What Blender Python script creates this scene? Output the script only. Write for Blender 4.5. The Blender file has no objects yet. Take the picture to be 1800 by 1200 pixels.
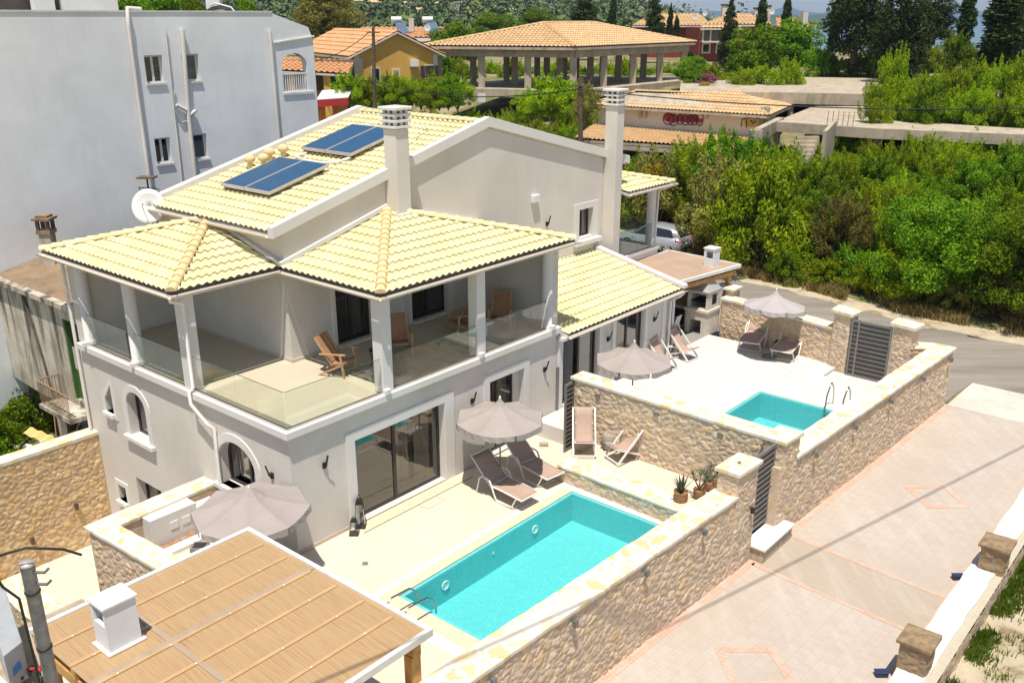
import bpy, bmesh, math, random
from mathutils import Vector, noise, Matrix
R=random.Random(7)
sc=bpy.context.scene
col=sc.collection
rad=math.radians
# ---------------------------------------------------------------- camera
CAMH=12.5; FPX=1586.0; PIT=rad(19.83)
cam=bpy.data.cameras.new("camera"); camo=bpy.data.objects.new("camera",cam); col.objects.link(camo)
cam.sensor_width=36.0; cam.lens=36.0*FPX/1800.0; cam.clip_start=0.1; cam.clip_end=40000
camo.location=(0,0,CAMH); camo.rotation_euler=(rad(90)-PIT,0,0)
sc.camera=camo
# ---------------------------------------------------------------- sky, sun, exposure
SUN_EL=rad(72.0); SUN_AZ=rad(264)      # direction TOWARDS the sun (math angle in the xy plane)
wd=bpy.data.worlds.new("World"); sc.world=wd; wd.use_nodes=True
nt=wd.node_tree; bg=nt.nodes['Background']
sk=nt.nodes.new('ShaderNodeTexSky'); sk.sky_type='NISHITA'; sk.sun_disc=False
sk.sun_elevation=SUN_EL; sk.sun_rotation=rad(90)-SUN_AZ; sk.air_density=1.0; sk.dust_density=0.2; sk.ozone_density=1.2
hs_=nt.nodes.new('ShaderNodeHueSaturation'); hs_.inputs['Saturation'].default_value=.72; nt.links.new(sk.outputs[0],hs_.inputs['Color']); nt.links.new(hs_.outputs[0],bg.inputs[0]); bg.inputs[1].default_value=0.098
sd=bpy.data.lights.new("sun",'SUN'); sd.energy=4.8; sd.angle=rad(0.53); sd.color=(1.0,0.93,0.82)
so=bpy.data.objects.new("sun",sd); col.objects.link(so); so.location=(0,-20,60)
tow=Vector((math.cos(SUN_EL)*math.cos(SUN_AZ),math.cos(SUN_EL)*math.sin(SUN_AZ),math.sin(SUN_EL)))
so.rotation_euler=tow.to_track_quat('Z','Y').to_euler()
sc.view_settings.view_transform='Standard'; sc.view_settings.look='None'
sc.view_settings.exposure=0.31; sc.view_settings.gamma=1.0
try: sc.cycles.max_bounces=8; sc.cycles.transparent_max_bounces=16; sc.cycles.volume_bounces=0
except Exception: pass
# ---------------------------------------------------------------- the villa's own ground plan frame (a along its front, b towards its back)
C0=(-5.26,19.15)
U=(math.cos(rad(48.6)),math.sin(rad(48.6))); V=(math.cos(rad(141.)),math.sin(rad(141.)))
def P(a,b,z=0.0): return Vector((C0[0]+a*U[0]+b*V[0],C0[1]+a*U[1]+b*V[1],z))
DET=U[0]*V[1]-U[1]*V[0]
def AB(x,y):
    x-=C0[0]; y-=C0[1]; return ((x*V[1]-y*V[0])/DET,(U[0]*y-U[1]*x)/DET)
cpi,spi=math.cos(PIT),math.sin(PIT)
def G(px,py,z):       # where the line of sight of a photo point meets the level z
    u=(px-900)/FPX; v=(py-600)/FPX; r=(u,cpi-v*spi,-spi-v*cpi); t=(z-CAMH)/r[2]
    return Vector((r[0]*t,r[1]*t,z))
def AT(px,py,d):      # at ground distance d
    u=(px-900)/FPX; v=(py-600)/FPX; r=(u,cpi-v*spi,-spi-v*cpi); t=d/r[1]
    return Vector((r[0]*t,d,CAMH+r[2]*t))
# ---------------------------------------------------------------- object helpers
ORG={}
def tag(o,label=None,cat=None,group=None,kind=None):
    if label: o['label']=label
    if cat: o['category']=cat
    if group: o['group']=group
    if kind: o['kind']=kind
    return o
def thing(name,label,cat,loc=(0,0,0),group=None,rz=0.0):
    o=bpy.data.objects.new(name,None); col.objects.link(o); o.location=loc; o.rotation_euler=(0,0,rz)
    o.empty_display_size=0.2
    ORG[o.name]=Vector(loc); tag(o,label,cat,group); return o
class MB:
    def __init__(s): s.v=[]; s.f=[]; s.m=[]; s.sm=[]
    def add(s,vs,fs,mi=0,sm=False):
        n=len(s.v); s.v+= [Vector(p) for p in vs]
        for f in fs: s.f.append([i+n for i in f]); s.m.append(mi); s.sm.append(sm)
        return s
    def hexa(s,p,mi=0):   # 8 corners, bottom 4 then top 4 (same winding)
        return s.add(p,[(0,3,2,1),(4,5,6,7),(0,1,5,4),(1,2,6,5),(2,3,7,6),(3,0,4,7)],mi)
    def box(s,x0,x1,y0,y1,z0,z1,mi=0):
        return s.hexa([(x0,y0,z0),(x1,y0,z0),(x1,y1,z0),(x0,y1,z0),(x0,y0,z1),(x1,y0,z1),(x1,y1,z1),(x0,y1,z1)],mi)
    def ab(s,a0,a1,b0,b1,z0,z1,mi=0):
        return s.hexa([P(a0,b0,z0),P(a1,b0,z0),P(a1,b1,z0),P(a0,b1,z0),P(a0,b0,z1),P(a1,b0,z1),P(a1,b1,z1),P(a0,b1,z1)],mi)
    def prism(s,poly,z0,z1,mi=0):    # poly: xy list
        n=len(poly); z0s=z0 if hasattr(z0,'__len__') else [z0]*n; z1s=z1 if hasattr(z1,'__len__') else [z1]*n
        vs=[(p[0],p[1],z0s[i]) for i,p in enumerate(poly)]+[(p[0],p[1],z1s[i]) for i,p in enumerate(poly)]
        fs=[tuple(range(n))[::-1],tuple(range(n,2*n))]+[(i,(i+1)%n,(i+1)%n+n,i+n) for i in range(n)]
        return s.add(vs,fs,mi)
    def slab(s,pts,off,mi=0):        # pts: 3D polygon, off: thickness vector
        n=len(pts); off=Vector(off); vs=[Vector(p) for p in pts]; vs+=[p+off for p in vs]
        fs=[tuple(range(n))[::-1],tuple(range(n,2*n))]+[(i,(i+1)%n,(i+1)%n+n,i+n) for i in range(n)]
        return s.add(vs,fs,mi)
    def tube(s,pts,r,n=8,mi=0,cap=True,closed=False):
        pts=[Vector(p) for p in pts]; k=len(pts); rs=r if hasattr(r,'__len__') else [r]*k
        rings=[]; 
        t0=(pts[1]-pts[0]).normalized(); up=Vector((0,0,1)) if abs(t0.z)<.9 else Vector((1,0,0))
        nx=t0.cross(up).normalized()
        for i,p in enumerate(pts):
            if closed: t=(pts[(i+1)%k]-pts[i-1]).normalized()
            else: t=(pts[min(i+1,k-1)]-pts[max(i-1,0)]).normalized()
            nx=(nx-t*nx.dot(t)).normalized(); ny=t.cross(nx)
            rings.append([p+nx*math.cos(2*math.pi*j/n)*rs[i]+ny*math.sin(2*math.pi*j/n)*rs[i] for j in range(n)])
        vs=[v for r_ in rings for v in r_]; fs=[]
        for i in range(k if closed else k-1):
            i2=(i+1)%k
            for j in range(n): fs.append((i*n+j,i2*n+j,i2*n+(j+1)%n,i*n+(j+1)%n))
        s.add(vs,fs,mi,True)
        if cap and not closed: s.add(rings[0],[tuple(range(n))],mi); s.add(rings[-1],[tuple(range(n))[::-1]],mi)
        return s
    def bar(s,p,q,w,h,mi=0,up=(0,0,1)):
        p=Vector(p); q=Vector(q); t=(q-p).normalized(); up=Vector(up)
        if abs(t.dot(up))>.95: up=Vector((1,0,0))
        x=t.cross(up).normalized()*w/2; y=x.cross(t).normalized()*h/2
        return s.hexa([p-x-y,p+x-y,p+x+y,p-x+y,q-x-y,q+x-y,q+x+y,q-x+y],mi)
    def lathe(s,c,prof,n=20,mi=0,sm=True):
        c=Vector(c); vs=[]; fs=[]
        for r,z in prof:
            for j in range(n): vs.append(c+Vector((r*math.cos(2*math.pi*j/n),r*math.sin(2*math.pi*j/n),z)))
        for i in range(len(prof)-1):
            for j in range(n): fs.append((i*n+j,i*n+(j+1)%n,(i+1)*n+(j+1)%n,(i+1)*n+j))
        return s.add(vs,fs,mi,sm)
    def build(s,name,mat,parent=None,org=None,bevel=0,smooth=None):
        base=ORG[parent.name] if parent is not None else Vector(org or (0,0,0))
        me=bpy.data.meshes.new(name); me.from_pydata([v-base for v in s.v],[],s.f)
        mats=mat if isinstance(mat,(list,tuple)) else [mat]
        for m in mats: me.materials.append(m)
        me.polygons.foreach_set('material_index',s.m)
        me.polygons.foreach_set('use_smooth',[bool(x) if smooth is None else smooth for x in s.sm])
        me.update()
        bm=bmesh.new(); bm.from_mesh(me); bmesh.ops.recalc_face_normals(bm,faces=bm.faces); bm.to_mesh(me); bm.free()
        o=bpy.data.objects.new(name,me); col.objects.link(o)
        if parent is not None: o.parent=parent
        else: o.location=base
        ORG[o.name]=base
        if bevel:
            b=o.modifiers.new('bevel','BEVEL'); b.width=bevel; b.segments=2; b.limit_method='ANGLE'
        return o
def struct(name,mb,mat,kind='structure',bevel=0,org=None):
    o=mb.build(name,mat,None,org,bevel); o['kind']=kind; return o
def copy_tree(o,parent=None):
    c=o.copy(); col.objects.link(c); c.parent=parent
    for ch in list(o.children): copy_tree(ch,c)
    return c
def place(proto,loc,rz,label,group=None,first=False,scale=None):
    o=proto if first else copy_tree(proto)
    o.location=loc; o.rotation_euler=(0,0,rz); o['label']=label
    if scale: o.scale=scale if hasattr(scale,'__len__') else (scale,)*3
    if group: o['group']=group
    return o
# ---------------------------------------------------------------- materials
def srgb(r,g,b):
    f=lambda c:(c/255/12.92 if c/255<=.04045 else ((c/255+.055)/1.055)**2.4)
    return (f(r),f(g),f(b),1)
class NT:
    def __init__(s,name):
        s.m=bpy.data.materials.new(name); s.m.use_nodes=True; s.t=s.m.node_tree; s.b=s.t.nodes['Principled BSDF']; s.out=s.t.nodes['Material Output']
    def n(s,typ,**kw):
        x=s.t.nodes.new(typ)
        for k,v in kw.items():
            if k=='ins':
                for kk,vv in v.items():
                    if isinstance(vv,bpy.types.NodeSocket): s.t.links.new(vv,x.inputs[kk])
                    else: x.inputs[kk].default_value=vv
            else: setattr(x,k,v)
        return x
    def l(s,a,b): s.t.links.new(a,b)
    def coord(s,sc_=(1,1,1),rot=(0,0,0),kind='Object'):
        tc=s.n('ShaderNodeTexCoord'); mp=s.n('ShaderNodeMapping',ins={'Vector':tc.outputs[kind],'Scale':sc_,'Rotation':rot}); return mp.outputs[0]
    def noise(s,vec,scale,detail=4,rough=.55,dist=0): return s.n('ShaderNodeTexNoise',ins={'Vector':vec,'Scale':scale,'Detail':detail,'Roughness':rough,'Distortion':dist}).outputs[0]
    def ramp(s,fac,stops,interp='LINEAR'):
        r=s.n('ShaderNodeValToRGB'); s.l(fac,r.inputs[0]); cr=r.color_ramp; cr.interpolation=interp
        while len(cr.elements)<len(stops): cr.elements.new(.5)
        for e,(p,c) in zip(cr.elements,stops): e.position=p; e.color=c if len(c)==4 else tuple(c)+(1,)
        return r.outputs[0]
    def mix(s,f,a,b,mode='MIX'):
        x=s.n('ShaderNodeMix',data_type='RGBA',blend_type=mode)
        for i,v in ((0,f),(6,a),(7,b)):
            if isinstance(v,bpy.types.NodeSocket): s.l(v,x.inputs[i])
            else: x.inputs[i].default_value=v
        return x.outputs[2]
    def math(s,op,a,b=0.0,c=None):
        x=s.n('ShaderNodeMath',operation=op)
        for i,v in enumerate((a,b,c)):
            if v is None: continue
            if isinstance(v,bpy.types.NodeSocket): s.l(v,x.inputs[i])
            else: x.inputs[i].default_value=v
        return x.outputs[0]
    def bump(s,h,strength=.3,dist=.02):
        b=s.n('ShaderNodeBump',ins={'Height':h,'Strength':strength,'Distance':dist}); s.l(b.outputs[0],s.b.inputs['Normal']); return b
    def col(s,c):
        if isinstance(c,bpy.types.NodeSocket): s.l(c,s.b.inputs['Base Color'])
        else: s.b.inputs['Base Color'].default_value=c
    def rough(s,r):
        if isinstance(r,bpy.types.NodeSocket): s.l(r,s.b.inputs['Roughness'])
        else: s.b.inputs['Roughness'].default_value=r
def simple(name,c,rough=.6,metal=0.0,var=.12,scale=3.0,bump=.0,bscale=40.0,spec=.4):
    t=NT(name); v=t.coord()
    n=t.noise(v,scale,5)
    dark=tuple(x*(1-var) for x in c[:3])+(1,); lite=tuple(min(1,x*(1+var*.6)) for x in c[:3])+(1,)
    t.col(t.ramp(n,[(.3,dark),(.7,lite)])); t.rough(rough); t.b.inputs['Metallic'].default_value=metal
    t.b.inputs['Specular IOR Level'].default_value=spec
    if bump: t.bump(t.noise(v,bscale,3),bump,.01)
    return t.m
M={}
def plaster(name,c,stain=.1,bump=.15):
    t=NT(name); v=t.coord()
    n=t.noise(v,.5,6,.6,.3); n2=t.noise(v,7,5,.6)
    st=t.coord((6,6,.35)); n3=t.noise(st,1.0,5,.65)
    dk=tuple(x*(1-stain) for x in c[:3])+(1,)
    base=t.ramp(n,[(.3,dk),(.65,c)])
    base=t.mix(t.math('MULTIPLY',t.math('SUBTRACT',n3,.52),1.2),base,tuple(x*(1-stain*1.6) for x in c[:3])+(1,))
    t.col(base); t.rough(.85); t.b.inputs['Specular IOR Level'].default_value=.25
    h=t.math('ADD',t.math('MULTIPLY',n2,.6),t.noise(v,60,3)); t.bump(h,bump,.01)
    return t.m
M['plaster']=plaster('grey_plaster',(.65,.61,.565,1),.14)
M['trim']=plaster('white_trim_plaster',(.69,.67,.645,1),.08,.08)
M['whitewall']=plaster('blue_white_render',(.77,.785,.81,1),.16,.5)
M['yellowwall']=plaster('ochre_render',(.62,.36,.085,1),.12)
M['redwall']=plaster('red_render',(.25,.055,.035,1),.12)
M['offwhite']=plaster('off_white_render',(.62,.58,.52,1),.15)
def oldwall():
    t=NT('stained_old_plaster'); v=t.coord(); s=t.coord((2.2,2.2,.22))
    a=t.noise(s,1.0,7,.65,.4); b=t.noise(v,1.3,8,.7); c=t.noise(v,.45,4,.5)
    base=t.ramp(b,[(.3,(.36,.31,.24,1)),(.55,(.55,.50,.42,1)),(.8,(.64,.60,.53,1))])
    f=t.ramp(a,[(.46,(0,0,0,1)),(.62,(1,1,1,1))])
    base=t.mix(f,base,(.10,.09,.075,1)); 
    f2=t.ramp(c,[(.5,(0,0,0,1)),(.62,(1,1,1,1))]); base=t.mix(t.math('MULTIPLY',f2,.45),base,(.22,.17,.11,1))
    t.col(base); t.rough(.95); t.bump(b,.5,.03); return t.m
M['oldwall']=oldwall()
def concrete(name,c,amt=.5):
    t=NT(name); v=t.coord(); s=t.coord((1.5,1.5,.3))
    a=t.noise(v,.8,8,.68); b=t.noise(s,1.3,6,.6)
    base=t.ramp(a,[(.3,tuple(x*(1-amt*.7) for x in c[:3])+(1,)),(.6,c),(.8,tuple(min(1,x*1.15) for x in c[:3])+(1,))])
    base=t.mix(t.ramp(b,[(.5,(0,0,0,1)),(.7,(amt,amt,amt,1))]),base,tuple(x*.3 for x in c[:3])+(1,))
    t.col(base); t.rough(.92); t.bump(t.noise(v,12,6),.3,.02); return t.m
M['concrete']=concrete('weathered_concrete',(.47,.395,.295,1))
M['oldroof']=concrete('dirty_old_roof',(.27,.19,.12,1),.6)
def stone_attr():
    t=NT('rubble_stone'); v=t.coord()
    at=t.n('ShaderNodeAttribute',attribute_name='Col'); n=t.noise(v,9,6,.65); n2=t.noise(v,45,4)
    c=t.mix(t.ramp(n,[(.35,(.55,.55,.55,1)),(.65,(0,0,0,1))]),at.outputs[0],(.33,.26,.17,1),'MIX')
    c=t.mix(.5,at.outputs[0],c); t.col(c); t.rough(.9); t.b.inputs['Specular IOR Level'].default_value=.2
    t.bump(t.math('ADD',n,t.math('MULTIPLY',n2,.5)),.7,.02); return t.m
M['stone']=stone_attr()
def coping():
    t=NT('coping_crazy_paving'); v=t.coord((1,1,.3))
    w=t.noise(v,2.2,3); wv=t.n('ShaderNodeVectorMath',operation='ADD',ins={0:v})
    cc=t.n('ShaderNodeTexNoise',ins={'Vector':v,'Scale':3.0,'Detail':3}); sc2=t.n('ShaderNodeVectorMath',operation='SCALE',ins={0:cc.outputs[1],'Scale':.35}); t.l(sc2.outputs[0],wv.inputs[1])
    e=t.n('ShaderNodeTexVoronoi',feature='DISTANCE_TO_EDGE',ins={'Vector':wv.outputs[0],'Scale':2.6}); f=t.n('ShaderNodeTexVoronoi',feature='F1',ins={'Vector':wv.outputs[0],'Scale':2.6})
    hs=t.n('ShaderNodeSeparateColor'); t.l(f.outputs['Color'],hs.inputs[0])
    stone=t.ramp(hs.outputs[0],[(.0,(.64,.54,.37,1)),(.25,(.61,.46,.22,1)),(.45,(.66,.58,.44,1)),(.65,(.58,.42,.19,1)),(.82,(.64,.52,.31,1))],'CONSTANT')
    n=t.noise(v,11,5); stone=t.mix(t.math('MULTIPLY',n,.5),stone,(.70,.64,.52,1))
    wdt=t.math('MULTIPLY',t.noise(v,5,3),.16)
    fac=t.math('LESS_THAN',e.outputs['Distance'],wdt)
    fac=t.ramp(t.math('SUBTRACT',e.outputs['Distance'],wdt),[(.0,(1,1,1,1)),(.05,(0,0,0,1))])
    t.col(t.mix(fac,stone,(.66,.625,.56,1))); t.rough(.85)
    t.bump(t.math('ADD',t.math('MINIMUM',e.outputs['Distance'],.15),t.math('MULTIPLY',n,.2)),.6,.03); return t.m
M['coping']=coping()
def floor(name,c,c2,size,grout,rot):
    t=NT(name); v=t.coord((1/size,1/size,1/size),(0,0,rot))
    br=t.n('ShaderNodeTexBrick',offset=.5,ins={'Vector':v,'Color1':c,'Color2':c2,'Mortar':grout,'Scale':1.0,'Mortar Size':.006,'Mortar Smooth':.1,'Bias':0,'Brick Width':1.0,'Row Height':1.0})
    o=t.coord(); n=t.noise(o,.7,6,.6); n2=t.noise(o,9,6,.6)
    cc=t.mix(t.ramp(n,[(.35,(.28,.28,.28,1)),(.7,(0,0,0,1))]),br.outputs[0],tuple(x*.78 for x in c[:3])+(1,))
    cc=t.mix(t.ramp(n2,[(.5,(0,0,0,1)),(.75,(.15,.15,.15,1))]),cc,tuple(x*.7 for x in c[:3])+(1,))
    t.col(cc); t.rough(.75); t.b.inputs['Specular IOR Level'].default_value=.2; t.bump(n2,.08,.005); return t.m
M['terrace']=floor('cream_terrace_tiles',(.63,.555,.445,1),(.66,.585,.475,1),.8,(.50,.43,.34,1),rad(-48.6))
M['terrace2']=floor('pale_terrace_tiles',(.62,.59,.55,1),(.645,.615,.575,1),1.0,(.53,.50,.46,1),rad(-48.6))
M['balcfloor']=floor('balcony_tiles',(.52,.46,.35,1),(.54,.48,.37,1),.9,(.44,.38,.30,1),rad(-48.6))
M['curb']=simple('pale_edge_stone',(.70,.675,.63,1),.7,var=.12,scale=5)
M['poolrim']=simple('sand_pool_rim',(.68,.56,.39,1),.7,var=.15,scale=6)
def paving():
    t=NT('block_paving'); v=t.coord((1,1,1),(0,0,rad(-46)))
    br=t.n('ShaderNodeTexBrick',offset=.5,ins={'Vector':v,'Color1':(.43,.37,.32,1),'Color2':(.47,.41,.355,1),'Mortar':(.385,.33,.282,1),'Scale':1.0,'Mortar Size':.006,'Mortar Smooth':.2,'Bias':0.2,'Brick Width':.12,'Row Height':.24})
    o=t.coord(); n=t.noise(o,.35,7,.62,.4); s=t.coord((1.5,.25,1),(0,0,rad(-46))); n2=t.noise(s,2.0,6,.6)
    cc=t.mix(t.ramp(n,[(.38,(.55,.55,.55,1)),(.62,(0,0,0,1))]),br.outputs[0],(.39,.325,.265,1))
    cc=t.mix(t.ramp(n2,[(.5,(0,0,0,1)),(.75,(.35,.35,.35,1))]),cc,(.55,.50,.46,1))
    t.col(cc); t.rough(.9); t.bump(t.math('ADD',br.outputs[1],t.math('MULTIPLY',t.noise(o,30,4),-.3)),-.35,.01); return t.m
M['paving']=paving()
def orange():
    t=NT('orange_paver_blocks'); v=t.coord((1,1,1),(0,0,rad(-46)))
    br=t.n('ShaderNodeTexBrick',offset=.5,ins={'Vector':v,'Color1':(.54,.33,.245,1),'Color2':(.58,.38,.29,1),'Mortar':(.36,.24,.18,1),'Scale':1.0,'Mortar Size':.006,'Brick Width':.12,'Row Height':.24})
    n=t.noise(t.coord(),1.6,6,.65); t.col(t.mix(t.ramp(n,[(.45,(0,0,0,1)),(.65,(.8,.8,.8,1))]),br.outputs[0],(.50,.42,.36,1))); t.rough(.9); return t.m
M['orange']=orange()
def asphalt():
    t=NT('worn_asphalt'); s=t.coord((1,.12,1),(0,0,rad(-51))); o=t.coord()
    s=t.coord((.12,1.0,1),(0,0,rad(39)))
    n=t.noise(s,1.4,7,.6); n2=t.noise(o,40,4,.7); n3=t.noise(o,.4,5)
    c=t.ramp(n,[(.3,(.19,.165,.135,1)),(.55,(.27,.24,.20,1)),(.75,(.35,.31,.265,1))])
    c=t.mix(t.math('MULTIPLY',n2,.35),c,(.10,.09,.08,1)); c=t.mix(t.ramp(n3,[(.55,(0,0,0,1)),(.7,(.4,.4,.4,1))]),c,(.30,.26,.22,1))
    t.col(c); t.rough(.92); t.bump(n2,.4,.01); return t.m
M['asphalt']=asphalt()
M['apron']=concrete('pale_concrete_apron',(.60,.54,.47,1),.22)
M['limewash']=concrete('lime_washed_concrete',(.66,.64,.60,1),.25)
def ground():
    t=NT('dry_earth_grass'); o=t.coord()
    a=t.noise(o,.5,8,.65); b=t.noise(o,6,6,.7)
    c=t.ramp(a,[(.35,(.07,.10,.02,1)),(.5,(.20,.17,.07,1)),(.62,(.40,.32,.20,1)),(.75,(.50,.42,.30,1))])
    c=t.mix(t.math('MULTIPLY',b,.5),c,(.12,.13,.04,1)); t.col(c); t.rough(1.0); t.bump(b,.6,.05); return t.m
M['ground']=ground()
def sandy():
    t=NT('sandy_soil'); o=t.coord(); a=t.noise(o,1.1,8,.68,.3); b=t.noise(o,14,6,.7)
    c=t.ramp(a,[(.36,(.23,.17,.09,1)),(.46,(.47,.39,.27,1)),(.7,(.60,.53,.41,1))]); c=t.mix(t.math('MULTIPLY',b,.45),c,(.30,.24,.15,1))
    t.col(c); t.rough(1.0); t.bump(b,.7,.04); return t.m
M['sandy']=sandy()
def tiles(name,c,c2):
    t=NT(name); o=t.coord()
    n=t.noise(o,1.1,6,.6); v=t.n('ShaderNodeTexVoronoi',feature='F1',ins={'Vector':o,'Scale':3.4}); h=t.n('ShaderNodeSeparateColor'); t.l(v.outputs['Color'],h.inputs[0])
    cc=t.mix(h.outputs[0],c,c2); cc=t.mix(t.ramp(n,[(.38,(.55,.55,.55,1)),(.65,(0,0,0,1))]),cc,tuple(x*.78 for x in c[:3])+(1,))
    n3=t.noise(o,14,5,.7); cc=t.mix(t.ramp(n3,[(.58,(0,0,0,1)),(.75,(.35,.35,.35,1))]),cc,tuple(x*.6 for x in c[:3])+(1,))
    t.col(cc); t.rough(.8); t.b.inputs['Specular IOR Level'].default_value=.25; t.bump(n3,.15,.01); return t.m
M['tile']=tiles('pale_yellow_tiles',(.655,.575,.325,1),(.73,.66,.42,1))
M['ridge']=tiles('orange_ridge_tiles',(.74,.57,.30,1),(.76,.62,.36,1))
M['tile_or']=tiles('orange_clay_tiles',(.55,.285,.13,1),(.62,.37,.20,1))
M['tile_tan']=tiles('tan_clay_tiles',(.56,.37,.19,1),(.64,.46,.27,1))
M['dark']=simple('dark_grey_aluminium',(.055,.05,.046,1),.45,.3)
M['gate']=simple('grey_gate_metal',(.22,.21,.195,1),.5,.3)
M['slat']=simple('dark_louvre_metal',(.085,.08,.078,1),.5,.2)
M['white']=simple('white_painted_metal',(.74,.71,.67,1),.45,var=.05)
M['black']=simple('black_metal',(.02,.02,.02,1),.5)
M['steel']=simple('brushed_steel',(.45,.45,.46,1),.22,1.0)
M['galv']=simple('galvanised_steel',(.24,.25,.26,1),.5,.6,var=.3,scale=8)
M['taupe']=simple('taupe_sling_fabric',(.42,.30,.235,1),.9,var=.08,bump=.2,bscale=200)
M['canopy']=simple('mauve_grey_canvas',(.345,.30,.28,1),.9,var=.07,scale=2,bump=.1,bscale=90)
M['canopy2']=simple('silver_grey_canvas',(.40,.365,.355,1),.9,var=.07,scale=2,bump=.1,bscale=90)
M['timber']=simple('honey_timber',(.50,.27,.08,1),.6,var=.35,scale=5)
M['oldwood']=simple('weathered_wood',(.14,.10,.07,1),.9,var=.4,scale=6,bump=.4)
M['teak']=simple('light_teak',(.46,.29,.15,1),.6,var=.2,scale=8)
M['leather']=simple('tan_leather',(.36,.19,.10,1),.6,var=.15)
M['curtain']=simple('cream_curtain',(.42,.37,.29,1),.95,var=.1)
M['curtain2']=simple('grey_curtain',(.20,.19,.19,1),.95,var=.2,scale=9)
M['panel']=simple('solar_absorber_blue',(.018,.075,.165,1),.3,.0,var=.12,scale=2,spec=.35)
M['alu']=simple('aluminium_frame',(.62,.57,.52,1),.4,.5)
M['pot']=simple('terracotta_pot',(.36,.20,.10,1),.85,var=.3,scale=9)
M['carpaint']=simple('silver_car_paint',(.50,.52,.55,1),.25,.55,var=.02)
M['cglass']=simple('tinted_car_glass',(.015,.018,.022,1),.08,.0,spec=.8)
M['redlight']=simple('red_lens',(.45,.02,.02,1),.2)
M['rubber']=simple('black_rubber',(.02,.02,.02,1),.8)
M['plastic']=simple('white_plastic',(.70,.70,.70,1),.4,var=.04)
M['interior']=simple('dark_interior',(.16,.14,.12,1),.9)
M['red']=simple('red_fabric',(.42,.03,.03,1),.8)
M['green']=simple('green_paint',(.05,.13,.03,1),.6,var=.3)
M['bark']=simple('tree_bark',(.13,.095,.065,1),.95,var=.3,scale=10,bump=.6)
M['cladding']=simple('bbq_cladding',(.60,.55,.48,1),.8,var=.2,scale=8)
M['blueobj']=simple('blue_plastic',(.03,.035,.10,1),.5)
def glass(name,tint,refl=1.0,ior=1.5,rough=.0):
    t=NT(name); n=t.t.nodes; n.remove(t.b)
    tr=t.n('ShaderNodeBsdfTransparent',ins={0:tint}); gl=t.n('ShaderNodeBsdfGlossy',ins={'Color':(1,1,1,1),'Roughness':rough}); ge=t.n('ShaderNodeNewGeometry'); fr=t.n('ShaderNodeFresnel'); t.l(t.math('ADD',t.math('MULTIPLY',ge.outputs['Backfacing'],1/ior-ior),ior),fr.inputs['IOR'])
    f=t.math('MINIMUM',t.math('MULTIPLY',fr.outputs[0],refl),1.0)
    mx=t.n('ShaderNodeMixShader'); t.l(f,mx.inputs[0]); t.l(tr.outputs[0],mx.inputs[1]); t.l(gl.outputs[0],mx.inputs[2]); t.l(mx.outputs[0],t.out.inputs[0]); return t.m
M['glass']=glass('balustrade_glass',(.93,.96,.935,1),1.25)
M['wglass']=glass('window_glass',(.62,.62,.60,1),2.6)
def water(name,tint):
    t=NT(name); n=t.t.nodes; n.remove(t.b)
    v=t.coord(); w=t.n('ShaderNodeTexVoronoi',feature='SMOOTH_F1',ins={'Vector':v,'Scale':5.0}); nn=t.noise(v,3.2,5,.6,.6)
    b=t.n('ShaderNodeBump',ins={'Height':t.math('ADD',t.math('MULTIPLY',w.outputs[0],.5),nn),'Strength':.8,'Distance':.07})
    tr=t.n('ShaderNodeBsdfTransparent',ins={0:tint}); gl=t.n('ShaderNodeBsdfGlossy',ins={'Color':(1,1,1,1),'Roughness':.02}); t.l(b.outputs[0],gl.inputs['Normal'])
    fr=t.n('ShaderNodeFresnel',ins={'IOR':1.33}); t.l(b.outputs[0],fr.inputs['Normal'])
    mx=t.n('ShaderNodeMixShader'); t.l(fr.outputs[0],mx.inputs[0]); t.l(tr.outputs[0],mx.inputs[1]); t.l(gl.outputs[0],mx.inputs[2]); t.l(mx.outputs[0],t.out.inputs[0]); return t.m
M['water']=water('pool_water',(.84,.98,.97,1))
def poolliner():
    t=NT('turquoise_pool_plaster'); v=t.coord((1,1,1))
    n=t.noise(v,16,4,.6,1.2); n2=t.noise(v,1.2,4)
    c=t.ramp(n,[(.35,(.09,.46,.49,1)),(.6,(.13,.53,.555,1)),(.75,(.28,.67,.68,1))]); c=t.mix(t.math('MULTIPLY',n2,.3),c,(.11,.50,.52,1))  # pale flecks paint the sparkle of refracted light into the liner colour
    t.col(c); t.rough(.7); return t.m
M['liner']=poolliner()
def sea():
    t=NT('sea_water'); t.col((.03,.10,.16,1)); t.rough(.25); v=t.coord(); t.bump(t.noise(v,.05,4),.2,1.0); return t.m
M['sea']=sea()
def bamboo():
    t=NT('bamboo_mat_under_polycarbonate'); v=t.coord((1,1,1),(0,0,rad(-48.6)))
    s=t.n('ShaderNodeMapping',ins={'Vector':v,'Scale':(60,1.1,1)}); n=t.noise(s.outputs[0],1.0,5,.7); s2=t.n('ShaderNodeMapping',ins={'Vector':v,'Scale':(95,2.5,1)}); n3=t.noise(s2.outputs[0],1.0,3,.7)
    o=t.coord(); n2=t.noise(o,.55,5)
    c=t.ramp(n,[(.30,(.16,.09,.04,1)),(.38,(.34,.21,.10,1)),(.55,(.43,.285,.15,1)),(.8,(.50,.355,.205,1))])
    c=t.mix(t.ramp(n3,[(.62,(0,0,0,1)),(.72,(.5,.5,.5,1))]),c,(.22,.11,.04,1))
    c=t.mix(t.math('MULTIPLY',n2,.35),c,(.48,.33,.16,1)); t.col(c); t.rough(.32); t.b.inputs['Coat Weight'].default_value=.3; t.b.inputs['Coat Roughness'].default_value=.15; return t.m
M['bamboo']=bamboo()
M['mat_plain']=simple('brown_roof_membrane',(.45,.31,.21,1),.35,var=.15,scale=1.2)
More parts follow.
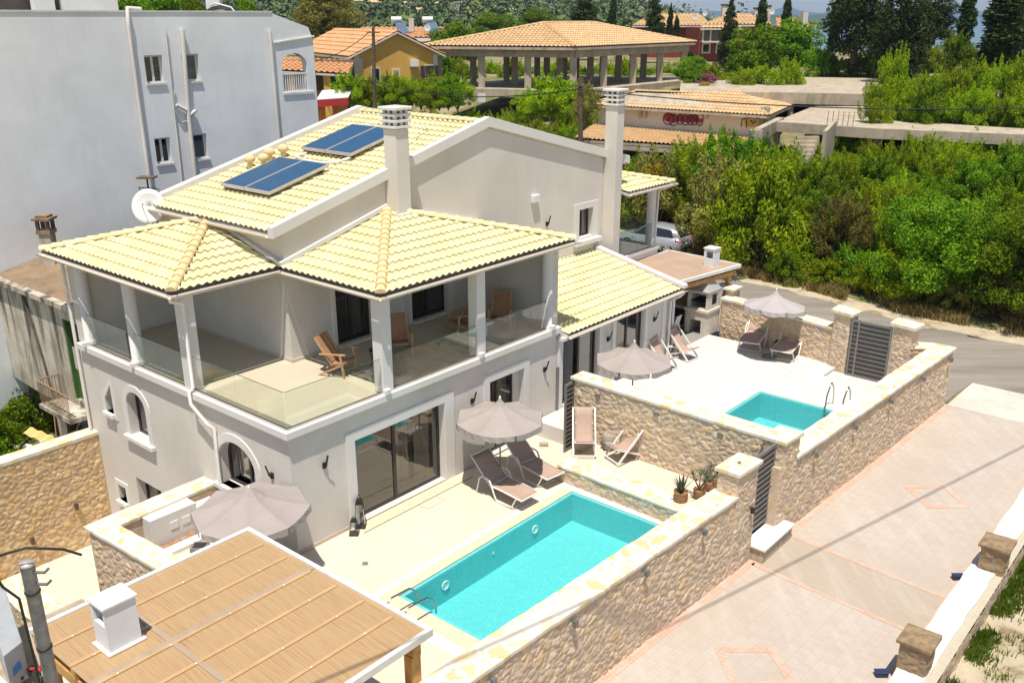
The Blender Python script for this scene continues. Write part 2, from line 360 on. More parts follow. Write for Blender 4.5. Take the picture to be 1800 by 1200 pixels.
def leaf(name,c1,c2,c3=None,trans=.35):
    t=NT(name); v=t.coord(); oi=t.n('ShaderNodeObjectInfo')
    n=t.noise(v,1.3,4,.6); n2=t.noise(v,9,2,.5)
    f=t.math('ADD',t.math('MULTIPLY',n,.6),t.math('MULTIPLY',n2,.4))
    c=t.ramp(f,[(.38,c1),(.5,c2),(.66,c3 or c2)])
    hsv=t.n('ShaderNodeHueSaturation',ins={'Color':c,'Value':t.math('ADD',t.math('MULTIPLY',oi.outputs['Random'],.5),.75),'Hue':t.math('ADD',t.math('MULTIPLY',oi.outputs['Random'],.03),.485)})
    t.col(hsv.outputs[0]); t.rough(.55); t.b.inputs['Specular IOR Level'].default_value=.12
    tl=t.n('ShaderNodeBsdfTranslucent'); t.l(hsv.outputs[0],tl.inputs[0]); mx=t.n('ShaderNodeMixShader',ins={0:trans})
    t.l(t.b.outputs[0],mx.inputs[1]); t.l(tl.outputs[0],mx.inputs[2]); t.l(mx.outputs[0],t.out.inputs[0]); return t.m
M['leaf_y']=leaf('bright_yellow_green_leaves',(.07,.15,.003,1),(.25,.36,.007,1),(.50,.56,.018,1),.34)
M['leaf_g']=leaf('mid_green_leaves',(.04,.11,.004,1),(.14,.27,.008,1),(.32,.43,.015,1))
M['leaf_d']=leaf('dark_conifer_leaves',(.02,.038,.010,1),(.042,.068,.014,1),(.085,.11,.022,1),.2)
M['leaf_o']=leaf('dry_olive_leaves',(.12,.12,.025,1),(.23,.22,.045,1),(.36,.32,.09,1))
M['leaf_flower']=leaf('yellow_blossom',(.30,.25,.02,1),(.55,.42,.03,1),(.65,.50,.05,1))
M['leaf_pink']=leaf('pink_blossom',(.20,.07,.10,1),(.38,.14,.20,1),(.45,.2,.27,1))
M['leaf_hill']=leaf('hill_wood_leaves',(.02,.04,.012,1),(.045,.075,.02,1),(.08,.12,.035,1),.1)
M['drygrass']=leaf('dry_grass_blades',(.16,.13,.04,1),(.30,.22,.08,1),(.40,.30,.13,1))
M['grass']=leaf('green_grass_blades',(.06,.11,.01,1),(.12,.18,.015,1),(.19,.24,.03,1))
# ---------------------------------------------------------------- builders
def wall_holes(mb,pt,outer,holes,thick,mi=0):
    """pt(u,z,d) -> world point; outer/holes lists of (u,z); thickness along d"""
    from mathutils.geometry import tessellate_polygon
    polys=[[Vector((u,z,0)) for u,z in outer]]+[[Vector((u,z,0)) for u,z in h] for h in holes]
    flat=[p for q in polys for p in q]; tris=tessellate_polygon(polys); n=len(flat)
    mb.add([pt(p.x,p.y,0) for p in flat]+[pt(p.x,p.y,thick) for p in flat],[tuple(t) for t in tris]+[tuple(i+n for i in reversed(t)) for t in tris],mi)
    for q in polys:
        k=len(q); mb.add([pt(p.x,p.y,0) for p in q]+[pt(p.x,p.y,thick) for p in q],[(i,(i+1)%k,(i+1)%k+k,i+k) for i in range(k)],mi)
def rect(u0,u1,z0,z1): return [(u0,z0),(u1,z0),(u1,z1),(u0,z1)]
def arch(u0,u1,z0,zs,rise,n=10):
    c=(u0+u1)/2; w=(u1-u0)/2
    return [(u0,z0),(u1,z0)]+[(c+w*math.cos(math.pi*i/n),zs+rise*math.sin(math.pi*i/n)) for i in range(n+1)]
def stone_faces(mb,cols,p0,p1,z0,z1,nrm,step=.03,depth=.042,seed=0.0,tint=(1,1,1),z1b=None):
    """a rubble stone face from p0 to p1 (xy), z0..z1, relief along nrm"""
    p0=Vector((p0[0],p0[1],0)); p1=Vector((p1[0],p1[1],0)); L=(p1-p0).length; nu=max(2,int(L/step)); nz=max(2,int((z1-z0)/step)); d=(p1-p0)/L
    nrm=Vector((nrm[0],nrm[1],0)).normalized(); base=len(mb.v); vs=[]
    for j in range(nz+1):
        for i in range(nu+1):
            u=L*i/nu; zt=z1 if z1b is None else z1+(z1b-z1)*u/L; z=z0+(zt-z0)*j/nz
            q=Vector((u*4.7+seed,z*6.6+seed*1.7,seed)); q+=Vector((noise.noise(q*.9),noise.noise(q*.9+Vector((9,4,1))),0))*.5+Vector((noise.noise(q*4),noise.noise(q*4+Vector((9,4,1))),0))*.09
            ds,pts=noise.voronoi(q,distance_metric='DISTANCE')
            e=ds[1]-ds[0]; h=min(1,max(0,(e-.04)/.16)); h=h*h*(3-2*h)
            hs=noise.cell(pts[0]*7.3+Vector((3.1,1.7,5.3))); hs2=noise.cell(pts[0]*5.1+Vector((8.1,2.7,1.3)))
            r=noise.noise(Vector((u*9,z*9,seed)))*.012+noise.noise(Vector((u*25,z*25,seed)))*.006
            dd=h*depth*(.65+.45*abs(hs2))+r*h; edge=min(u,L-u)
            if edge<.08: dd*=edge/.08
            v=p0+d*u+nrm*dd; vs.append((v.x,v.y,z))
            if h<.25: c=(.62,.54,.43)
            else:
                k=(hs+1)/2
                pal=[(.49,.40,.29),(.52,.44,.33),(.44,.36,.28),(.55,.45,.31),(.50,.42,.36),(.42,.36,.30),(.57,.49,.38),(.53,.41,.26)]
                c=pal[int(k*7.99)%8]; g=1.12+.2*abs(hs2); c=(c[0]*g,c[1]*g,c[2]*g)
            cols.append((c[0]*tint[0]*1.06,c[1]*tint[1]*.98,c[2]*tint[2]*.92,1))
    fs=[]
    for j in range(nz):
        for i in range(nu): a=j*(nu+1)+i; fs.append((a,a+1,a+nu+2,a+nu+1))
    mb.add(vs,fs)
def stone_body(name,poly,z0,z1,parent,sides=None,step=.032,seed=0.0,tint=(1,1,1),fine=()):
    """stone-clad wall body: poly xy list counter-clockwise; sides listed get relief, the rest are plain"""
    mb=MB(); cols=[]; n=len(poly)
    for i in range(n):
        p=poly[i]; q=poly[(i+1)%n]; d=(q[0]-p[0],q[1]-p[1]); nr=(d[1],-d[0])
        st=step if (sides is None or i in sides) else .3
        stone_faces(mb,cols,p,q,z0,z1,nr,st,.025 if st==step else .015,seed+i*13.7,tint)
    k=len(mb.v); mb.add([(p[0],p[1],z1) for p in poly],[tuple(range(n))]); cols+=[(.5,.45,.35,1)]*n
    base=ORG[parent.name]; me=bpy.data.meshes.new(name); me.from_pydata([v-base for v in mb.v],[],mb.f); me.materials.append(M['stone'])
    ca=me.color_attributes.new('Col','FLOAT_COLOR','POINT'); ca.data.foreach_set('color',[x for c in cols for x in c])
    me.polygons.foreach_set('use_smooth',[True]*len(me.polygons)); me.update()
    o=bpy.data.objects.new(name,me); col.objects.link(o); o.parent=parent; ORG[o.name]=base; return o
def offs(poly,d):
    n=len(poly); out=[]
    for i in range(n):
        a=Vector(poly[i-1][:2]); b=Vector(poly[i][:2]); c=Vector(poly[(i+1)%n][:2]); e1=(b-a).normalized(); e2=(c-b).normalized()
        n1=Vector((e1.y,-e1.x)); n2=Vector((e2.y,-e2.x)); m=(n1+n2); m=m/max(.2,m.dot(n1)); out.append(b+m*d)
    return out
def coping_slab(poly,z0,z1,parent,over=.05,seed=1,name='coping'):
    """slab with a slightly wavy hand-cut edge"""
    pl=offs(poly,over); pts=[]; rr=random.Random(seed)
    for i in range(len(pl)):
        a=pl[i]; b=pl[(i+1)%len(pl)]; k=max(1,int((b-a).length/.25)); t=(b-a).normalized(); nn=Vector((t.y,-t.x))
        for j in range(k): pts.append(a+(b-a)*(j/k)+nn*rr.uniform(-.012,.012)*(1 if j else 0))
    mb=MB(); mb.prism([(p.x,p.y) for p in pts],z0,z1); return mb.build(name,M['coping'],parent,bevel=.012)
def tile_plane(name,poly,mat,parent,tw=.23,ch=.40,amp=.030,step=.05,sub=6,lift=.0,eave=None):
    """poly: planar convex 3D polygon; first edge is the eave. Real wavy tiles cut to the polygon."""
    pts=[Vector(p) for p in poly]; e=(pts[1]-pts[0]).normalized(); nrm=Vector((0,0,0))
    for i in range(len(pts)): nrm+=(pts[i]-pts[0]).cross(pts[(i+1)%len(pts)]-pts[0])
    nrm.normalize(); 
    if nrm.z<0: nrm=-nrm
    s=nrm.cross(e).normalized()
    c=sum(pts,Vector())/len(pts)
    if s.dot(c-pts[0])<0: s=-s
    xs=[(p-pts[0]).dot(e) for p in pts]; ys=[(p-pts[0]).dot(s) for p in pts]
    x0,x1,y1=min(xs)-.01,max(xs)+.01,max(ys)
    nx=int((x1-x0)/tw*sub)+1; ny=int(y1/ch)+1; rows=[]
    for k in range(ny): rows+=[(k*ch,step),((k+1)*ch,0.0)]
    vs=[]; fs=[]
    for r,(y,h) in enumerate(rows):
        kk=r//2
        for i in range(nx+1):
            x=x0+i*tw/sub; w=amp*math.sin(2*math.pi*i/sub)
            jit=noise.noise(Vector((int(i/sub)*3.1,kk*2.3,c.x)))*.006
            vs.append(pts[0]+e*x+s*(y+jit)+nrm*(w+h+lift+jit*.5))
    for r in range(len(rows)-1):
        for i in range(nx): a=r*(nx+1)+i; fs.append((a,a+1,a+nx+2,a+nx+1))
    bm=bmesh.new(); bv=[bm.verts.new(v) for v in vs]
    for f in fs: bm.faces.new([bv[i] for i in f])
    for i in range(1,len(pts)):
        a=pts[i]; b=pts[(i+1)%len(pts)]; no=(b-a).cross(nrm).normalized()
        if no.dot(c-a)>0: no=-no
        bmesh.ops.bisect_plane(bm,geom=bm.verts[:]+bm.edges[:]+bm.faces[:],plane_co=a,plane_no=no,clear_outer=True)
    bmesh.ops.recalc_face_normals(bm,faces=bm.faces)
    base=ORG[parent.name]
    for v in bm.verts: v.co-=base
    me=bpy.data.meshes.new(name); bm.to_mesh(me); bm.free(); me.materials.append(mat)
    o=bpy.data.objects.new(name,me); col.objects.link(o); o.parent=parent; ORG[o.name]=base
    return o
def ridge_caps(name,p,q,mat,parent,r=.11,L=.36):
    p=Vector(p); q=Vector(q); d=q-p; n=max(1,int(d.length/L)); t=d.normalized(); x=t.cross(Vector((0,0,1))).normalized(); y=x.cross(t)
    mb=MB()
    for k in range(n):
        a=p+d*(k/n); b=p+d*((k+1.12)/n); vs=[]
        for c_,rr in ((a,r*1.12),(b,r*.92)):
            for j in range(9): an=math.pi*j/8; vs.append(c_+x*math.cos(an)*rr+y*(math.sin(an)*rr*.85+(.02 if c_ is a else 0)))
        mb.add(vs,[(j,j+1,j+10,j+9) for j in range(8)]+[tuple(range(9))],0,False)
    return mb.build(name,mat,parent)
# ================================================================ GROUND, ROADS, TERRACES
SEA=-4.0
def sstep(x,a,b):
    t=min(1,max(0,(x-a)/(b-a))); return t*t*(3-2*t)
def bulge(b): return 6.5*sstep(b,2,18)+3*sstep(b,18,60)
def terr(x,y):
    a,b=AB(x,y); s=a-31-bulge(b)
    z=-.37
    if s>0:
        z+= 6.3*sstep(s,-6,42)-6.3*sstep(0,-6,42)
    r=math.hypot(x,y)
    z-= (z-SEA+3)*sstep(r,150,620)
    az=x/max(y,1.0)
    h=58*sstep(r,260,900)*(1-sstep(az,-.02,.285))*(1+.15*noise.noise(Vector((x*.006,y*.006,3))))
    if y>0: z+=h
    return z
def hit(px,py,z=0):
    u=(px-900)/FPX; v=(py-600)/FPX; r=(u,cpi-v*spi,-spi-v*cpi); t=60
    while t<3000:
        if CAMH+r[2]*t<=terr(r[0]*t,r[1]*t)+z: return Vector((r[0]*t,r[1]*t,terr(r[0]*t,r[1]*t)))
        t+=2+t*.004
    return None
# ground sheet laid out along the street
As=[-2500,-1200,-500,-200,-80,-40,-20,-12,-8,0,6,12,18,20.6,20.61,23,27,31]+[31+2.5*i for i in range(1,30)]+[110+8*i for i in range(12)]+[210+25*i for i in range(36)]+[1200,1500,2000,3000]
Bs=[-3000,-2200,-1600,-1200,-900,-700,-500]+[-400+25*i for i in range(13)]+[-80+6*i for i in range(12)]+[-8.3,-8.29,0,6,12,18]+[24+6*i for i in range(12)]+[100+25*i for i in range(26)]+[800,1000,1300,1700,2400,3200]
mb=MB(); vs=[]
for b in Bs:
    for a in As:
        p=P(a,b); 
        low=(a<=20.6 and b>=-8.29)
        z=-4.3 if low else terr(p.x,p.y)
        if not low and a<=31+bulge(b)*.98: z=-.37 if abs(b)<90 and a>-60 else terr(p.x,p.y)
        if not low and a<20.6 and b<-12.8 and b>-60 and a>-60: z=-.6
        vs.append((p.x,p.y,z))
n=len(As); mb.add(vs,[(j*n+i,j*n+i+1,(j+1)*n+i+1,(j+1)*n+i) for j in range(len(Bs)-1) for i in range(n-1)])
struct('ground',mb,M['ground'])
mb=MB(); mb.box(-9000,9000,200,12000,SEA-1,SEA); struct('sea',mb,M['sea'])
wb=lambda a:-7.94-.0459*(a-1.15)      # foot of the roadside wall
def sheet(name,poly,z,mat,th=.004,kind='structure'):
    mb=MB(); mb.prism([tuple(P(a,b))[:2] for a,b in poly],z-th,z); return struct(name,mb,mat,kind)
# paved lane
sheet('paved_lane',[(-9,wb(-9)+.1),(20.7,wb(20.7)+.1),(20.9,-12.55),(-9,-12.55)],-.35,M['paving'],.3)
M['paving2']=M['paving'].copy(); M['paving2'].name='block_paving_tan'
for nd in M['paving2'].node_tree.nodes:
    if nd.type=='TEX_BRICK': nd.inputs['Color1'].default_value=(.37,.305,.235,1); nd.inputs['Color2'].default_value=(.40,.335,.265,1)
sheet('paving_field',[(7.26,-8.45),(8.98,-8.52),(8.68,-12.42),(6.98,-12.42)],-.346,M['paving2'])
sheet('paving_line',[(-9,wb(-9)+.05),(20.5,wb(20.5)+.05),(20.5,wb(20.5)-.17),(-9,wb(-9)-.21)],-.342,M['orange'])
sheet('paving_line',[(9.0,-8.4),(9.12,-8.4),(8.80,-12.5),(8.68,-12.5)],-.342,M['orange'])
sheet('paving_line',[(7.14,-8.35),(7.26,-8.35),(6.98,-12.5),(6.86,-12.5)],-.342,M['orange'])
sheet('paving_line',[(-9,-12.42),(20.9,-12.42),(20.9,-12.55),(-9,-12.55)],-.341,M['orange'])
def ring(name,pts,w,z,mat):
    c=[sum(p[0] for p in pts)/len(pts),sum(p[1] for p in pts)/len(pts)]
    inn=[(p[0]+(c[0]-p[0])*w,p[1]+(c[1]-p[1])*w) for p in pts]; mb=MB(); n=len(pts)
    for i in range(n):
        j=(i+1)%n; mb.prism([tuple(P(*q))[:2] for q in (pts[i],pts[j],inn[j],inn[i])],z-.004,z)
    return struct(name,mb,mat)
ring('paving_diamond',[(13.71,-9.72),(14.54,-10.71),(13.56,-11.61),(12.8,-10.75)],.28,-.342,M['orange'])
ring('paving_diamond',[(3.72,-9.23),(4.54,-10.2),(3.72,-11.1),(2.8,-10.15)],.26,-.342,M['orange'])
# street and its concrete apron
sheet('street',[(20.65,60),(20.65,-8.7),(23.4,-8.9),(23.4,-60),(29.9,-60),(29.7,-9.2),(29.4,-4.2),(31.0,1.4)]+[(31.1+bulge(b_),b_) for b_ in (4,7,10,13,16,20,30,45,60)],-.345,M['asphalt'],.2)
sheet('concrete_apron',[(20.62,-8.86),(23.45,-8.92),(23.5,-60),(20.9,-60)],-.335,M['apron'],.2)
mb=MB(); mb.ab(23.38,23.43,-60,-8.9,-.337,-.329); struct('apron_joint',mb,M['asphalt'])
mb=MB(); q=G(1735,584,-.34); x,y=q.x,q.y
mb.prism([tuple(G(u,v,-.34))[:2] for u,v in ((1697,585),(1712,580),(1748,585),(1744,592),(1735,597),(1702,592))],-.341,-.336); struct('road_patch',mb,simple('fresh_tarmac_patch',(.05,.045,.04,1),.9))
_e=lambda b:(31.0+bulge(b)) if b>1.4 else 29.55+max(0,(b+4.2))*.27
_bs=[-40,-30,-22,-18]+[-16+.8*i for i in range(40)]+[17,20,25,30,40]; _r=random.Random(44)
sheet('dirt_verge',[(_e(b)-.35-_r.random()*.45,b) for b in _bs]+[(_e(b)+.8,b) for b in _bs[::-1]],-.325,M['sandy'],.02)
# sandy plot
sheet('sandy_plot',[(-9,-13.0),(21.2,-13.2),(21.2,-40),(-9,-40)],-.55,M['sandy'],.05)
# terraces
def slabs(name,a0,a1,b0,b1,z,mat,hole=None,z0=None,org=None):
    mb=MB(); z0=z-.5 if z0 is None else z0
    if hole:
        ha0,ha1,hb0,hb1=hole
        for q in ((a0,ha0,b0,b1),(ha1,a1,b0,b1),(ha0,ha1,b0,hb0),(ha0,ha1,hb1,b1)): mb.ab(*q,z0,z)
    else: mb.ab(a0,a1,b0,b1,z0,z)
    return struct(name,mb,mat)
slabs('lower_terrace',-7.5,9.05,-7.6,-.02,0,M['terrace'],(.36,6.84,-6.95,-3.1),-4.2)
slabs('lower_terrace_side',-2.95,-.02,-.02,3.6,0,M['terrace'],None,-3.6)
slabs('upper_terrace',9.05,18.49,-7.75,-.02,.5,M['terrace2'],(11.5,15.74,-7.35,-4.22),-4.2)
mb=MB(); mb.ab(18.49,19.9,-5.24,3.6,-4.2,.5); mb.ab(16.9,18.49,-.02,3.6,-4.2,.5); struct('upper_terrace_end',mb,M['terrace2'])
mb=MB(); mb.ab(18.49,19.9,-7.95,-5.24,-4.2,.37); struct('gate_landing',mb,M['terrace2'])
mb=MB(); mb.ab(17.0,20.45,.02,3.55,.5,.506); struct('barbecue_floor',mb,simple('grey_floor_tiles',(.30,.28,.26,1),.6))
slabs('platform',7.2,9.02,-7.5,-2.42,.44,M['terrace'],None,0.0)
# thin joints, drains, curbs
def strip(name,a0,a1,b0,b1,z,mat): mb=MB(); mb.ab(a0,a1,b0,b1,z-.02,z); return struct(name,mb,mat)
strip('terrace_curb',-.35,6.95,-3.03,-2.62,.004,M['curb'])
strip('terrace_curb',6.84,7.22,-7.3,-2.62,.008,M['curb'])
strip('terrace_curb',-.35,-.05,-7.3,-3.03,.006,M['curb'])
strip('door_threshold',1.75,5.5,-.42,-.02,.006,M['poolrim'])
mb=MB(); mb.ab(1.7,5.75,-.445,-.42,-.01,.008); struct('drain_slot',mb,M['interior'])
for q in (G(752,880,0),G(1400,660,.5)):
    a,b=AB(q.x,q.y); z=q.z; mb=MB(); w=.33
    for r_ in ((a-w,a+w,b-w,b-w+.025),(a-w,a+w,b+w-.025,b+w),(a-w,a-w+.025,b-w+.025,b+w-.025),(a+w-.025,a+w,b-w+.025,b+w-.025)): mb.ab(*r_,z-.01,z+.003)
    struct('drain_cover',mb,simple('cover_joint',(.45,.40,.33,1)))
q=G(642,990,0); mb=MB(); mb.box(q.x-.07,q.x+.07,q.y-.07,q.y+.07,-.01,.005); struct('floor_drain',mb,M['gate'])
# side path on the low ground, left of the house
mb=MB(); mb.ab(-3.0,0.0,3.6,9.75,-4.2,-3.2); mb.ab(-3.0,-2.95,-2,3.6,-4.2,-3.2); struct('side_path',mb,M['terrace'])
mb=MB(); mb.ab(-9,6,10.2,17,-4.2,-1.5); struct('rubble_yard',mb,M['ground'])
# ================================================================ POOLS
def pool(label,a0,a1,b0,b1,z,depth,group=None,lamps=()):
    t=thing('swimming_pool',label,'pool',P(a0,b1,z))
    mb=MB(); e=.03
    A0,A1,B0,B1=a0-e+.03,a1+e-.03,b0,b1; zb=z-depth
    n=[P(A0,B0,zb),P(A1,B0,zb),P(A1,B1,zb),P(A0,B1,zb),P(A0,B0,z-.01),P(A1,B0,z-.01),P(A1,B1,z-.01),P(A0,B1,z-.01)]
    i_=.012
    mb.ab(a0+i_,a1-i_,b0+i_,b1-i_,zb-.1,zb)
    mb.ab(a0+i_,a0+.1,b0+i_,b1-i_,zb,z-.006); mb.ab(a1-.1,a1-i_,b0+i_,b1-i_,zb,z-.006)
    mb.ab(a0+.1,a1-.1,b0+i_,b0+.1,zb,z-.006); mb.ab(a0+.1,a1-.1,b1-.1,b1-i_,zb,z-.006)
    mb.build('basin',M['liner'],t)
    mb=MB(); mb.add([P(a0+.1,b0+.1,z-.07),P(a1-.1,b0+.1,z-.07),P(a1-.1,b1-.1,z-.07),P(a0+.1,b1-.1,z-.07)],[(0,1,2,3)]); mb.build('water_surface',M['water'],t)
    for (a,zz,r) in lamps:
        mb=MB(); n=20
        c=P(a,b1-.1,zz); ux=Vector((U[0],U[1],0)); nn=Vector((V[0],V[1],0))*-1
        ring_=[c+ux*math.cos(6.283*i/n)*r+Vector((0,0,1))*math.sin(6.283*i/n)*r+nn*.02 for i in range(n)]
        mb.tube(ring_,r*.18,6,0,False,True); mb.add([p for p in ring_],[tuple(range(n))]); mb.build('pool_light',M['plastic'],t)
    return t
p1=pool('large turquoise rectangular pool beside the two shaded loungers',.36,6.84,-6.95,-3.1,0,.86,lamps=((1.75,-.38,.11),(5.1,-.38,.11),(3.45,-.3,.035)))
mb=MB(); mb.ab(.0,.36,-7.2,-2.8,-.02,.01); mb.ab(.36,6.84,-3.1,-2.8,-.02,.01); mb.build('pool_rim',M['poolrim'],p1)
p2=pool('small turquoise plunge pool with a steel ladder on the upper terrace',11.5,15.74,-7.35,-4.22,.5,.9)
mb=MB(); mb.ab(11.5,15.74,-4.22,-3.95,.48,.508); mb.ab(15.74,16.0,-7.35,-3.95,.48,.508); mb.build('pool_rim',simple('cream_rim',(.74,.67,.55,1)),p2)
strip('terrace_curb',11.5,16.0,-3.95,-3.35,.504,M['curb'])
strip('terrace_curb',16.0,16.45,-7.35,-3.35,.504,M['curb'])
# ================================================================ STONE WALLS
def wallthing(label,loc,cat='wall',name='stone_wall'): return thing(name,label,cat,loc)
def xy(a,b): p=P(a,b); return (p.x,p.y)
def fixture(parent,a,b,z,face,mat='dark',w=.05,h=.13):
    """small box lamp on a wall; face: outward unit (da,db)"""
    mb=MB(); c=P(a,b,z); n=(P(a+face[0],b+face[1],z)-c).normalized(); s=n.cross(Vector((0,0,1))).normalized()
    mb.hexa([c+s*w*i+n*j+Vector((0,0,k*h)) for k in (0,1) for i,j in ((-1,0),(1,0),(1,.09),(-1,.09))]); return mb.build('wall_light',M[mat],parent)
# lower roadside wall with its gate pillar
ZC=1.80
w=wallthing('long rubble stone wall along the big pool with pale coping and one pillar by the lane gate',P(1,-7.9,-.35))
a0,a1=-6.5,6.35
stone_body('wall_body',[xy(a0,wb(a0)+.02),xy(a1,wb(a1)+.02),xy(a1,wb(a1)+.55),xy(a0,wb(a0)+.55)],-.38,ZC-.06,w,(0,),seed=2.0)
coping_slab([xy(a0,wb(a0)+.02),xy(a1,wb(a1)+.02),xy(a1,wb(a1)+.57),xy(a0,wb(a0)+.57)],ZC-.06,ZC+.03,w,.05,3)
stone_body('pillar',[xy(6.36,-8.18),xy(7.3,-8.22),xy(7.3,-7.7),xy(6.36,-7.66)],-.38,2.36,w,(0,1,3),seed=5.0)
coping_slab([xy(6.36,-8.18),xy(7.3,-8.22),xy(7.3,-7.7),xy(6.36,-7.66)],2.36,2.46,w,.07,5,'pillar_cap')
for a in (-1.8,.4,2.7,4.9): fixture(w,a,wb(a)-.04,1.5,(0,-1),'galv')
fixture(w,7.05,-8.25,1.15,(0,-1),'black')
for a in (6.83,):
    mb=MB(); mb.lathe(P(a,-7.94,2.465),[(.045,0),(.045,.03),(.02,.035)],10); mb.build('cap_light',M['gate'],w)
# upper roadside wall
w=wallthing('rubble stone wall with pale coping along the plunge pool, between lane and upper terrace',P(15,-8.4,-.35))
a0,a1=9.35,20.53
poly=[xy(8.42,-8.27),xy(a1,-8.83),xy(20.45,-8.25),xy(8.6,-7.72)]
stone_body('wall_body',[xy(8.5,wb(8.5)+.03),xy(a1,-8.8),xy(a1,-8.25),xy(8.5,-7.75)],-.38,ZC-.06,w,(0,1),seed=9.0)
coping_slab([xy(9.35,wb(9.35)+.0),xy(a1,-8.83),xy(20.5,-8.22),xy(9.35,-7.78)],ZC-.06,ZC+.03,w,.05,4)
for a in (10.3,12.7,15.2,17.7,20.1): fixture(w,a,wb(a)-.04,1.45,(0,-1),'galv')
# partition wall between the terraces, with the gate pillar
w=wallthing('rubble stone partition wall with pale coping between the deck chairs and the upper terrace',P(9.1,-4.5,.4))
stone_body('wall_body',[xy(9.02,-1.5),xy(8.78,-7.75),xy(9.3,-7.75),xy(9.52,-1.5)],-.3,2.28,w,(0,3),seed=12.0)
coping_slab([xy(9.02,-1.42),xy(8.8,-7.72),xy(9.33,-7.72),xy(9.55,-1.42)],2.28,2.37,w,.05,6)
stone_body('pillar',[xy(8.62,-8.26),xy(9.42,-8.3),xy(9.42,-7.74),xy(8.64,-7.7)],-.38,2.36,w,(0,1,3),seed=15.0)
coping_slab([xy(8.62,-8.26),xy(9.42,-8.3),xy(9.42,-7.74),xy(8.64,-7.7)],2.37,2.47,w,.06,7,'pillar_cap')
for b in (-2.4,-4.4,-6.4):
    fixture(w,8.93+(-b-4.5)*-.03,b,2.0,(-1,0),'gate',.08,.09)
# platform front
w=wallthing('low rubble stone retaining wall under the deck chair platform at the head of the big pool',P(7.1,-4.5,0),name='retaining_wall')
stone_body('wall_body',[xy(7.12,-2.42),xy(6.98,-7.3),xy(7.35,-7.3),xy(7.4,-2.42)],0,.43,w,(0,3),seed=18.0)
coping_slab([xy(7.12,-2.42),xy(6.98,-7.3),xy(7.7,-7.3),xy(7.75,-2.42)],.43,.50,w,.04,8)
# street side wall of the upper terrace with two gate pillars
w=wallthing('rubble stone wall with pale coping behind the silver parasol, between upper terrace and street',P(20,-3,.5))
stone_body('wall_body',[xy(20.55,-.1),xy(19.72,-4.95),xy(20.25,-4.95),xy(21.05,-.1)],-.4,1.82,w,(0,),seed=21.0)
coping_slab([xy(20.55,-.1),xy(19.72,-4.95),xy(20.25,-4.95),xy(21.05,-.1)],1.82,1.92,w,.06,9)
stone_body('pillar',[xy(19.62,-4.95),xy(19.44,-5.6),xy(20.0,-5.66),xy(20.15,-4.95)],-.4,2.52,w,(0,1,3),seed=23.0)
coping_slab([xy(19.62,-4.9),xy(19.44,-5.62),xy(20.02,-5.68),xy(20.17,-4.9)],2.52,2.64,w,.08,10,'pillar_cap')
stone_body('pillar',[xy(19.42,-7.1),xy(19.3,-7.75),xy(19.85,-7.8),xy(19.95,-7.1)],-.4,2.52,w,(0,1,3),seed=25.0)
coping_slab([xy(19.42,-7.05),xy(19.3,-7.78),xy(19.86,-7.84),xy(19.97,-7.05)],2.52,2.64,w,.08,11,'pillar_cap')
stone_body('wall_body',[xy(19.6,-7.76),xy(19.9,-8.25),xy(20.4,-8.25),xy(20.2,-7.7)],-.4,1.76,w,(0,),seed=27.0)
coping_slab([xy(19.62,-7.74),xy(19.86,-8.16),xy(20.5,-8.16),xy(20.3,-7.72)],1.765,1.835,w,.05,12)
# planter yard wall left of the house
w=wallthing('rubble stone wall with broad yellow and white coping round the yard behind the bamboo roof',P(-3.2,2,-3.2))
ZP=.86
stone_body('wall_body',[xy(-3.25,3.66),xy(-3.0,-2.0),xy(-2.6,-2.0),xy(-2.85,3.2)],-3.3,ZP-.06,w,(0,),seed=31.0)
stone_body('wall_body',[xy(-3.25,3.66),xy(-2.85,3.2),xy(-.03,3.3),xy(-.03,3.8)],-3.3,ZP-.065,w,(),seed=33.0)
coping_slab([xy(-3.27,3.72),xy(-3.0,-2.0),xy(-2.5,-2.0),xy(-2.78,3.2),xy(-.05,3.32),xy(-.05,3.82)],ZP-.06,ZP+.03,w,.05,13)
# tall wall joined to the back left corner
w=wallthing('tall yellowish rubble stone wall running left from the house above the side path',P(-2,9.8,-3.2))
stone_body('wall_body',[xy(-6.0,9.68),xy(-.01,9.68),xy(-.01,10.1),xy(-6.0,10.1)],-3.3,.34,w,(0,),seed=37.0,tint=(1.05,.97,.78),step=.036)
coping_slab([xy(-6.0,9.68),xy(-.02,9.68),xy(-.02,10.12),xy(-6.0,10.12)],.34,.46,w,.04,14)
for a,z in ((-1.05,-1.2),(-2.45,-1.75)): fixture(w,a,9.62,z-.6,(0,-1),'oldwood',.05,.24)
# kerb wall on the far left of the path
w=wallthing('low stone kerb wall with crazy paving top left of the side path beside the metal pole',P(-3.6,6,-3.2))
stone_body('wall_body',[xy(-3.75,9.6),xy(-3.75,1.0),xy(-3.1,1.0),xy(-3.1,9.6)],-4.6,-3.2,w,(0,),seed=41.0)
coping_slab([xy(-3.75,9.6),xy(-3.75,1.0),xy(-2.9,1.0),xy(-2.9,9.6)],-3.2,-3.12,w,.03,15)
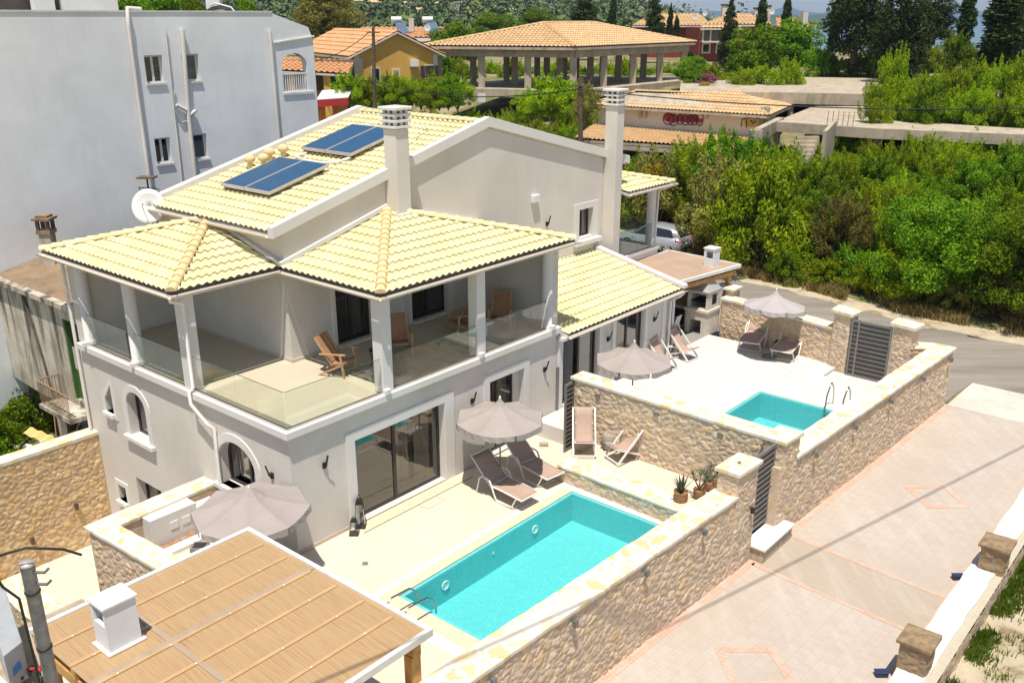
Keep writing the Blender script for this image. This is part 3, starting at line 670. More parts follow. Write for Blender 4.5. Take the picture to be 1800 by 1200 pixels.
# limewashed roadside kerb wall
w=wallthing('low lime-washed wall along the far side of the paved lane beside the sandy plot',P(8,-12.8,-.4),name='kerb_wall')
rr=random.Random(5); inner=[]; outer=[]
for i in range(80):
    a=-8+i*.365; inner.append((a,-12.56+.015*rr.uniform(-1,1))); outer.append((a,-13.12+.02*rr.uniform(-1,1)))
mb=MB(); mb.prism([xy(*p) for p in inner]+[xy(*p) for p in outer[::-1]],-.6,.02); mb.build('wall_top',M['limewash'],w)
stone_body('wall_body',[xy(-8,-13.3),xy(20.6,-13.3),xy(20.6,-13.0),xy(-8,-13.0)],-.7,-.02,w,(0,),seed=43.0,step=.05,tint=(.8,.8,.8))
def lanepost(label,a,b):
    t=thing('gate_post',label,'post',P(a,b,-.1),'rough stone posts on the low white wall')
    stone_body('post_body',[xy(a-.27,b-.27),xy(a+.27,b-.27),xy(a+.27,b+.27),xy(a-.27,b+.27)],-.4,.62,t,(0,1,2,3),seed=a*3,tint=(.42,.38,.33))
    mb=MB(); q=[P(a+i*.34,b+j*.34,0) for i,j in ((-1,-1),(1,-1),(1,1),(-1,1))]
    mb.prism([(p.x,p.y) for p in q],[.62]*4,[.71,.74,.72,.70]); mb.build('post_cap',simple('brown_slate_cap',(.27,.19,.11,1),.9,var=.4,scale=6,bump=.5,bscale=12),t,bevel=.02)
    return t
lanepost('dark rubble stone post on the low white wall nearest the bottom edge of the picture',5.35,-12.8)
lanepost('dark rubble stone post on the low white wall further up the paved lane',10.2,-13.0)
for a,b,l in ((5.1,-12.3,'small blue plastic object at the foot of the nearer stone post'),(9.75,-12.42,'small blue plastic object at the foot of the further stone post')):
    q=P(a,b,-.35); t=thing('plastic_crate',l,'crate',q); mb=MB(); mb.box(q.x-.16,q.x+.1,q.y-.07,q.y+.07,-.34,-.24); mb.build('crate_body',M['blueobj'],t,bevel=.02); mb=MB(); mb.box(q.x-.17,q.x+.11,q.y-.08,q.y+.08,-.24,-.22); mb.build('crate_lid',M['blueobj'],t,bevel=.01)
# step at lane gate
w=thing('doorstep','pale stone step in front of the lane gate between the two pillars','step',P(8,-8.3,-.35))
mb=MB(); mb.ab(7.35,8.95,-8.55,-8.0,-.36,.02); mb.build('step_body',M['stone'] if False else simple('rough_step_stone',(.46,.38,.28,1),.9,var=.3,scale=8,bump=.5,bscale=20),w)
mb=MB(); mb.ab(7.3,9.0,-8.6,-8.0,.02,.08); mb.build('tread',M['curb'],w,bevel=.01)
# ================================================================ GATES
def gate(label,p0,p1,z0,z1,n,side=0.0,handle=True,mat='gate',slat='slat',gapmat=None):
    p0=Vector(p0); p1=Vector(p1); t=thing('metal_gate',label,'gate',(p0.x,p0.y,z0)); d=(p1-p0); L=d.length; d/=L
    mb=MB(); q=lambda u,z:Vector((p0.x+d.x*u,p0.y+d.y*u,z)); w=.06
    us=[0,L]+([side] if side else [])
    for u in us: mb.bar(q(min(max(u,w/2),L-w/2),z0),q(min(max(u,w/2),L-w/2),z1),w,.06,up=(d.x,d.y,0))
    mb.bar(q(w,z0+w/2),q(L-w,z0+w/2),.05,w); mb.bar(q(w,z1-w/2),q(L-w,z1-w/2),.05,w)
    mb.build('gate_frame',M[mat],t)
    nn=Vector((-d.y,d.x,0)); H=(z1-z0-2*w)/n
    for u0,u1 in ([(side+w/2,L-w)]+([(w,side-w/2)] if side else [])):
        mb=MB()
        for i in range(n):
            za=z0+w+i*H
            mb.add([q(u0,za+.012)+nn*.012,q(u1,za+.012)+nn*.012,q(u1,za+H-.02)-nn*.012,q(u0,za+H-.02)-nn*.012],[(0,1,2,3)])
            mb.bar(q(u0,za+H-.008),q(u1,za+H-.008),.045,.016)
        mb.build('louvres',[M[slat]],t)
        mb=MB()
        for i in range(n): za=z0+w+i*H; mb.bar(q(u0,za+H-.005),q(u1,za+H-.005),.06,.012)
        mb.build('slat_edges',M[mat],t)
    if handle:
        mb=MB(); c=q(side+.1 if side else L-.1,(z0+z1)/2-.1)
        for s in (-1,1): mb.bar(c+nn*.05*s,c+nn*.05*s+Vector((d.x*.11,d.y*.11,0)),.02,.02); mb.bar(c,c+nn*.05*s,.02,.02)
        mb.build('handle',M['black'],t)
    return t
gate('closed grey louvred metal gate in the lane wall between two stone pillars',P(7.33,-8.0,0),P(8.6,-8.02,0),.22,2.36,13)
gate('closed grey louvred gate with narrow side panel by the plunge pool, opening to the street',P(19.42,-5.68,0),P(19.4,-7.07,0),.39,2.46,12,.26)
g3=gate('brownish louvred metal gate leaf standing open at the end of the partition wall',P(9.06,-1.44,0),P(9.06,-1.44,0)+Vector((-.27,-.34,0)),.03,2.22,14,0,False)
# ================================================================ THE VILLA
FZ=3.35
v=thing('villa','two-storey grey villa with pale yellow tiled roofs, open corner terrace and two tall chimneys','villa',P(0,0,0))
fr=lambda b,inw=1: (lambda u,z,d: P(u,b+d*inw,z))          # wall standing along a
lf=lambda a,inw=1: (lambda u,z,d: P(a+d*inw,u,z))          # wall standing along b
def ringtrim(name,pt,outer,inner,out=.03,mat='trim'):
    mb=MB(); wall_holes(mb,lambda u,z,d:pt(u,z,d),outer,[inner],-out); return mb.build(name,M[mat],v,bevel=.006)
# ground floor front
mb=MB(); W2=rect(6.95,8.5,-.02,2.45); W1=rect(1.92,5.1,-.02,2.42)
wall_holes(mb,fr(0),rect(.34,10.05,-.3,3.22),[[(1.92,.03),(5.1,.03),(5.1,2.42),(1.92,2.42)],[(6.95,.03),(8.5,.03),(8.5,2.45),(6.95,2.45)]],.32)
mb.build('front_wall',M['plaster'],v)
def frame_bars(name,pt,u0,u1,z0,z1,muls,d,w=.07,th=.06,parent=None,mat='dark'):
    mb=MB()
    def bx(a,b,c,e): 
        mb.hexa([pt(a,c,d),pt(b,c,d),pt(b,c,d+th),pt(a,c,d+th),pt(a,e,d),pt(b,e,d),pt(b,e,d+th),pt(a,e,d+th)])
    bx(u0,u1,z0,z0+w); bx(u0,u1,z1-w,z1); bx(u0,u0+w,z0+w,z1-w); bx(u1-w,u1,z0+w,z1-w)
    for m in muls: bx(m-w*.7,m+w*.7,z0+w,z1-w)
    return mb.build(name,M[mat],parent or v)
def pane(pt,u0,u1,z0,z1,d,parent,name='pane'):
    mb=MB(); mb.add([pt(u0,z0,d),pt(u1,z0,d),pt(u1,z1,d),pt(u0,z1,d)],[(0,1,2,3)]); return mb.build(name,M['wglass'],parent)
def curtain(pt,u0,u1,z0,z1,d,parent,mat='curtain',amp=.05,per=.17):
    n=int((u1-u0)/.03)+2; vs=[]
    for z in (z0,z1):
        for i in range(n+1): u=u0+(u1-u0)*i/n; vs.append(pt(u,z,d+amp*math.sin(6.283*u/per)+amp*.4*math.sin(u*23)))
    mb=MB(); mb.add(vs,[(i,i+1,i+n+2,i+n+1) for i in range(n)],0,True); return mb.build('curtain',M[mat],parent)
ringtrim('door_surround',fr(0),[(1.64,-.0),(5.46,-.0),(5.46,2.68),(1.64,2.68)],[(1.92,.0),(5.1,.0),(5.1,2.42),(1.92,2.42)])
ringtrim('door_surround',fr(0),[(6.7,0),(8.74,0),(8.74,2.7),(6.7,2.7)],[(6.95,.0),(8.5,.0),(8.5,2.45),(6.95,2.45)])
d=frame_bars('sliding_door',fr(0),1.92,5.1,.03,2.42,[3.42],.22)
pane(fr(0),1.99,3.36,.1,2.35,.25,d); pane(fr(0),3.48,5.03,.1,2.35,.245,d)
curtain(fr(0),4.35,5.0,.05,2.36,.5,d); curtain(fr(0),3.7,4.25,.05,2.36,.62,d)
d=frame_bars('sliding_door',fr(0),6.95,8.2,.03,2.45,[7.5],.2)
pane(fr(0),7.02,7.44,.1,2.38,.23,d); pane(fr(0),7.56,8.13,.1,2.38,.225,d); curtain(fr(0),7.7,8.1,.05,2.4,.42,d)
mb=MB(); mb.ab(8.2,8.5,.19,.3,.03,2.45); mb.build('door_reveal',M['plaster'],v)
# room behind the ground floor doors
mb=MB(); mb.ab(.35,9.9,.34,4.2,-.25,.02); mb.build('room_floor',simple('room_floor_tiles',(.50,.44,.36,1),.4),v)
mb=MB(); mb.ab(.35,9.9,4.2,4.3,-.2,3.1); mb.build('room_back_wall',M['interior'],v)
# ground floor left side
mb=MB(); holes=[arch(1.45,3.0,.98,1.75,.62),arch(6.5,7.5,1.02,2.05,.42),[(8.35,1.42),(8.78,1.42),(8.78,1.85),(8.35,2.35)],rect(8.42,8.88,-1.6,-1.08),rect(6.3,7.7,-3.0,-.45)]
wall_holes(mb,lf(0),rect(0.0,9.75,-4.2,3.22),holes,.34); mb.build('side_wall',M['plaster'],v)
ringtrim('window_surround',lf(0),arch(1.22,3.23,.98,1.75,.85,12),arch(1.45,3.0,.98,1.75,.62,12))
ringtrim('window_surround',lf(0),arch(6.26,7.74,.92,2.05,.62,12),arch(6.5,7.5,1.02,2.05,.42,12))
ringtrim('window_surround',lf(0),[(8.2,1.24),(8.98,1.24),(8.98,1.96),(8.2,2.68)],[(8.35,1.42),(8.78,1.42),(8.78,1.85),(8.35,2.35)])
ringtrim('window_surround',lf(0),rect(8.27,9.03,-1.72,-.92),rect(8.42,8.88,-1.6,-1.08))
for u0,u1,z in ((1.2,3.25,.98),(6.24,7.76,1.0),(8.3,8.86,1.42),(8.36,8.94,-1.6)):
    mb=MB(); mb.ab(-.14,.2,u0,u1,z-.13,z-.0); mb.build('window_sill',M['curb'],v,bevel=.01)
def arched_window(u0,u1,z0,zs,rise,d,mul):
    pt=lf(0); mb=MB(); o=arch(u0,u1,z0,zs,rise); c=(u0+u1)/2; k=.07
    i_=arch(u0+k,u1-k,z0+k,zs,rise-k); wall_holes(mb,lambda u,z,dd:pt(u,z,d+dd),o,[i_],.06)
    mb.hexa([pt(mul-.045,z0+k,d),pt(mul+.045,z0+k,d),pt(mul+.045,z0+k,d+.06),pt(mul-.045,z0+k,d+.06),pt(mul-.045,zs+rise-k-.03,d),pt(mul+.045,zs+rise-k-.03,d),pt(mul+.045,zs+rise-k-.03,d+.06),pt(mul-.045,zs+rise-k-.03,d+.06)])
    f=mb.build('window_frame',M['dark'],v)
    mb=MB(); mb.add([pt(u,z,d+.03) for u,z in i_],[tuple(range(len(i_)))]); mb.build('pane',M['wglass'],f); return f
f=arched_window(1.45,3.0,.98,1.75,.62,.24,2.05); curtain(lf(0),2.1,2.9,1.0,2.3,.5,f)
f=arched_window(6.5,7.5,1.02,2.05,.42,.24,6.95); curtain(lf(0),6.6,7.0,1.0,2.3,.5,f)
d=frame_bars('window_frame',lf(0),8.42,8.88,-1.6,-1.08,[],.24,.05); pane(lf(0),8.47,8.83,-1.55,-1.13,.27,d)
d=frame_bars('window_frame',lf(0),6.3,7.7,-3.0,-.45,[7.0],.25,.07); pane(lf(0),6.37,7.63,-2.93,-.52,.28,d)
mb=MB(); mb.ab(.24,.3,8.35,8.78,1.42,2.35); mb.build('niche_back',M['trim'],v)
mb=MB(); mb.ab(1.6,1.7,.4,9.7,-3.4,3.1); mb.build('inner_wall',M['interior'],v)
# end walls of the ground floor
mb=MB(); mb.ab(9.75,10.05,.32,3.63,-.3,3.22); mb.build('end_wall',M['plaster'],v)
mb=MB(); mb.ab(.0,18.6,9.76,10.05,-4.2,7.0) if False else mb.ab(0.0,11,9.76,10.0,-4.2,3.2); mb.build('rear_wall',M['plaster'],v)
# terrace slab + pale ledge
mb=MB(); mb.ab(.02,10.03,.02,3.63,3.2,FZ); mb.ab(.02,2.92,3.63,9.74,3.2,FZ); mb.build('terrace_floor',M['balcfloor'],v)
mb=MB()
mb.prism([xy(-.14,9.78),xy(-.14,-.14),xy(10.15,-.14),xy(10.15,.10),xy(.10,.10),xy(.10,9.78)],3.19,FZ+.03); mb.build('terrace_ledge',M['trim'],v,bevel=.012)
mb=MB(); mb.ab(-.07,.02,9.6,-.07,3.1,3.19); mb.ab(.02,10.08,-.07,.02,3.1,3.19); mb.build('ledge_moulding',M['plaster'],v)
# skirting
M['skirt']=simple('beige_skirting',(.55,.47,.37,1))
for q_ in ((2.90,2.92,3.6,9.5,FZ,FZ+.09),(2.92,4.5,3.6,3.63,FZ,FZ+.09),(.02,1.6,-.02,0,0,.1)): mb=MB(); mb.ab(*q_); mb.build('skirting',M['skirt'],v)
# upper block walls
mb=MB()
gp=[(2.92,FZ),(18.0,FZ),(18.0,7.32),(10.98,9.12),(2.92,7.05)]
gp=[(2.92,.2),(18.4,.2),(18.4,7.15),(10.98,9.1),(2.92,7.0)]
wall_holes(mb,fr(3.63),gp,[[(4.54,FZ+.02),(5.9,FZ+.02),(5.9,5.55),(4.54,5.55)],[(7.47,FZ+.02),(9.08,FZ+.02),(9.08,5.55),(7.47,5.55)],rect(16.02,16.88,4.58,5.66)],.34)
mb.build('gable_wall',M['plaster'],v)
mb=MB(); wall_holes(mb,lf(2.92),[(3.97,FZ),(9.75,FZ),(9.75,7.0),(3.97,7.0)],[],.3); mb.build('upper_side_wall',M['plaster'],v)
mb=MB(); mb.ab(.0,2.92,9.5,9.75,FZ,6.15); mb.build('terrace_end_wall',M['plaster'],v)
mb=MB(); mb.ab(9.95,10.25,.12,3.63,FZ,6.1); mb.build('terrace_end_wall',M['plaster'],v)
mb=MB(); mb.ab(.0,.14,9.752,9.86,3.4,5.65); mb.build('corner_pier',M['plaster'],v)
mb=MB(); mb.ab(18.1,18.4,3.97,9.7,FZ,7.1); mb.ab(3.2,18.1,9.6,9.75,FZ,7.0); mb.build('rear_upper_wall',M['plaster'],v)
for (u0,u1,m) in ((4.54,5.9,5.2),(7.47,9.08,8.3)):
    d=frame_bars('sliding_door',fr(3.63),u0,u1,FZ+.02,5.55,[m],.2); pane(fr(3.63),u0+.07,m-.05,FZ+.1,5.48,.23,d); pane(fr(3.63),m+.05,u1-.07,FZ+.1,5.48,.225,d)
    curtain(fr(3.63),m+.1,u1-.1,FZ+.05,5.5,.45,d,'curtain2')
    mb=MB(); mb.ab(u0-.02,u1+.02,3.5,3.63,FZ,FZ+.06); mb.build('door_sill',M['curb'],v)
for u in (4.36,6.95,7.3,9.1): 
    mb=MB(); mb.ab(u,u+.12,3.57,3.63,FZ+.06,5.6); mb.build('pilaster',M['trim'],v)
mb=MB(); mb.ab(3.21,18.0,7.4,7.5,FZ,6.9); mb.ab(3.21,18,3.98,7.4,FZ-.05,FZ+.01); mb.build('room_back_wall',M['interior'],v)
# gable window
ringtrim('window_surround',fr(3.63),rect(15.72,17.2,4.5,5.9),rect(16.02,16.88,4.58,5.66),.03)
mb=MB(); mb.ab(15.66,17.24,3.4,3.68,4.33,4.5); mb.build('window_sill',M['trim'],v,bevel=.01)
d=frame_bars('window_frame',fr(3.63),16.02,16.88,4.58,5.66,[16.45],.2,.06); pane(fr(3.63),16.08,16.4,4.64,5.6,.23,d); pane(fr(3.63),16.5,16.82,4.64,5.6,.23,d); curtain(fr(3.63),16.5,16.8,4.6,5.6,.4,d)
# box and lamp on the gable
mb=MB(); mb.ab(13.2,13.55,3.48,3.63,6.35,6.62); mb.build('junction_box',M['plastic'],v,bevel=.02)
# columns of the corner terrace
def column(a,b,rnd,z0=FZ+.03,z1=6.02,w=.17):
    mb=MB()
    if rnd: mb.lathe(P(a,b,0),[(w+.02,z0),(w+.02,z0+.12),(w,z0+.14),(w,z1)],24)
    else: mb.ab(a-w,a+w,b-w,b+w,z0,z1)
    return mb.build('column',M['trim'],v,bevel=0 if rnd else .012)
for a,b,r_ in ((3.1,.12,0),(6.6,.12,0),(9.72,.12,1),(.12,9.35,1),(.12,6.72,1),(.12,4.0,0)): column(a,b,r_)
# beams under the eaves
mb=MB(); mb.ab(.0,.26,3.88,9.7,5.86,6.03); mb.ab(.26,2.9,3.9,4.12,5.86,6.03); mb.build('eave_beam',M['trim'],v)
mb=MB(); mb.ab(2.98,10.2,0,.26,5.86,6.03); mb.ab(2.98,3.22,.26,3.6,5.86,6.03); mb.build('eave_beam',M['trim'],v)
# hipped terrace roofs
EZ=6.12
AF,AL,IA,PA,AB_=P(-.36,3.68,EZ),P(-.36,10.45,EZ),P(2.9,3.68,EZ),P(2.9,6.98,7.0),P(2.9,10.45,EZ)
BF,BR,IB,PB,BW=P(2.76,-.30,EZ),P(10.5,-.30,EZ),P(2.76,3.61,EZ),P(6.62,3.61,7.12),P(10.5,3.61,EZ)
tile_plane('roof_tiles',[AL,AF,PA],M['tile'],v); tile_plane('roof_tiles',[AF,IA,PA],M['tile'],v); tile_plane('roof_tiles',[AB_,AL,PA],M['tile'],v)
tile_plane('roof_tiles',[IB,BF,PB],M['tile'],v); tile_plane('roof_tiles',[BF,BR,PB],M['tile'],v); tile_plane('roof_tiles',[BR,BW,PB],M['tile'],v)
dz=Vector((0,0,-.06)); lo=Vector((0,0,-.09))
for pts in ([AL,AF,PA],[AF,IA,PA],[AB_,AL,PA],[IB,BF,PB],[BF,BR,PB],[BR,BW,PB]):
    mb=MB(); mb.slab([p+dz*1.0 for p in pts],lo); mb.build('soffit',M['trim'],v)
for a,b,nm in ((AF,PA,'ridge'),(BF,PB,'ridge'),(AL,PA,'tile'),(BR,PB,'tile')):
    ridge_caps('hip_tiles',a+Vector((0,0,.02)),b+Vector((0,0,.02)),M[nm],v,.125,.34)
def gutter(pts,mat='offgut',r=.075):
    mb=MB()
    for p,q in zip(pts[:-1],pts[1:]):
        p=Vector(p); q=Vector(q); t=(q-p).normalized(); x=t.cross(Vector((0,0,1))).normalized(); vs=[]
        for c in (p,q):
            for j in range(9): an=math.pi+math.pi*j/8; vs.append(c+x*math.cos(an)*r+Vector((0,0,math.sin(an)*r)))
            for j in range(9): an=2*math.pi-math.pi*j/8; vs.append(c+x*math.cos(an)*(r-.012)+Vector((0,0,math.sin(an)*(r-.012))))
        mb.add(vs,[(j,(j+1)%18,(j+1)%18+18,j+18) for j in range(18)])
    return mb.build('gutter',M[mat],v)
M['offgut']=simple('cream_gutter',(.60,.53,.45,1),.5,var=.06)
gutter([P(-.47,10.5,EZ-.06),P(-.47,3.57,EZ-.06),P(2.8,3.57,EZ-.06)]); gutter([P(2.65,3.5,EZ-.06),P(2.65,-.41,EZ-.06),P(10.6,-.41,EZ-.06)])
mb=MB(); 
for p,q in ((AL,AF),(AF,IA),(IB,BF),(BF,BR)):
    t=(q-p).normalized(); x=t.cross(Vector((0,0,1))); mb.slab([p+x*.0+Vector((0,0,-.14)),q+Vector((0,0,-.14)),q+Vector((0,0,-.02)),p+Vector((0,0,-.02))],-x*.03)
mb.build('eave_board',M['dark'],v)
# flashings where the terrace roofs meet the walls
def strip3(name,p,q,w,h,mat): mb=MB(); mb.bar(p,q,w,h); return mb.build(name,M[mat],v)
strip3('flashing',IB+Vector((0,0,.1)),PB+Vector((0,0,.12)),.14,.12,'trim')
strip3('flashing',PB+Vector((0,0,.1)),P(10.45,3.58,EZ+.1),.10,.08,'trim')
strip3('flashing',P(2.85,3.7,EZ+.1),PA+Vector((0,0,.1)),.12,.1,'trim')
# main gabled roof
sl=.2566; rz=lambda a:7.1+(a-2.62)*sl
RA=10.98; RT=rz(RA); rr2=lambda a: RT-(a-RA)*sl
tile_plane('roof_tiles',[P(2.62,9.62,rz(2.62)),P(2.62,3.66,rz(2.62)),P(RA,3.66,RT),P(RA,9.62,RT)],M['tile'],v)
tile_plane('roof_tiles',[P(19.0,3.66,rr2(19.0)),P(19.0,9.62,rr2(19.0)),P(RA,9.62,RT),P(RA,3.66,RT)],M['tile'],v)
mb=MB(); o=Vector((0,0,-.06)); mb.slab([P(2.64,9.6,rz(2.64))+o,P(2.64,3.66,rz(2.64))+o,P(RA,3.66,RT)+o,P(RA,9.6,RT)+o],Vector((0,0,-.12))); mb.build('roof_deck',M['trim'],v)
mb=MB(); mb.slab([P(18.98,3.66,rr2(18.98))+o,P(18.98,9.6,rr2(18.98))+o,P(RA,9.6,RT)+o,P(RA,3.66,RT)+o],Vector((0,0,-.12))); mb.build('roof_deck',M['trim'],v)
ridge_caps('ridge_tiles',P(RA,3.7,RT+.03),P(RA,9.6,RT+.03),M['tile'],v,.13,.36)
def verge(b0,b1,mat='trim'):
    mb=MB(); t=.30
    prof=[(2.55,rz(2.55)-.12),(RA,RT-.1),(19.05,rr2(19.05)-.12),(19.05,rr2(19.05)+.19),(RA,RT+.22),(2.55,rz(2.55)+.19)]
    mb.add([P(a,b0,z) for a,z in prof]+[P(a,b1,z) for a,z in prof],[tuple(range(6)),tuple(range(6,12))[::-1]]+[(i,(i+1)%6,(i+1)%6+6,i+6) for i in range(6)]); return mb.build('verge_coping',M[mat],v,bevel=.012)
verge(3.50,3.72); verge(9.55,9.8)
gutter([P(2.52,9.5,rz(2.5)-.04),P(2.52,3.72,rz(2.5)-.04)])
# chimneys
def chimney(a0,a1,b0,b1,z0,z1):
    mb=MB(); mb.ab(a0,a1,b0,b1,z0,z1-.62); c=mb.build('chimney',M['plaster'],v,bevel=.01)
    mb=MB(); mb.ab(a0+.08,a1-.08,b0+.08,b1-.08,z1-.62,z1-.1)
    mb.build('flue',M['dark'],c); o=.06
    for k in range(3):
        z=z1-.60+k*.17; mb=MB(); mb.ab(a0-o,a1+o,b0-o,b1+o,z,z+.075)
        mb.build('cowl_ring',M['trim'],c,bevel=.01)
        mb=MB()
        for i,j in ((a0,b0),(a1-.09,b0),(a0,b1-.09),(a1-.09,b1-.09),((a0+a1)/2-.04,b0),(a0,(b0+b1)/2-.04)): mb.ab(i,i+.09,j,j+.09,z+.075,z+.17)
        mb.build('cowl_blocks',M['trim'],c)
    mb=MB(); mb.ab(a0-.10,a1+.10,b0-.10,b1+.10,z1-.09,z1); mb.build('chimney_cap',M['trim'],c,bevel=.02); return c
chimney(6.62,7.12,3.12,3.62,6.6,10.08); chimney(17.5,17.95,3.1,3.62,3.0,9.97)
mb=MB(); mb.ab(6.5,7.24,3.0,3.12,6.9,7.05); mb.build('flashing',M['trim'],v)
# glass balustrade in separate panels
def glasspanel(a0,b0,a1,b1,z0=FZ+.13,z1=FZ+1.0):
    p=P(a0,b0,z0); q=P(a1,b1,z0); d_=(q-p).normalized(); n_=Vector((-d_.y,d_.x,0))*.008
    mb=MB(); mb.slab([p-n_,q-n_,q-n_+Vector((0,0,z1-z0)),p-n_+Vector((0,0,z1-z0))],n_*2)
    g=mb.build('glass_panel',M['glass'],v)
    mb=MB(); mb.bar(p+Vector((0,0,-.09)),q+Vector((0,0,-.09)),.06,.10); mb.build('clamp_rail',M['alu'],g)
    mb=MB(); mb.bar(p+Vector((0,0,-.035)),q+Vector((0,0,-.035)),.03,.014)
    mb.build('gasket',M['black'],g)
    mb=MB(); mb.bar(p+Vector((0,0,z1-z0+.003)),q+Vector((0,0,z1-z0+.003)),.02,.006)
    mb.build('glass_edge',simple('green_glass_edge',(.05,.12,.09,1),.2),g)
    return g
bb=-.02
for x0,x1 in ((-.01,1.463),(1.467,2.88),(3.34,4.848),(4.852,6.38),(6.82,8.168),(8.172,9.5)): glasspanel(x0,bb,x1,bb)
for y0,y1 in ((.0,1.918),(1.922,3.78),(4.22,5.418),(5.422,6.5),(6.94,8.068),(8.072,9.1)): glasspanel(bb,y0,bb,y1)
for a,b in ((2.98,-.12),(6.5,-.12),(9.72,-.12),(-.12,6.55),(-.12,9.2)):
    mb=MB(); mb.ab(a-.09,a+.09,b-.06,b+.06,FZ+.03,FZ+.17); mb.build('scupper_box',M['trim'],v,bevel=.01)
# downpipes
def pipe(pts,r=.05,mat='white'): mb=MB(); mb.tube(pts,r,10); return mb.build('downpipe',M[mat],v)
pipe([P(-.45,3.6,6.0),P(-.45,3.6,5.93),P(-.09,3.72,5.8),P(-.06,3.74,5.7),P(-.06,3.74,3.5),P(-.2,3.72,3.42),P(-.2,3.72,3.08),P(-.2,3.05,2.7),P(-.09,2.98,2.6),P(-.09,2.98,.9)])
pipe([P(-.45,10.3,6.0),P(-.2,10.0,5.88),P(-.08,9.93,5.75),P(-.08,9.93,3.2),P(-.08,9.93,.5)])
pipe([P(10.12,-.03,2.0),P(10.12,-.03,.05)],.05,'galv')
# wall lamps (upward curved blade)
def wall_lamp(a,b,z,face):
    mb=MB(); f=lambda o,zz,s=0: P(a+face[0]*o+face[1]*s*-1,b+face[1]*o+face[0]*s,zz)
    pr=[(.02,-.10),(.09,-.02),(.11,.08),(.17,.28)]; w=.025
    for (o0,z0),(o1,z1) in zip(pr[:-1],pr[1:]): mb.hexa([f(o0,z+z0,-w),f(o0+.02,z+z0-.01,-w),f(o0+.02,z+z0-.01,w),f(o0,z+z0,w),f(o1,z+z1,-w),f(o1+.02,z+z1-.01,-w),f(o1+.02,z+z1-.01,w),f(o1,z+z1,w)])
    mb.hexa([f(0,z-.12,-.05),f(.05,z-.12,-.05),f(.05,z-.12,.05),f(0,z-.12,.05),f(0,z+.03,-.05),f(.05,z+.03,-.05),f(.05,z+.03,.05),f(0,z+.03,.05)])
    return mb.build('wall_lamp',M['black'],v)
for a in (.95,6.2,9.47): wall_lamp(a,0,2.15,(0,-1))
wall_lamp(0,.75,2.0,(-1,0)); wall_lamp(14.1,3.63,5.5,(0,-1))
# ---- single-storey wing on the upper terrace
WZ=3.12
mb=MB(); wall_holes(mb,fr(0),[(10.08,.45),(16.72,.45),(16.72,2.98),(10.08,2.98)],[rect(10.42,12.3,.53,2.83),rect(13.3,15.05,.53,2.83)],.28)
mb.build('wing_wall',M['plaster'],v)
mb=MB()
for a in (10.16,12.32,13.08,15.07,16.22): mb.ab(a,a+.2,-.05,0,.5,2.9)
mb.ab(10.1,16.7,-.06,-.0,2.86,3.02)
mb.build('wing_pilasters',M['trim'],v)
d=frame_bars('sliding_door',fr(0),10.42,12.3,.53,2.83,[11.4],.12); pane(fr(0),11.48,12.23,.6,2.76,.15,d); curtain(fr(0),10.5,11.3,.56,2.8,.25,d,'curtain2')
d=frame_bars('sliding_door',fr(0),13.3,15.05,.53,2.83,[14.15],.12); pane(fr(0),13.37,14.1,.6,2.76,.15,d); pane(fr(0),14.2,14.98,.6,2.76,.15,d)
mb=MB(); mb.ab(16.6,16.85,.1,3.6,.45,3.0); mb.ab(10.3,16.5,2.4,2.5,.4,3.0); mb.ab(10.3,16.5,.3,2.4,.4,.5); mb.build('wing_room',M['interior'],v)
WL,WR=P(10.27,-.34,WZ),P(16.95,-.34,WZ); WT,WU=P(16.95,3.62,3.98),P(10.27,3.62,3.98)
tile_plane('roof_tiles',[WL,WR,WT,WU],M['tile'],v)
mb=MB(); mb.slab([p+dz for p in (WL,WR,WT,WU)],lo); mb.build('soffit',M['trim'],v)
mb=MB(); mb.slab([P(16.95,-.42,WZ+.02),P(17.2,-.42,WZ+.02),P(17.2,3.5,4.0),P(16.95,3.5,4.0)],Vector((0,0,.13))); mb.build('verge_coping',M['trim'],v,bevel=.01)
mb=MB(); mb.ab(10.27,16.95,-.31,-.28,2.98,3.1); mb.build('eave_board',M['dark'],v); gutter([P(10.2,-.44,WZ-.05),P(17.1,-.44,WZ-.05)])
mb=MB(); mb.ab(10.1,16.95,-.25,.0,2.9,3.0); mb.build('wing_fascia',M['trim'],v)
pipe([P(16.95,-.44,3.0),P(16.9,-.3,2.85),P(16.62,-.1,2.7),P(16.6,-.1,.52)])
wall_lamp(12.85,0,2.25,(0,-1)); wall_lamp(15.7,0,2.25,(0,-1))
# ---- small balcony at the far right end
mb=MB(); mb.ab(18.0,21.1,3.3,3.62,3.1,3.4) ; mb.ab(18.0,21.1,3.62,9.5,2.9,3.4); mb.build('balcony_floor',M['trim'],v)
mb=MB(); mb.ab(18.0,21.0,3.45,9.4,.45,2.9); mb.build('lower_wall',M['plaster'],v)
mb=MB(); mb.ab(18.1,21.15,3.25,3.3,3.3,3.42); mb.build('terrace_ledge',M['trim'],v)
column(20.85,3.55,1,3.42,5.95,.19)
glasspanel(18.4,3.32,19.55,3.32,3.5,4.45); glasspanel(19.6,3.32,20.6,3.32,3.5,4.45); glasspanel(21.02,3.75,21.02,6.5,3.5,4.45)
q0,q1,q2,q3=P(18.2,2.95,6.08),P(21.5,2.95,6.08),P(21.5,8.5,6.08),P(18.42,6.2,6.85)
q3=P(18.42,6.0,6.8)
tile_plane('roof_tiles',[q0,q1,q3],M['tile'],v); tile_plane('roof_tiles',[q1,q2,q3],M['tile'],v)
for pts in ([q0,q1,q3],[q1,q2,q3]): mb=MB(); mb.slab([p+dz for p in pts],lo); mb.build('soffit',M['trim'],v)
ridge_caps('hip_tiles',q1+Vector((0,0,.02)),q3+Vector((0,0,.02)),M['tile'],v,.12,.34)
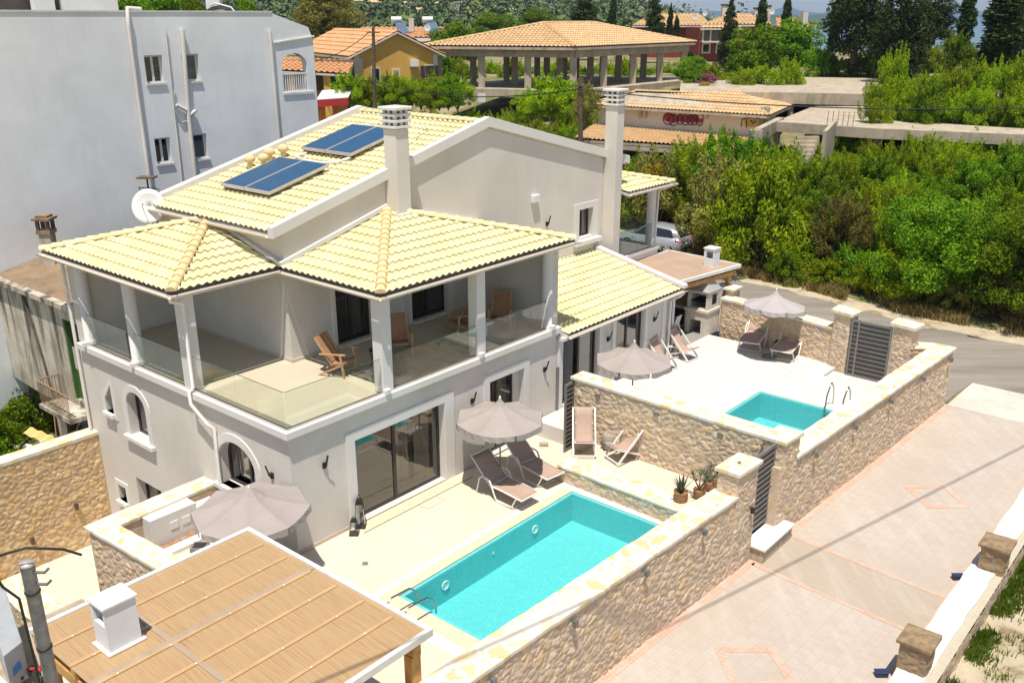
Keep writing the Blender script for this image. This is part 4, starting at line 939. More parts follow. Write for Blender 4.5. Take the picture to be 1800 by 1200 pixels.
gutter([P(18.2,2.85,6.02),P(21.6,2.85,6.02),P(21.6,8.5,6.02)])
pipe([P(21.5,2.95,5.95),P(21.1,3.4,5.7),P(21.1,3.45,3.5)],.045)
# ================================================================ ROOF EQUIPMENT
def collector(label,a0,a1,b0,b1):
    t=thing('solar_panel',label,'solar panel',P(a0,b0,rz(a0)),'solar panels on the main roof'); zo=.16
    f=lambda a,b,o=0: P(a,b,rz(a)+zo+o)
    mb=MB(); bm_=(b0+b1)/2
    for (x0,x1) in ((b0,bm_-.015),(bm_+.015,b1)):
        mb.slab([f(a0,x0),f(a1,x0),f(a1,x1),f(a0,x1)],Vector((0,0,.09)))
    mb.build('casing',M['alu'],t,bevel=.006)
    for (x0,x1) in ((b0,bm_-.015),(bm_+.015,b1)):
        k=.035; mb=MB(); mb.slab([f(a0+k,x0+k,.09),f(a1-k,x0+k,.09),f(a1-k,x1-k,.09),f(a0+k,x1-k,.09)],Vector((0,0,.004))); mb.build('absorber',M['panel'],t)
    mb=MB(); mb.bar(f(a0+.12,b0-.0,-.06),f(a0+.12,b1,-.06),.05,.05); mb.bar(f(a1-.25,b0,-.06),f(a1-.25,b1,-.06),.05,.05); mb.build('mounting_rail',M['black'],t)
    return t
collector('flat blue solar panel pair lower on the yellow roof, nearer the satellite dish',4.12,6.3,5.72,8.1)
collector('flat blue solar panel pair higher on the yellow roof, partly behind the slim chimney',7.14,9.3,5.7,8.1)
t=thing('water_pipe','white insulated pipe looping over the roof tiles between the two solar panels','pipe',P(6.8,7,8.3))
mb=MB(); zz=lambda a,o=.1: rz(a)+o
mb.tube([P(7.1,7.8,zz(7.1)),P(6.75,7.9,zz(6.75)),P(6.6,7.2,zz(6.6)),P(6.6,6.4,zz(6.6)),P(6.8,5.9,zz(6.8)),P(7.2,5.8,zz(7.2))],.04,8); mb.build('pipe_loop',M['white'],t)
mb=MB(); mb.tube([P(9.4,8.1,zz(9.4)),P(9.8,7.9,zz(9.8)),P(10.2,7.0,zz(10.2)),P(9.9,5.2,zz(9.9,.2)),P(8,4.5,zz(8,.2)),P(7.2,3.7,zz(7.2,.3))],.02,6); mb.build('cable',M['white'],t)
for i,(a,b) in enumerate(((5.75,8.9),(5.95,8.45),(6.4,8.75),(6.75,8.5))):
    q=P(a,b,rz(a)+.05); t=thing('roof_vent',('leftmost clay roof vent beside the lower solar panel','front clay roof vent nearest the lower solar panel edge','rear middle clay roof vent beside the lower solar panel','rightmost clay roof vent beside the lower solar panel')[i],'roof vent',q,'clay roof vents beside the lower solar panel')
    mb=MB(); mb.lathe(q,[(.09,-.05),(.09,.18)],14); mb.build('vent_neck',M['ridge'],t)
    mb=MB(); mb.lathe(q,[(.0,.40),(.10,.38),(.17,.30),(.18,.22),(.15,.17),(.0,.17)],16); mb.build('vent_hood',M['ridge'],t)
# satellite dish
q=P(2.46,9.42,7.12); t=thing('satellite_dish','round white satellite dish on a mast behind the left end of the yellow roof','satellite dish',P(2.8,10.3,5.8))
ax=Vector((.05,-1,.33)).normalized(); sx=ax.cross(Vector((0,0,1))).normalized(); sy=sx.cross(ax); mb=MB(); vs=[]; n=28
for k,(r_,dd) in enumerate(((0,-.11),(.2,-.095),(.35,-.05),(.49,.0))):
    for j in range(n): an=6.283*j/n; vs.append(q+sx*math.cos(an)*r_+sy*math.sin(an)*r_*1.05+ax*dd)
fs=[(k*n+j,k*n+(j+1)%n,(k+1)*n+(j+1)%n,(k+1)*n+j) for k in range(3) for j in range(n)]
mb.add(vs,fs,0,True); o=mb.build('dish',M['plastic'],t); sdm=o.modifiers.new('th','SOLIDIFY'); sdm.thickness=.015
mb=MB(); mb.tube([q-sy*.48,q-sy*.2+ax*.35,q+ax*.52],.014,6); mb.build('feed_arm',M['alu'],t)
mb=MB(); mb.tube([q+ax*.46,q+ax*.6],.035,8); mb.build('feed_horn',M['plastic'],t)
mb=MB(); mb.tube([q-ax*.12,q-ax*.22,P(2.5,9.7,6.55),P(2.5,9.7,5.2)],.03,8); mb.build('mast',M['alu'],t)
# small flat antenna above it
q=P(3.4,11.0,7.25); t=thing('antenna','flat brown panel antenna on a black bracket above the satellite dish','antenna',q)
mb=MB(); mb.box(q.x-.27,q.x+.27,q.y-.2,q.y+.2,.42+q.z,.47+q.z); o=mb.build('flat_panel',M['oldwood'],t); 
mb=MB(); mb.tube([q+Vector((0,0,-1.6)),q+Vector((0,0,.42))],.03,8); mb.build('mast',M['black'],t)
mb=MB(); mb.tube([q+Vector((-.3,0,.12)),q+Vector((.32,0,.08)),q+Vector((.32,.1,-.08)),q+Vector((-.28,.1,-.06)),q+Vector((-.3,0,.12))],.015,6); mb.build('bracket',M['black'],t)
# ================================================================ WHITE BUILDING
BW_=16.0
t=thing('apartment_block','big pale blue-white rendered apartment block with four small windows and wall pipes','building',P(3,BW_,0)); wbk=t
mb=MB(); hs=[(6.62,7.32,10.17,11.15),(8.1,8.78,10.17,11.15),(6.6,7.22,7.25,8.2),(8.05,8.75,7.25,8.2)]
wall_holes(mb,fr(BW_),rect(-14,12.2,-4,12.62),[rect(*h) for h in hs],.3); mb.build('long_wall',M['whitewall'],t)
mb=MB(); mb.ab(-14,12.2,BW_+.3,BW_+8,12.3,12.4); mb.build('flat_roof',M['concrete'],t)
mb=MB(); mb.ab(-14,12.22,BW_-.03,BW_+.33,12.62,12.68); mb.build('parapet_cap',M['limewash'],t)
for i,h in enumerate(hs):
    f=frame_bars('window_frame',fr(BW_),h[0],h[1],h[2],h[3],[(h[0]+h[1])/2] if i in (0,2) else [],.14,.06,.05,t,'plastic')
    pane(fr(BW_),h[0]+.06,h[1]-.06,h[2]+.06,h[3]-.06,.17,f)
    mb=MB(); mb.ab(h[0]-.05,h[1]+.05,BW_+.3,BW_+.34,h[2]-.05,h[3]+.05); mb.build('blind',simple('blue_dark_room',(.04,.19,.30,1) if i in (1,3) else (.04,.045,.06,1),.5),t)
    mb=MB(); mb.ab(h[0]-.04,h[1]+.04,BW_-.06,BW_+.1,h[2]-.07,h[2]); mb.build('window_sill',M['limewash'],t)
def wp(pts,r): mb=MB(); mb.tube([P(a,b,z) for a,b,z in pts],r,8); return mb.build('wall_pipe',M['limewash'],t)
wp([(6.9,BW_+.3,12.72),(6.3,BW_+.1,12.75),(6.18,BW_-.09,12.55),(6.15,BW_-.09,12.1),(6.15,BW_-.09,4)],.075)
wp([(7.55,BW_-.06,12.1),(7.5,BW_-.06,9.4),(7.45,BW_-.06,5)],.03); wp([(7.62,BW_-.05,9.9),(7.5,BW_-.05,9.2),(7.75,BW_-.05,8.7),(8.1,BW_-.05,8.75)],.025)
wp([(8.2,BW_-.09,12.0),(8.05,BW_-.09,9.0),(8.0,BW_-.09,4.5)],.085); wp([(8.05,BW_-.09,9.1),(7.6,BW_-.08,9.35)],.06); wp([(8.1,BW_-.1,8.95),(8.35,BW_-.12,9.1)],.07)
wp([(12.0,BW_-.08,11.9),(12.0,BW_-.08,5)],.08)
# arched balcony bay
mb=MB(); ar=arch(12.5,13.75,9.55,10.55,.5,12)
wall_holes(mb,fr(BW_-.0),[(12.2,6.5),(14.15,6.5),(14.15,11.55),(13.95,12.05),(12.2,12.6)],[ar],.3); mb.build('balcony_front',M['whitewall'],t)
mb=MB(); mb.slab([P(12.2,BW_-.06,11.5),P(14.2,BW_-.06,11.72),P(14.2,BW_-.06,11.66),P(12.2,BW_-.06,11.44)],(P(0,.4,0)-P(0,0,0))); mb.build('string_course',M['limewash'],t)
mb=MB(); mb.ab(12.45,14.0,BW_-.05,BW_+1.2,9.4,9.5); mb.build('balcony_slab',M['limewash'],t)
mb=MB(); mb.ab(12.5,13.75,BW_+.02,BW_+.07,10.2,10.26)
for k in range(12): mb.ab(12.52+k*.108,12.56+k*.108,BW_+.03,BW_+.06,9.5,10.2)
o=mb.build('balcony_railing',M['plastic'],t)
mb=MB(); mb.ab(12.2,12.35,BW_+.3,BW_+1.4,6.5,12.3); mb.ab(14.0,14.15,BW_+.3,BW_+1.4,6.5,9.45); mb.build('balcony_cheek',M['whitewall'],t)
mb=MB(); mb.ab(12.45,13.0,BW_+.3,BW_+.4,9.5,10.1); mb.build('stored_boxes',M['interior'],t)
mb=MB(); mb.slab([P(12.4,BW_+.1,11.0),P(13.9,BW_+.1,10.85),P(13.9,BW_+1.2,10.9),P(12.4,BW_+1.2,11.05)],Vector((0,0,.05))); mb.build('balcony_soffit',simple('beige_awning',(.5,.42,.32,1)),t)
# roof items on it
q=AT(392,18,38); t=thing('water_tank','black water tank lying on the flat roof of the pale blue-white block','water tank',q-Vector((0,0,.5)))
mb=MB(); mb.lathe(q-Vector((0,0,.35)),[(0,.55),(.35,.5),(.65,.35),(.72,.1),(.72,-.1),(.0,-.1)],20); o=mb.build('tank_shell',M['black'],t)
mb=MB(); mb.tube([q+Vector((-.4,-.3,.15)),q+Vector((-.1,-.6,.25)),q+Vector((.5,-.6,.1)),q+Vector((.75,-.4,-.3))],.03,6); mb.build('pipe',M['plastic'],t)
q=AT(375,6,38); mb=MB(); mb.box(q.x-.3,q.x+.25,q.y,q.y+.4,q.z-.3,q.z+.2); mb.build('tank_bracket',M['plastic'],t)
t=thing('stair_hut','pale stair hut with dark openings on the flat roof at the top left corner','roof hut',P(1,20,12.4))
mb=MB(); wall_holes(mb,fr(18.0),rect(-3,7.0,12.4,15.0),[rect(2.6,4.0,12.45,14.6),rect(4.7,5.0,12.45,14.6)],.3); mb.build('hut_wall',M['whitewall'],t)
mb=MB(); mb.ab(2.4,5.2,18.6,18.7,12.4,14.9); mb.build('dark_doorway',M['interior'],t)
# ================================================================ OLD HOUSE
AO=.26
t=thing('old_house','derelict low house with black-stained plaster, flat brown roof and green balcony door','house',P(1,13,.6))
mb=MB(); wall_holes(mb,lf(AO),[(10.0,.55),(14,.5),(19.5,.8),(19.5,4.15),(10.0,4.15)],[rect(10.3,11.42,1.0,3.7)],.3); mb.build('stained_wall',M['oldwall'],t)
mb=MB(); mb.slab([P(AO-.12,10.0,4.15),P(AO-.12,19.5,4.15),P(6,19.5,4.15),P(3.6,15.98,4.72),P(3.0,10.2,4.5)],Vector((0,0,.12))) if False else mb.slab([P(AO-.12,10.5,4.14),P(AO-.12,15.98,4.14),P(2.9,15.98,4.72),P(2.9,10.5,4.72)],Vector((0,0,.1)))
mb.build('flat_roof',M['oldroof'],t)
mb=MB(); mb.slab([P(AO-.2,9.9,4.12),P(AO-.2,15.98,4.12),P(AO+.02,15.98,4.14),P(AO+.02,9.9,4.14)],Vector((0,0,.16))); mb.build('roof_kerb',M['oldwall'],t)
mb=MB(); mb.ab(AO+.22,AO+.3,10.2,11.5,1.0,3.75); d=mb.build('balcony_door',M['black'],t)
mb=MB(); mb.ab(AO+.12,AO+.2,10.8,11.4,1.0,2.0); mb.ab(AO+.12,AO+.2,10.32,10.75,1.0,1.7); mb.build('door_panel',M['green'],d)
mb=MB(); mb.ab(AO+.03,AO+.2,11.34,11.42,1.0,3.7); mb.build('door_frame',M['green'],d)
mb=MB()
for k in range(9): mb.ab(AO+.12,AO+.15,10.8+k*.06,10.82+k*.06,2.02,2.75)
mb.build('door_grille',M['limewash'],d)
mb=MB(); mb.ab(AO-.75,AO,10.3,12.35,.66,.80); mb.build('balcony_slab',M['oldwall'],t)
mb=MB(); mb.bar(P(AO-.7,10.3,1.55),P(AO-.7,12.3,1.62),.04,.03); mb.bar(P(AO-.7,12.3,1.62),P(AO,12.3,1.62),.04,.03)
for k in range(22): mb.bar(P(AO-.7,10.35+k*.09,.8),P(AO-.7,10.35+k*.09,1.57),.014,.014)
for k in range(7): mb.bar(P(AO-.6+k*.09,12.3,.8),P(AO-.6+k*.09,12.3,1.6),.014,.014)
mb.build('balcony_railing',simple('rusty_railing',(.30,.20,.12,1),.8,var=.4,scale=9),t)
mb=MB(); mb.tube([P(AO-.05,13.9,4.2),P(AO-.06,13.6,3.5),P(AO-.05,13.2,2.0),P(AO-.05,12.9,.5)],.035,6); mb.build('drain_pipe',M['oldwood'],t)
mb=MB(); mb.ab(1.6,1.7,10.0,19,-1.5,.6); mb.ab(.3,.5,13.0,13.2,-1.5,.55); mb.ab(.3,1.6,10.0,10.2,-1.5,4.0); mb.ab(AO+.3,2.9,15.8,15.97,-1.5,4.1); mb.build('undercroft_wall',M['oldwall'],t)
mb=MB(); mb.ab(AO+.3,1.6,10.2,15.8,.45,.55); mb.build('upper_floor_slab',M['oldwood'],t)
q=P(1.75,14.9,0)
mb=MB(); mb.box(q.x-.19,q.x+.19,q.y-.19,q.y+.19,4.4,5.75); c=mb.build('chimney',M['oldwall'],t)
mb=MB(); mb.box(q.x-.24,q.x+.24,q.y-.24,q.y+.24,5.62,5.74); mb.build('chimney_collar',M['oldroof'],c)
mb=MB(); mb.box(q.x-.3,q.x+.3,q.y-.3,q.y+.3,6.08,6.16); mb.box(q.x-.2,q.x+.2,q.y-.2,q.y+.2,6.16,6.24); mb.build('chimney_cap',M['oldroof'],c)
mb=MB()
for i,j in ((-1,-1),(1,-1),(1,1),(-1,1)): mb.box(q.x+i*.17-.05,q.x+i*.17+.05,q.y+j*.17-.05,q.y+j*.17+.05,5.74,6.08)
mb.build('chimney_posts',M['oldwood'],c)
# ================================================================ FURNITURE
# sun lounger, local: head end at -x, foot at +x, length 1.95
def make_lounger():
    t=thing('sun_lounger','','sun lounger',(0,0,0))
    w=.33; zs=.36; hb=(-.15,zs); tip=(-.86,1.0)
    f=MB()
    for s in (-1,1): f.tube([(.98,s*w,zs-.02),(.3,s*w,zs+.01),(-.15,s*w,zs)],.022,8); 
    f.tube([(.98,-w,zs-.02),(.98,w,zs-.02)],.02,8); f.tube([(-.15,-w,zs),(-.15,w,zs)],.018,8)
    f.build('frame',M['white'],t)
    f=MB()
    for s in (-1,1): f.tube([(hb[0],s*w,hb[1]),(-.54,s*w,.70),(tip[0],s*w,tip[1])],.02,8)
    f.tube([(tip[0],-w,tip[1]),(tip[0],w,tip[1])],.02,8); f.build('back_frame',M['white'],t)
    def sling(name,pts):
        vs=[];n=8
        for x,z in pts:
            for j in range(n+1): y=-w+2*w*j/n; vs.append((x,y,z+.012-.02*math.cos(math.pi*(j/n-.5))))
        mb=MB(); mb.add(vs,[(i*(n+1)+j,i*(n+1)+j+1,(i+1)*(n+1)+j+1,(i+1)*(n+1)+j) for i in range(len(pts)-1) for j in range(n)],0,True)
        o=mb.build(name,M['taupe'],t); m=o.modifiers.new('th','SOLIDIFY'); m.thickness=.008; return o
    sling('seat_sling',[(.96,zs-.015),(.7,zs+.0),(.3,zs+.012),(0,zs+.01),(-.15,zs+.005)])
    sling('back_sling',[(-.15,zs+.005),(-.3,.485),(-.54,.705),(-.72,.87),(-.845,.985)])
    for s in (-1,1):
        f=MB(); y=s*(w+.035)
        f.tube([(.12,y,.02),(.02,y,.2),(-.12,y,.5),(-.2,y,.56),(-.42,y,.55),(-.52,y,.48),(-.62,y,.05)],[.022,.022,.026,.028,.026,.022,.02],8); f.build('armrest',M['white'],t)
        f=MB(); f.tube([(.12,y,.02),(.5,y,.035),(.66,y,.05)],.02,8); f.tube([(.66,y,.05),(.80,s*w,zs-.01)],.02,8); f.build('front_leg',M['white'],t)
    f=MB(); f.tube([(.7,-w-.03,.03),(.7,w+.03,.03)],.016,6); f.build('crossbar',M['white'],t)
    return t
L0=make_lounger()
def aim(p,q): return math.atan2(q[1]-p[1],q[0]-p[0])
def lounger(foot,head,z,label,first=False,grp='taupe sling sun loungers',sc=1.04):
    f=G(*foot,z); h=G(*head,z); c=(f+h)/2; c=f-(f-h).normalized()*.98
    return place(L0,(c.x,c.y,z),aim(h,f),label,grp,first,sc)
lounger((930,892),(842,850),.0,'nearer taupe sling lounger of the pair by the big pool, half shaded by the parasol',True)
lounger((975,855),(893,812),.0,'farther taupe sling lounger of the pair by the big pool, behind the parasol pole')
lounger((1315,620),(1352,573),.5,'taupe sling lounger left of the silver parasol pole, mostly in shade',sc=(1.12,1.12,1.3))
lounger((1372,636),(1415,593),.5,'taupe sling lounger right of the silver parasol pole, mostly in sun',sc=(1.12,1.12,1.3))
# folding sling deck chair, local: faces +x
def make_deck():
    t=thing('deck_chair','','deck chair',(0,0,0)); w=.29
    f=MB()
    for s in (-1,1): f.bar((.42,s*w,.02),(-.50,s*w,.98),.035,.045)
    f.bar((-.50,-w,.97),(-.50,w,.97),.03,.03); f.bar((.42,-w,.03),(.42,w,.03),.03,.03); f.build('long_frame',M['white'],t)
    f=MB(); w2=w-.045
    for s in (-1,1): f.bar((-.50,s*w2,.02),(.45,s*w2,.42),.035,.04)
    f.bar((.45,-w2,.42),(.45,w2,.42),.03,.03); f.bar((-.50,-w2,.03),(-.50,w2,.03),.03,.03); f.build('short_frame',M['white'],t)
    f=MB()
    for s in (-1,1): f.bar((-.22,s*(w2-.03),.68),(-.42,s*(w2-.03),.08),.02,.03)
    f.build('prop',M['white'],t)
    pts=[(-.50,.99),(-.40,.80),(-.26,.56),(-.10,.36),(.06,.28),(.22,.30),(.36,.37),(.46,.45)]; vs=[]; n=6
    for x,z in pts:
        for j in range(n+1): vs.append((x,-w2+.01+2*(w2-.01)*j/n,z+.01))
    mb=MB(); mb.add(vs,[(i*(n+1)+j,i*(n+1)+j+1,(i+1)*(n+1)+j+1,(i+1)*(n+1)+j) for i in range(len(pts)-1) for j in range(n)],0,True)
    o=mb.build('sling',M['taupe'],t); m=o.modifiers.new('th','SOLIDIFY'); m.thickness=.01
    return t
D0=make_deck()
def deck(px,z,face,label,first=False,s=1.12):
    q=G(*px,z); return place(D0,(q.x,q.y,z),rad(face),label,'folding sling deck chairs',first,s)
deck((1026,790),.5,-92,'folding deck chair seen straight on from the front, against the partition wall end',True)
deck((1098,803),.5,-150,'folding deck chair in side view on the platform beside the drum stool')
deck((1163,645),.5,-48,'folding deck chair on the upper terrace half hidden behind the mauve parasol')
deck((1200,628),.5,-45,'folding deck chair on the upper terrace closest to the dining area')
q=G(1071,785,.5); t=thing('drum_stool','round grey-beige drum stool by the side-view deck chair','stool',q)
mb=MB(); mb.lathe(q,[(0,0),(.2,0),(.22,.05),(.235,.2),(.235,.32),(.20,.42),(.19,.44),(0,.445)],24); mb.build('stool_body',simple('stone_drum',(.36,.32,.27,1),.8,var=.15),t)
mb=MB()
for k in range(8):
    an=6.283*k/8; mb.tube([q+Vector((.237*math.cos(an),.237*math.sin(an),.08)),q+Vector((.237*math.cos(an),.237*math.sin(an),.2))],.035,8)
mb.build('stool_openings',M['interior'],t)
q=G(1178,625,.5); t=thing('side_table','small white side table between the two upper terrace deck chairs','side table',q)
mb=MB(); mb.box(q.x-.2,q.x+.2,q.y-.2,q.y+.2,q.z+.4,q.z+.44); mb.build('table_top',M['plastic'],t,bevel=.01)
for i,j in ((-1,-1),(1,-1),(1,1),(-1,1)): mb=MB(); mb.bar((q.x+i*.17,q.y+j*.17,q.z),(q.x+i*.17,q.y+j*.17,q.z+.4),.03,.03); mb.build('leg',M['plastic'],t)
q=G(956,782,0.02); t=thing('stone_block','small grey stone block on the terrace by the open gate leaf','block',q); mb=MB(); mb.box(q.x-.14,q.x+.14,q.y-.08,q.y+.08,0,.1); mb.build('block_body',M['concrete'],t,bevel=.015)
# parasols: spiked crown, eight panels, hanging valance
def parasol(label,c,mat,R_=1.24,tilt=(0,0),hrim=2.12,htop=2.72,rot=.2,spike=True,n=8,slit=True):
    c=Vector(c); t=thing('parasol',label,'parasol',c)
    mb=MB(); mb.lathe(c,[(.28,.0),(.28,.05),(.06,.07),(.045,.28)],20); mb.build('base',M['galv'],t)
    mb=MB(); mb.tube([c+Vector((0,0,.05)),c+Vector((0,0,htop-.1))],.022,10); mb.build('pole',M['gate'],t)
    T=Matrix.Rotation(tilt[0],3,'X')@Matrix.Rotation(tilt[1],3,'Y')
    def tr(p): return c+Vector((0,0,hrim))+T@Vector(p)
    prof=[(.02,htop-hrim),(.07,htop-hrim-.10),(.16,htop-hrim-.21),(.30,htop-hrim-.30),(.62,.17),(.95,.075),(R_,0)] if spike else [(.02,htop-hrim),(.10,htop-hrim-.06),(.2,htop-hrim-.15),(.38,.27),(.66,.17),(.95,.08),(R_,0)]
    mb=MB(); vs=[]; sub=6; N=n*sub
    for r_,z in prof:
        for j in range(N):
            an=rot+6.283185*j/N; k=(j%sub)/sub; sag=math.sin(math.pi*k)
            cr=math.cos(math.pi/n)/math.cos(math.pi/n*(2*k-1)); vs.append(tr((r_*cr*math.cos(an),r_*cr*math.sin(an),z-sag*.055*(r_/R_)*(1-.0*k))))
    fs=[(i*N+j,i*N+(j+1)%N,(i+1)*N+(j+1)%N,(i+1)*N+j) for i in range(len(prof)-1) for j in range(N)]
    mb.add(vs,fs,0,False); o=mb.build('canopy',M[mat],t,smooth=False); me=o.data
    # valance
    mb=MB(); 
    for p in range(n):
        vs=[]
        for j in range(sub+1):
            k=j/sub; an=rot+6.283185*(p+k)/n; cr=math.cos(math.pi/n)/math.cos(math.pi/n*(2*k-1)); sag=math.sin(math.pi*k)
            if j in (0,sub): an+= .02*(1 if j==0 else -1)
            x,y=R_*cr*math.cos(an),R_*cr*math.sin(an); ww=.012*math.sin(k*19+p)
            vs.append(tr((x,y,-sag*.055))); vs.append(tr((x*(1.01+ww),y*(1.01+ww),-sag*.055-.15-.02*math.sin(k*9+p*2))))
        mb.add(vs,[(2*j,2*j+2,2*j+3,2*j+1) for j in range(sub)],0,False)
    mb.build('valance',M[mat],o)
    for p in range(n):
        an=rot+6.283185*p/n; mb=MB(); mb.tube([tr((.05*math.cos(an),.05*math.sin(an),.14)),tr((R_*.55*math.cos(an),R_*.55*math.sin(an),.10)),tr((R_*.95*math.cos(an),R_*.95*math.sin(an),-.045))],.01,5); mb.build('rib',M['white'],t)
    mb=MB(); mb.lathe(tr((0,0,htop-hrim-.02)),[(.03,0),(.035,.03),(.012,.07),(0,.075)],10); mb.build('finial',M['white'],t)
    return t
parasol('mauve-grey spiked parasol over the lounger pair by the big pool',(-.33,22.62,0),'canopy',rot=.35)
parasol('large mauve-grey parasol with gathered crown at the house corner above the bamboo roof',(-5.93,18.0,0),'canopy',R_=1.33,rot=.12,hrim=1.98,htop=2.52,spike=False)
q=G(1105,640,2.65); parasol('mauve-grey spiked parasol just behind the partition wall on the upper terrace',(3.72,25.75,.5),'canopy',rot=.3,R_=1.2)
parasol('pale silver-grey spiked parasol over the lounger pair against the street wall',(9.62,31.55,.5),'canopy2',rot=.1,R_=1.16,tilt=(-.08,.05),hrim=2.02,htop=2.62)
# wooden armchairs with leather strap backs on the covered terrace, local faces +x
def make_arm():
    t=thing('armchair','','armchair',(0,0,0)); w=.31
    for s in (-1,1):
        mb=MB(); mb.bar((.30,s*w,0),(.22,s*w,.60),.05,.045); mb.build('front_leg',M['teak'],t)
        mb=MB(); mb.bar((-.42,s*w,0),(.28,s*w,.36),.05,.04); mb.build('rear_leg',M['teak'],t)
        mb=MB(); mb.bar((-.36,s*w,.56),(.36,s*w,.615),.06,.028); mb.build('armrest',M['teak'],t)
        mb=MB(); mb.bar((-.05,s*(w-.05),.28),(-.50,s*(w-.05),.95),.04,.045); mb.build('back_post',M['teak'],t)
    mb=MB(); mb.bar((.26,-w,.33),(.26,w,.33),.04,.04); mb.bar((-.18,-w,.22),(-.18,w,.22),.04,.04); mb.build('rail',M['teak'],t)
    vs=[]; pts=[(.28,.37),(.1,.31),(-.06,.28),(-.1,.31)]
    for x,z in pts: vs+=[(x,-w+.05,z),(x,w-.05,z)]
    mb=MB(); mb.add(vs,[(2*i,2*i+1,2*i+3,2*i+2) for i in range(3)],0,True); o=mb.build('seat',M['leather'],t); m=o.modifiers.new('th','SOLIDIFY'); m.thickness=.03
    mb=MB()
    for k in range(8):
        y=-w+.09+k*(2*w-.18)/7; mb.slab([(-.11,y-.03,.31),(-.11,y+.03,.31),(-.52,y+.03,.94),(-.52,y-.03,.94)],(-.02,0,-.01))
    mb.slab([(-.115,-w+.07,.34),(-.115,w-.07,.34),(-.49,w-.07,.92),(-.49,-w+.07,.92)],(-.008,0,-.004))
    mb.build('backrest',M['leather'],t); return t
A0=make_arm()
for k,(px,fc,l) in enumerate((((598,655),-20,'wooden armchair standing alone in the sun at the open corner of the upper terrace'),((702,620),-75,'wooden armchair with strap back behind the corner column in the shade'),((812,585),-150,'wooden armchair turned side-on in the middle of the shaded terrace'),((880,575),-95,'wooden armchair with strap back at the far end of the shaded terrace'))):
    q=G(*px,FZ); place(A0,(q.x,q.y,FZ),rad(fc),l,'wooden armchairs on the upper terrace',k==0,1.1)
q=G(662,642,FZ); t=thing('side_table','small black wire side table behind the corner column','side table',q)
mb=MB(); mb.lathe(q,[(0,.46),(.2,.46),(.2,.48),(0,.48)],20); mb.build('table_top',M['black'],t)
mb=MB()
for k in range(10):
    an=.628*k; mb.tube([q+Vector((.17*math.cos(an),.17*math.sin(an),0)),q+Vector((.12*math.cos(an+.6),.12*math.sin(an+.6),.23)),q+Vector((.18*math.cos(an+1.2),.18*math.sin(an+1.2),.46))],.008,5)
mb.build('wire_base',M['black'],t)
q=G(848,590,FZ); t=thing('coffee_table','round pale coffee table between the two far terrace armchairs','coffee table',q)
mb=MB(); mb.lathe(q,[(0,.42),(.34,.42),(.36,.44),(.34,.46),(0,.46)],28); mb.build('table_top',M['plastic'],t)
mb=MB(); mb.lathe(q,[(.16,0),(.14,.42)],20); mb.build('pedestal',M['plastic'],t)
# lanterns
def lantern(q,h,label):
    t=thing('lantern',label,'lantern',q,'black glass lanterns by the sliding door'); w=.11 if h<.7 else .13
    mb=MB()
    for i,j in ((-1,-1),(1,-1),(1,1),(-1,1)): mb.bar(q+Vector((i*w,j*w,.02)),q+Vector((i*w*.62,j*w*.62,h*.72)),.014,.014)
    mb.box(q.x-w-.01,q.x+w+.01,q.y-w-.01,q.y+w+.01,q.z,q.z+.03); mb.box(q.x-w*.7,q.x+w*.7,q.y-w*.7,q.y+w*.7,q.z+h*.72,q.z+h*.75)
    mb.build('lantern_frame',M['black'],t)
    mb=MB(); mb.prism([(q.x+i*w*.55,q.y+j*w*.55) for i,j in ((-1,-1),(1,-1),(1,1),(-1,1))],q.z+h*.75,q.z+h*.84); mb.build('lantern_hood',M['black'],t)
    mb=MB(); mb.tube([q+Vector((-.04,0,h*.84)),q+Vector((-.03,0,h*.97)),q+Vector((0,0,h)),q+Vector((.03,0,h*.97)),q+Vector((.04,0,h*.84))],.008,6); mb.build('handle',M['black'],t)
    mb=MB(); k=.96
    for (i,j),(i2,j2) in (((-1,-1),(1,-1)),((1,-1),(1,1)),((1,1),(-1,1)),((-1,1),(-1,-1))):
        mb.add([q+Vector((i*w*k,j*w*k,.04)),q+Vector((i2*w*k,j2*w*k,.04)),q+Vector((i2*w*.6,j2*w*.6,h*.7)),q+Vector((i*w*.6,j*w*.6,h*.7))],[(0,1,2,3)])
    mb.build('glass_sides',M['glass'],t)
lantern(G(623,938,.0),.52,'shorter front lantern at the left foot of the big sliding door')
lantern(G(634,925,.0),.95,'tall rear lantern at the left foot of the big sliding door')
lantern(G(790,833,.01),.6,'lantern at the right foot of the big sliding door')
# pool ladders
def ladder(label,c,u,w,z,ln=.62,h=.62,step=4):
    """c: middle of the pool edge, u: unit towards the water, w: unit along the edge"""
    c=Vector(c); u=Vector((u[0],u[1],0)); w=Vector((w[0],w[1],0)); t=thing('pool_ladder',label,'pool ladder',c)
    for s in (-1,1):
        o=c+w*.27*s; mb=MB()
        mb.tube([o-u*ln,o-u*ln+Vector((0,0,h*.35)),o-u*(ln-.1)+Vector((0,0,h*.75)),o-u*(ln-.3)+Vector((0,0,h)),o-u*.12+Vector((0,0,h*.93)),o+u*.08+Vector((0,0,h*.6)),o+u*.13+Vector((0,0,.1)),o+u*.13+Vector((0,0,-.8))],.024,10); mb.build('handrail',M['steel'],t)
    for k in range(3): mb=MB(); mb.bar(c-w*.26+u*.13+Vector((0,0,-.12-.24*k)),c+w*.26+u*.13+Vector((0,0,-.12-.24*k)),.08,.03); mb.build('tread',M['steel'],t)
    return t
q=G(737,1070,0); ladder('low steel ladder handrails at the near left corner of the big pool',P(.36,-3.9,0),U,V,0,.95,.55)
ladder('tall steel ladder handrails at the far right corner of the plunge pool',P(15.72,-6.8,.5),(-U[0],-U[1]),V,.5,.5,.85)
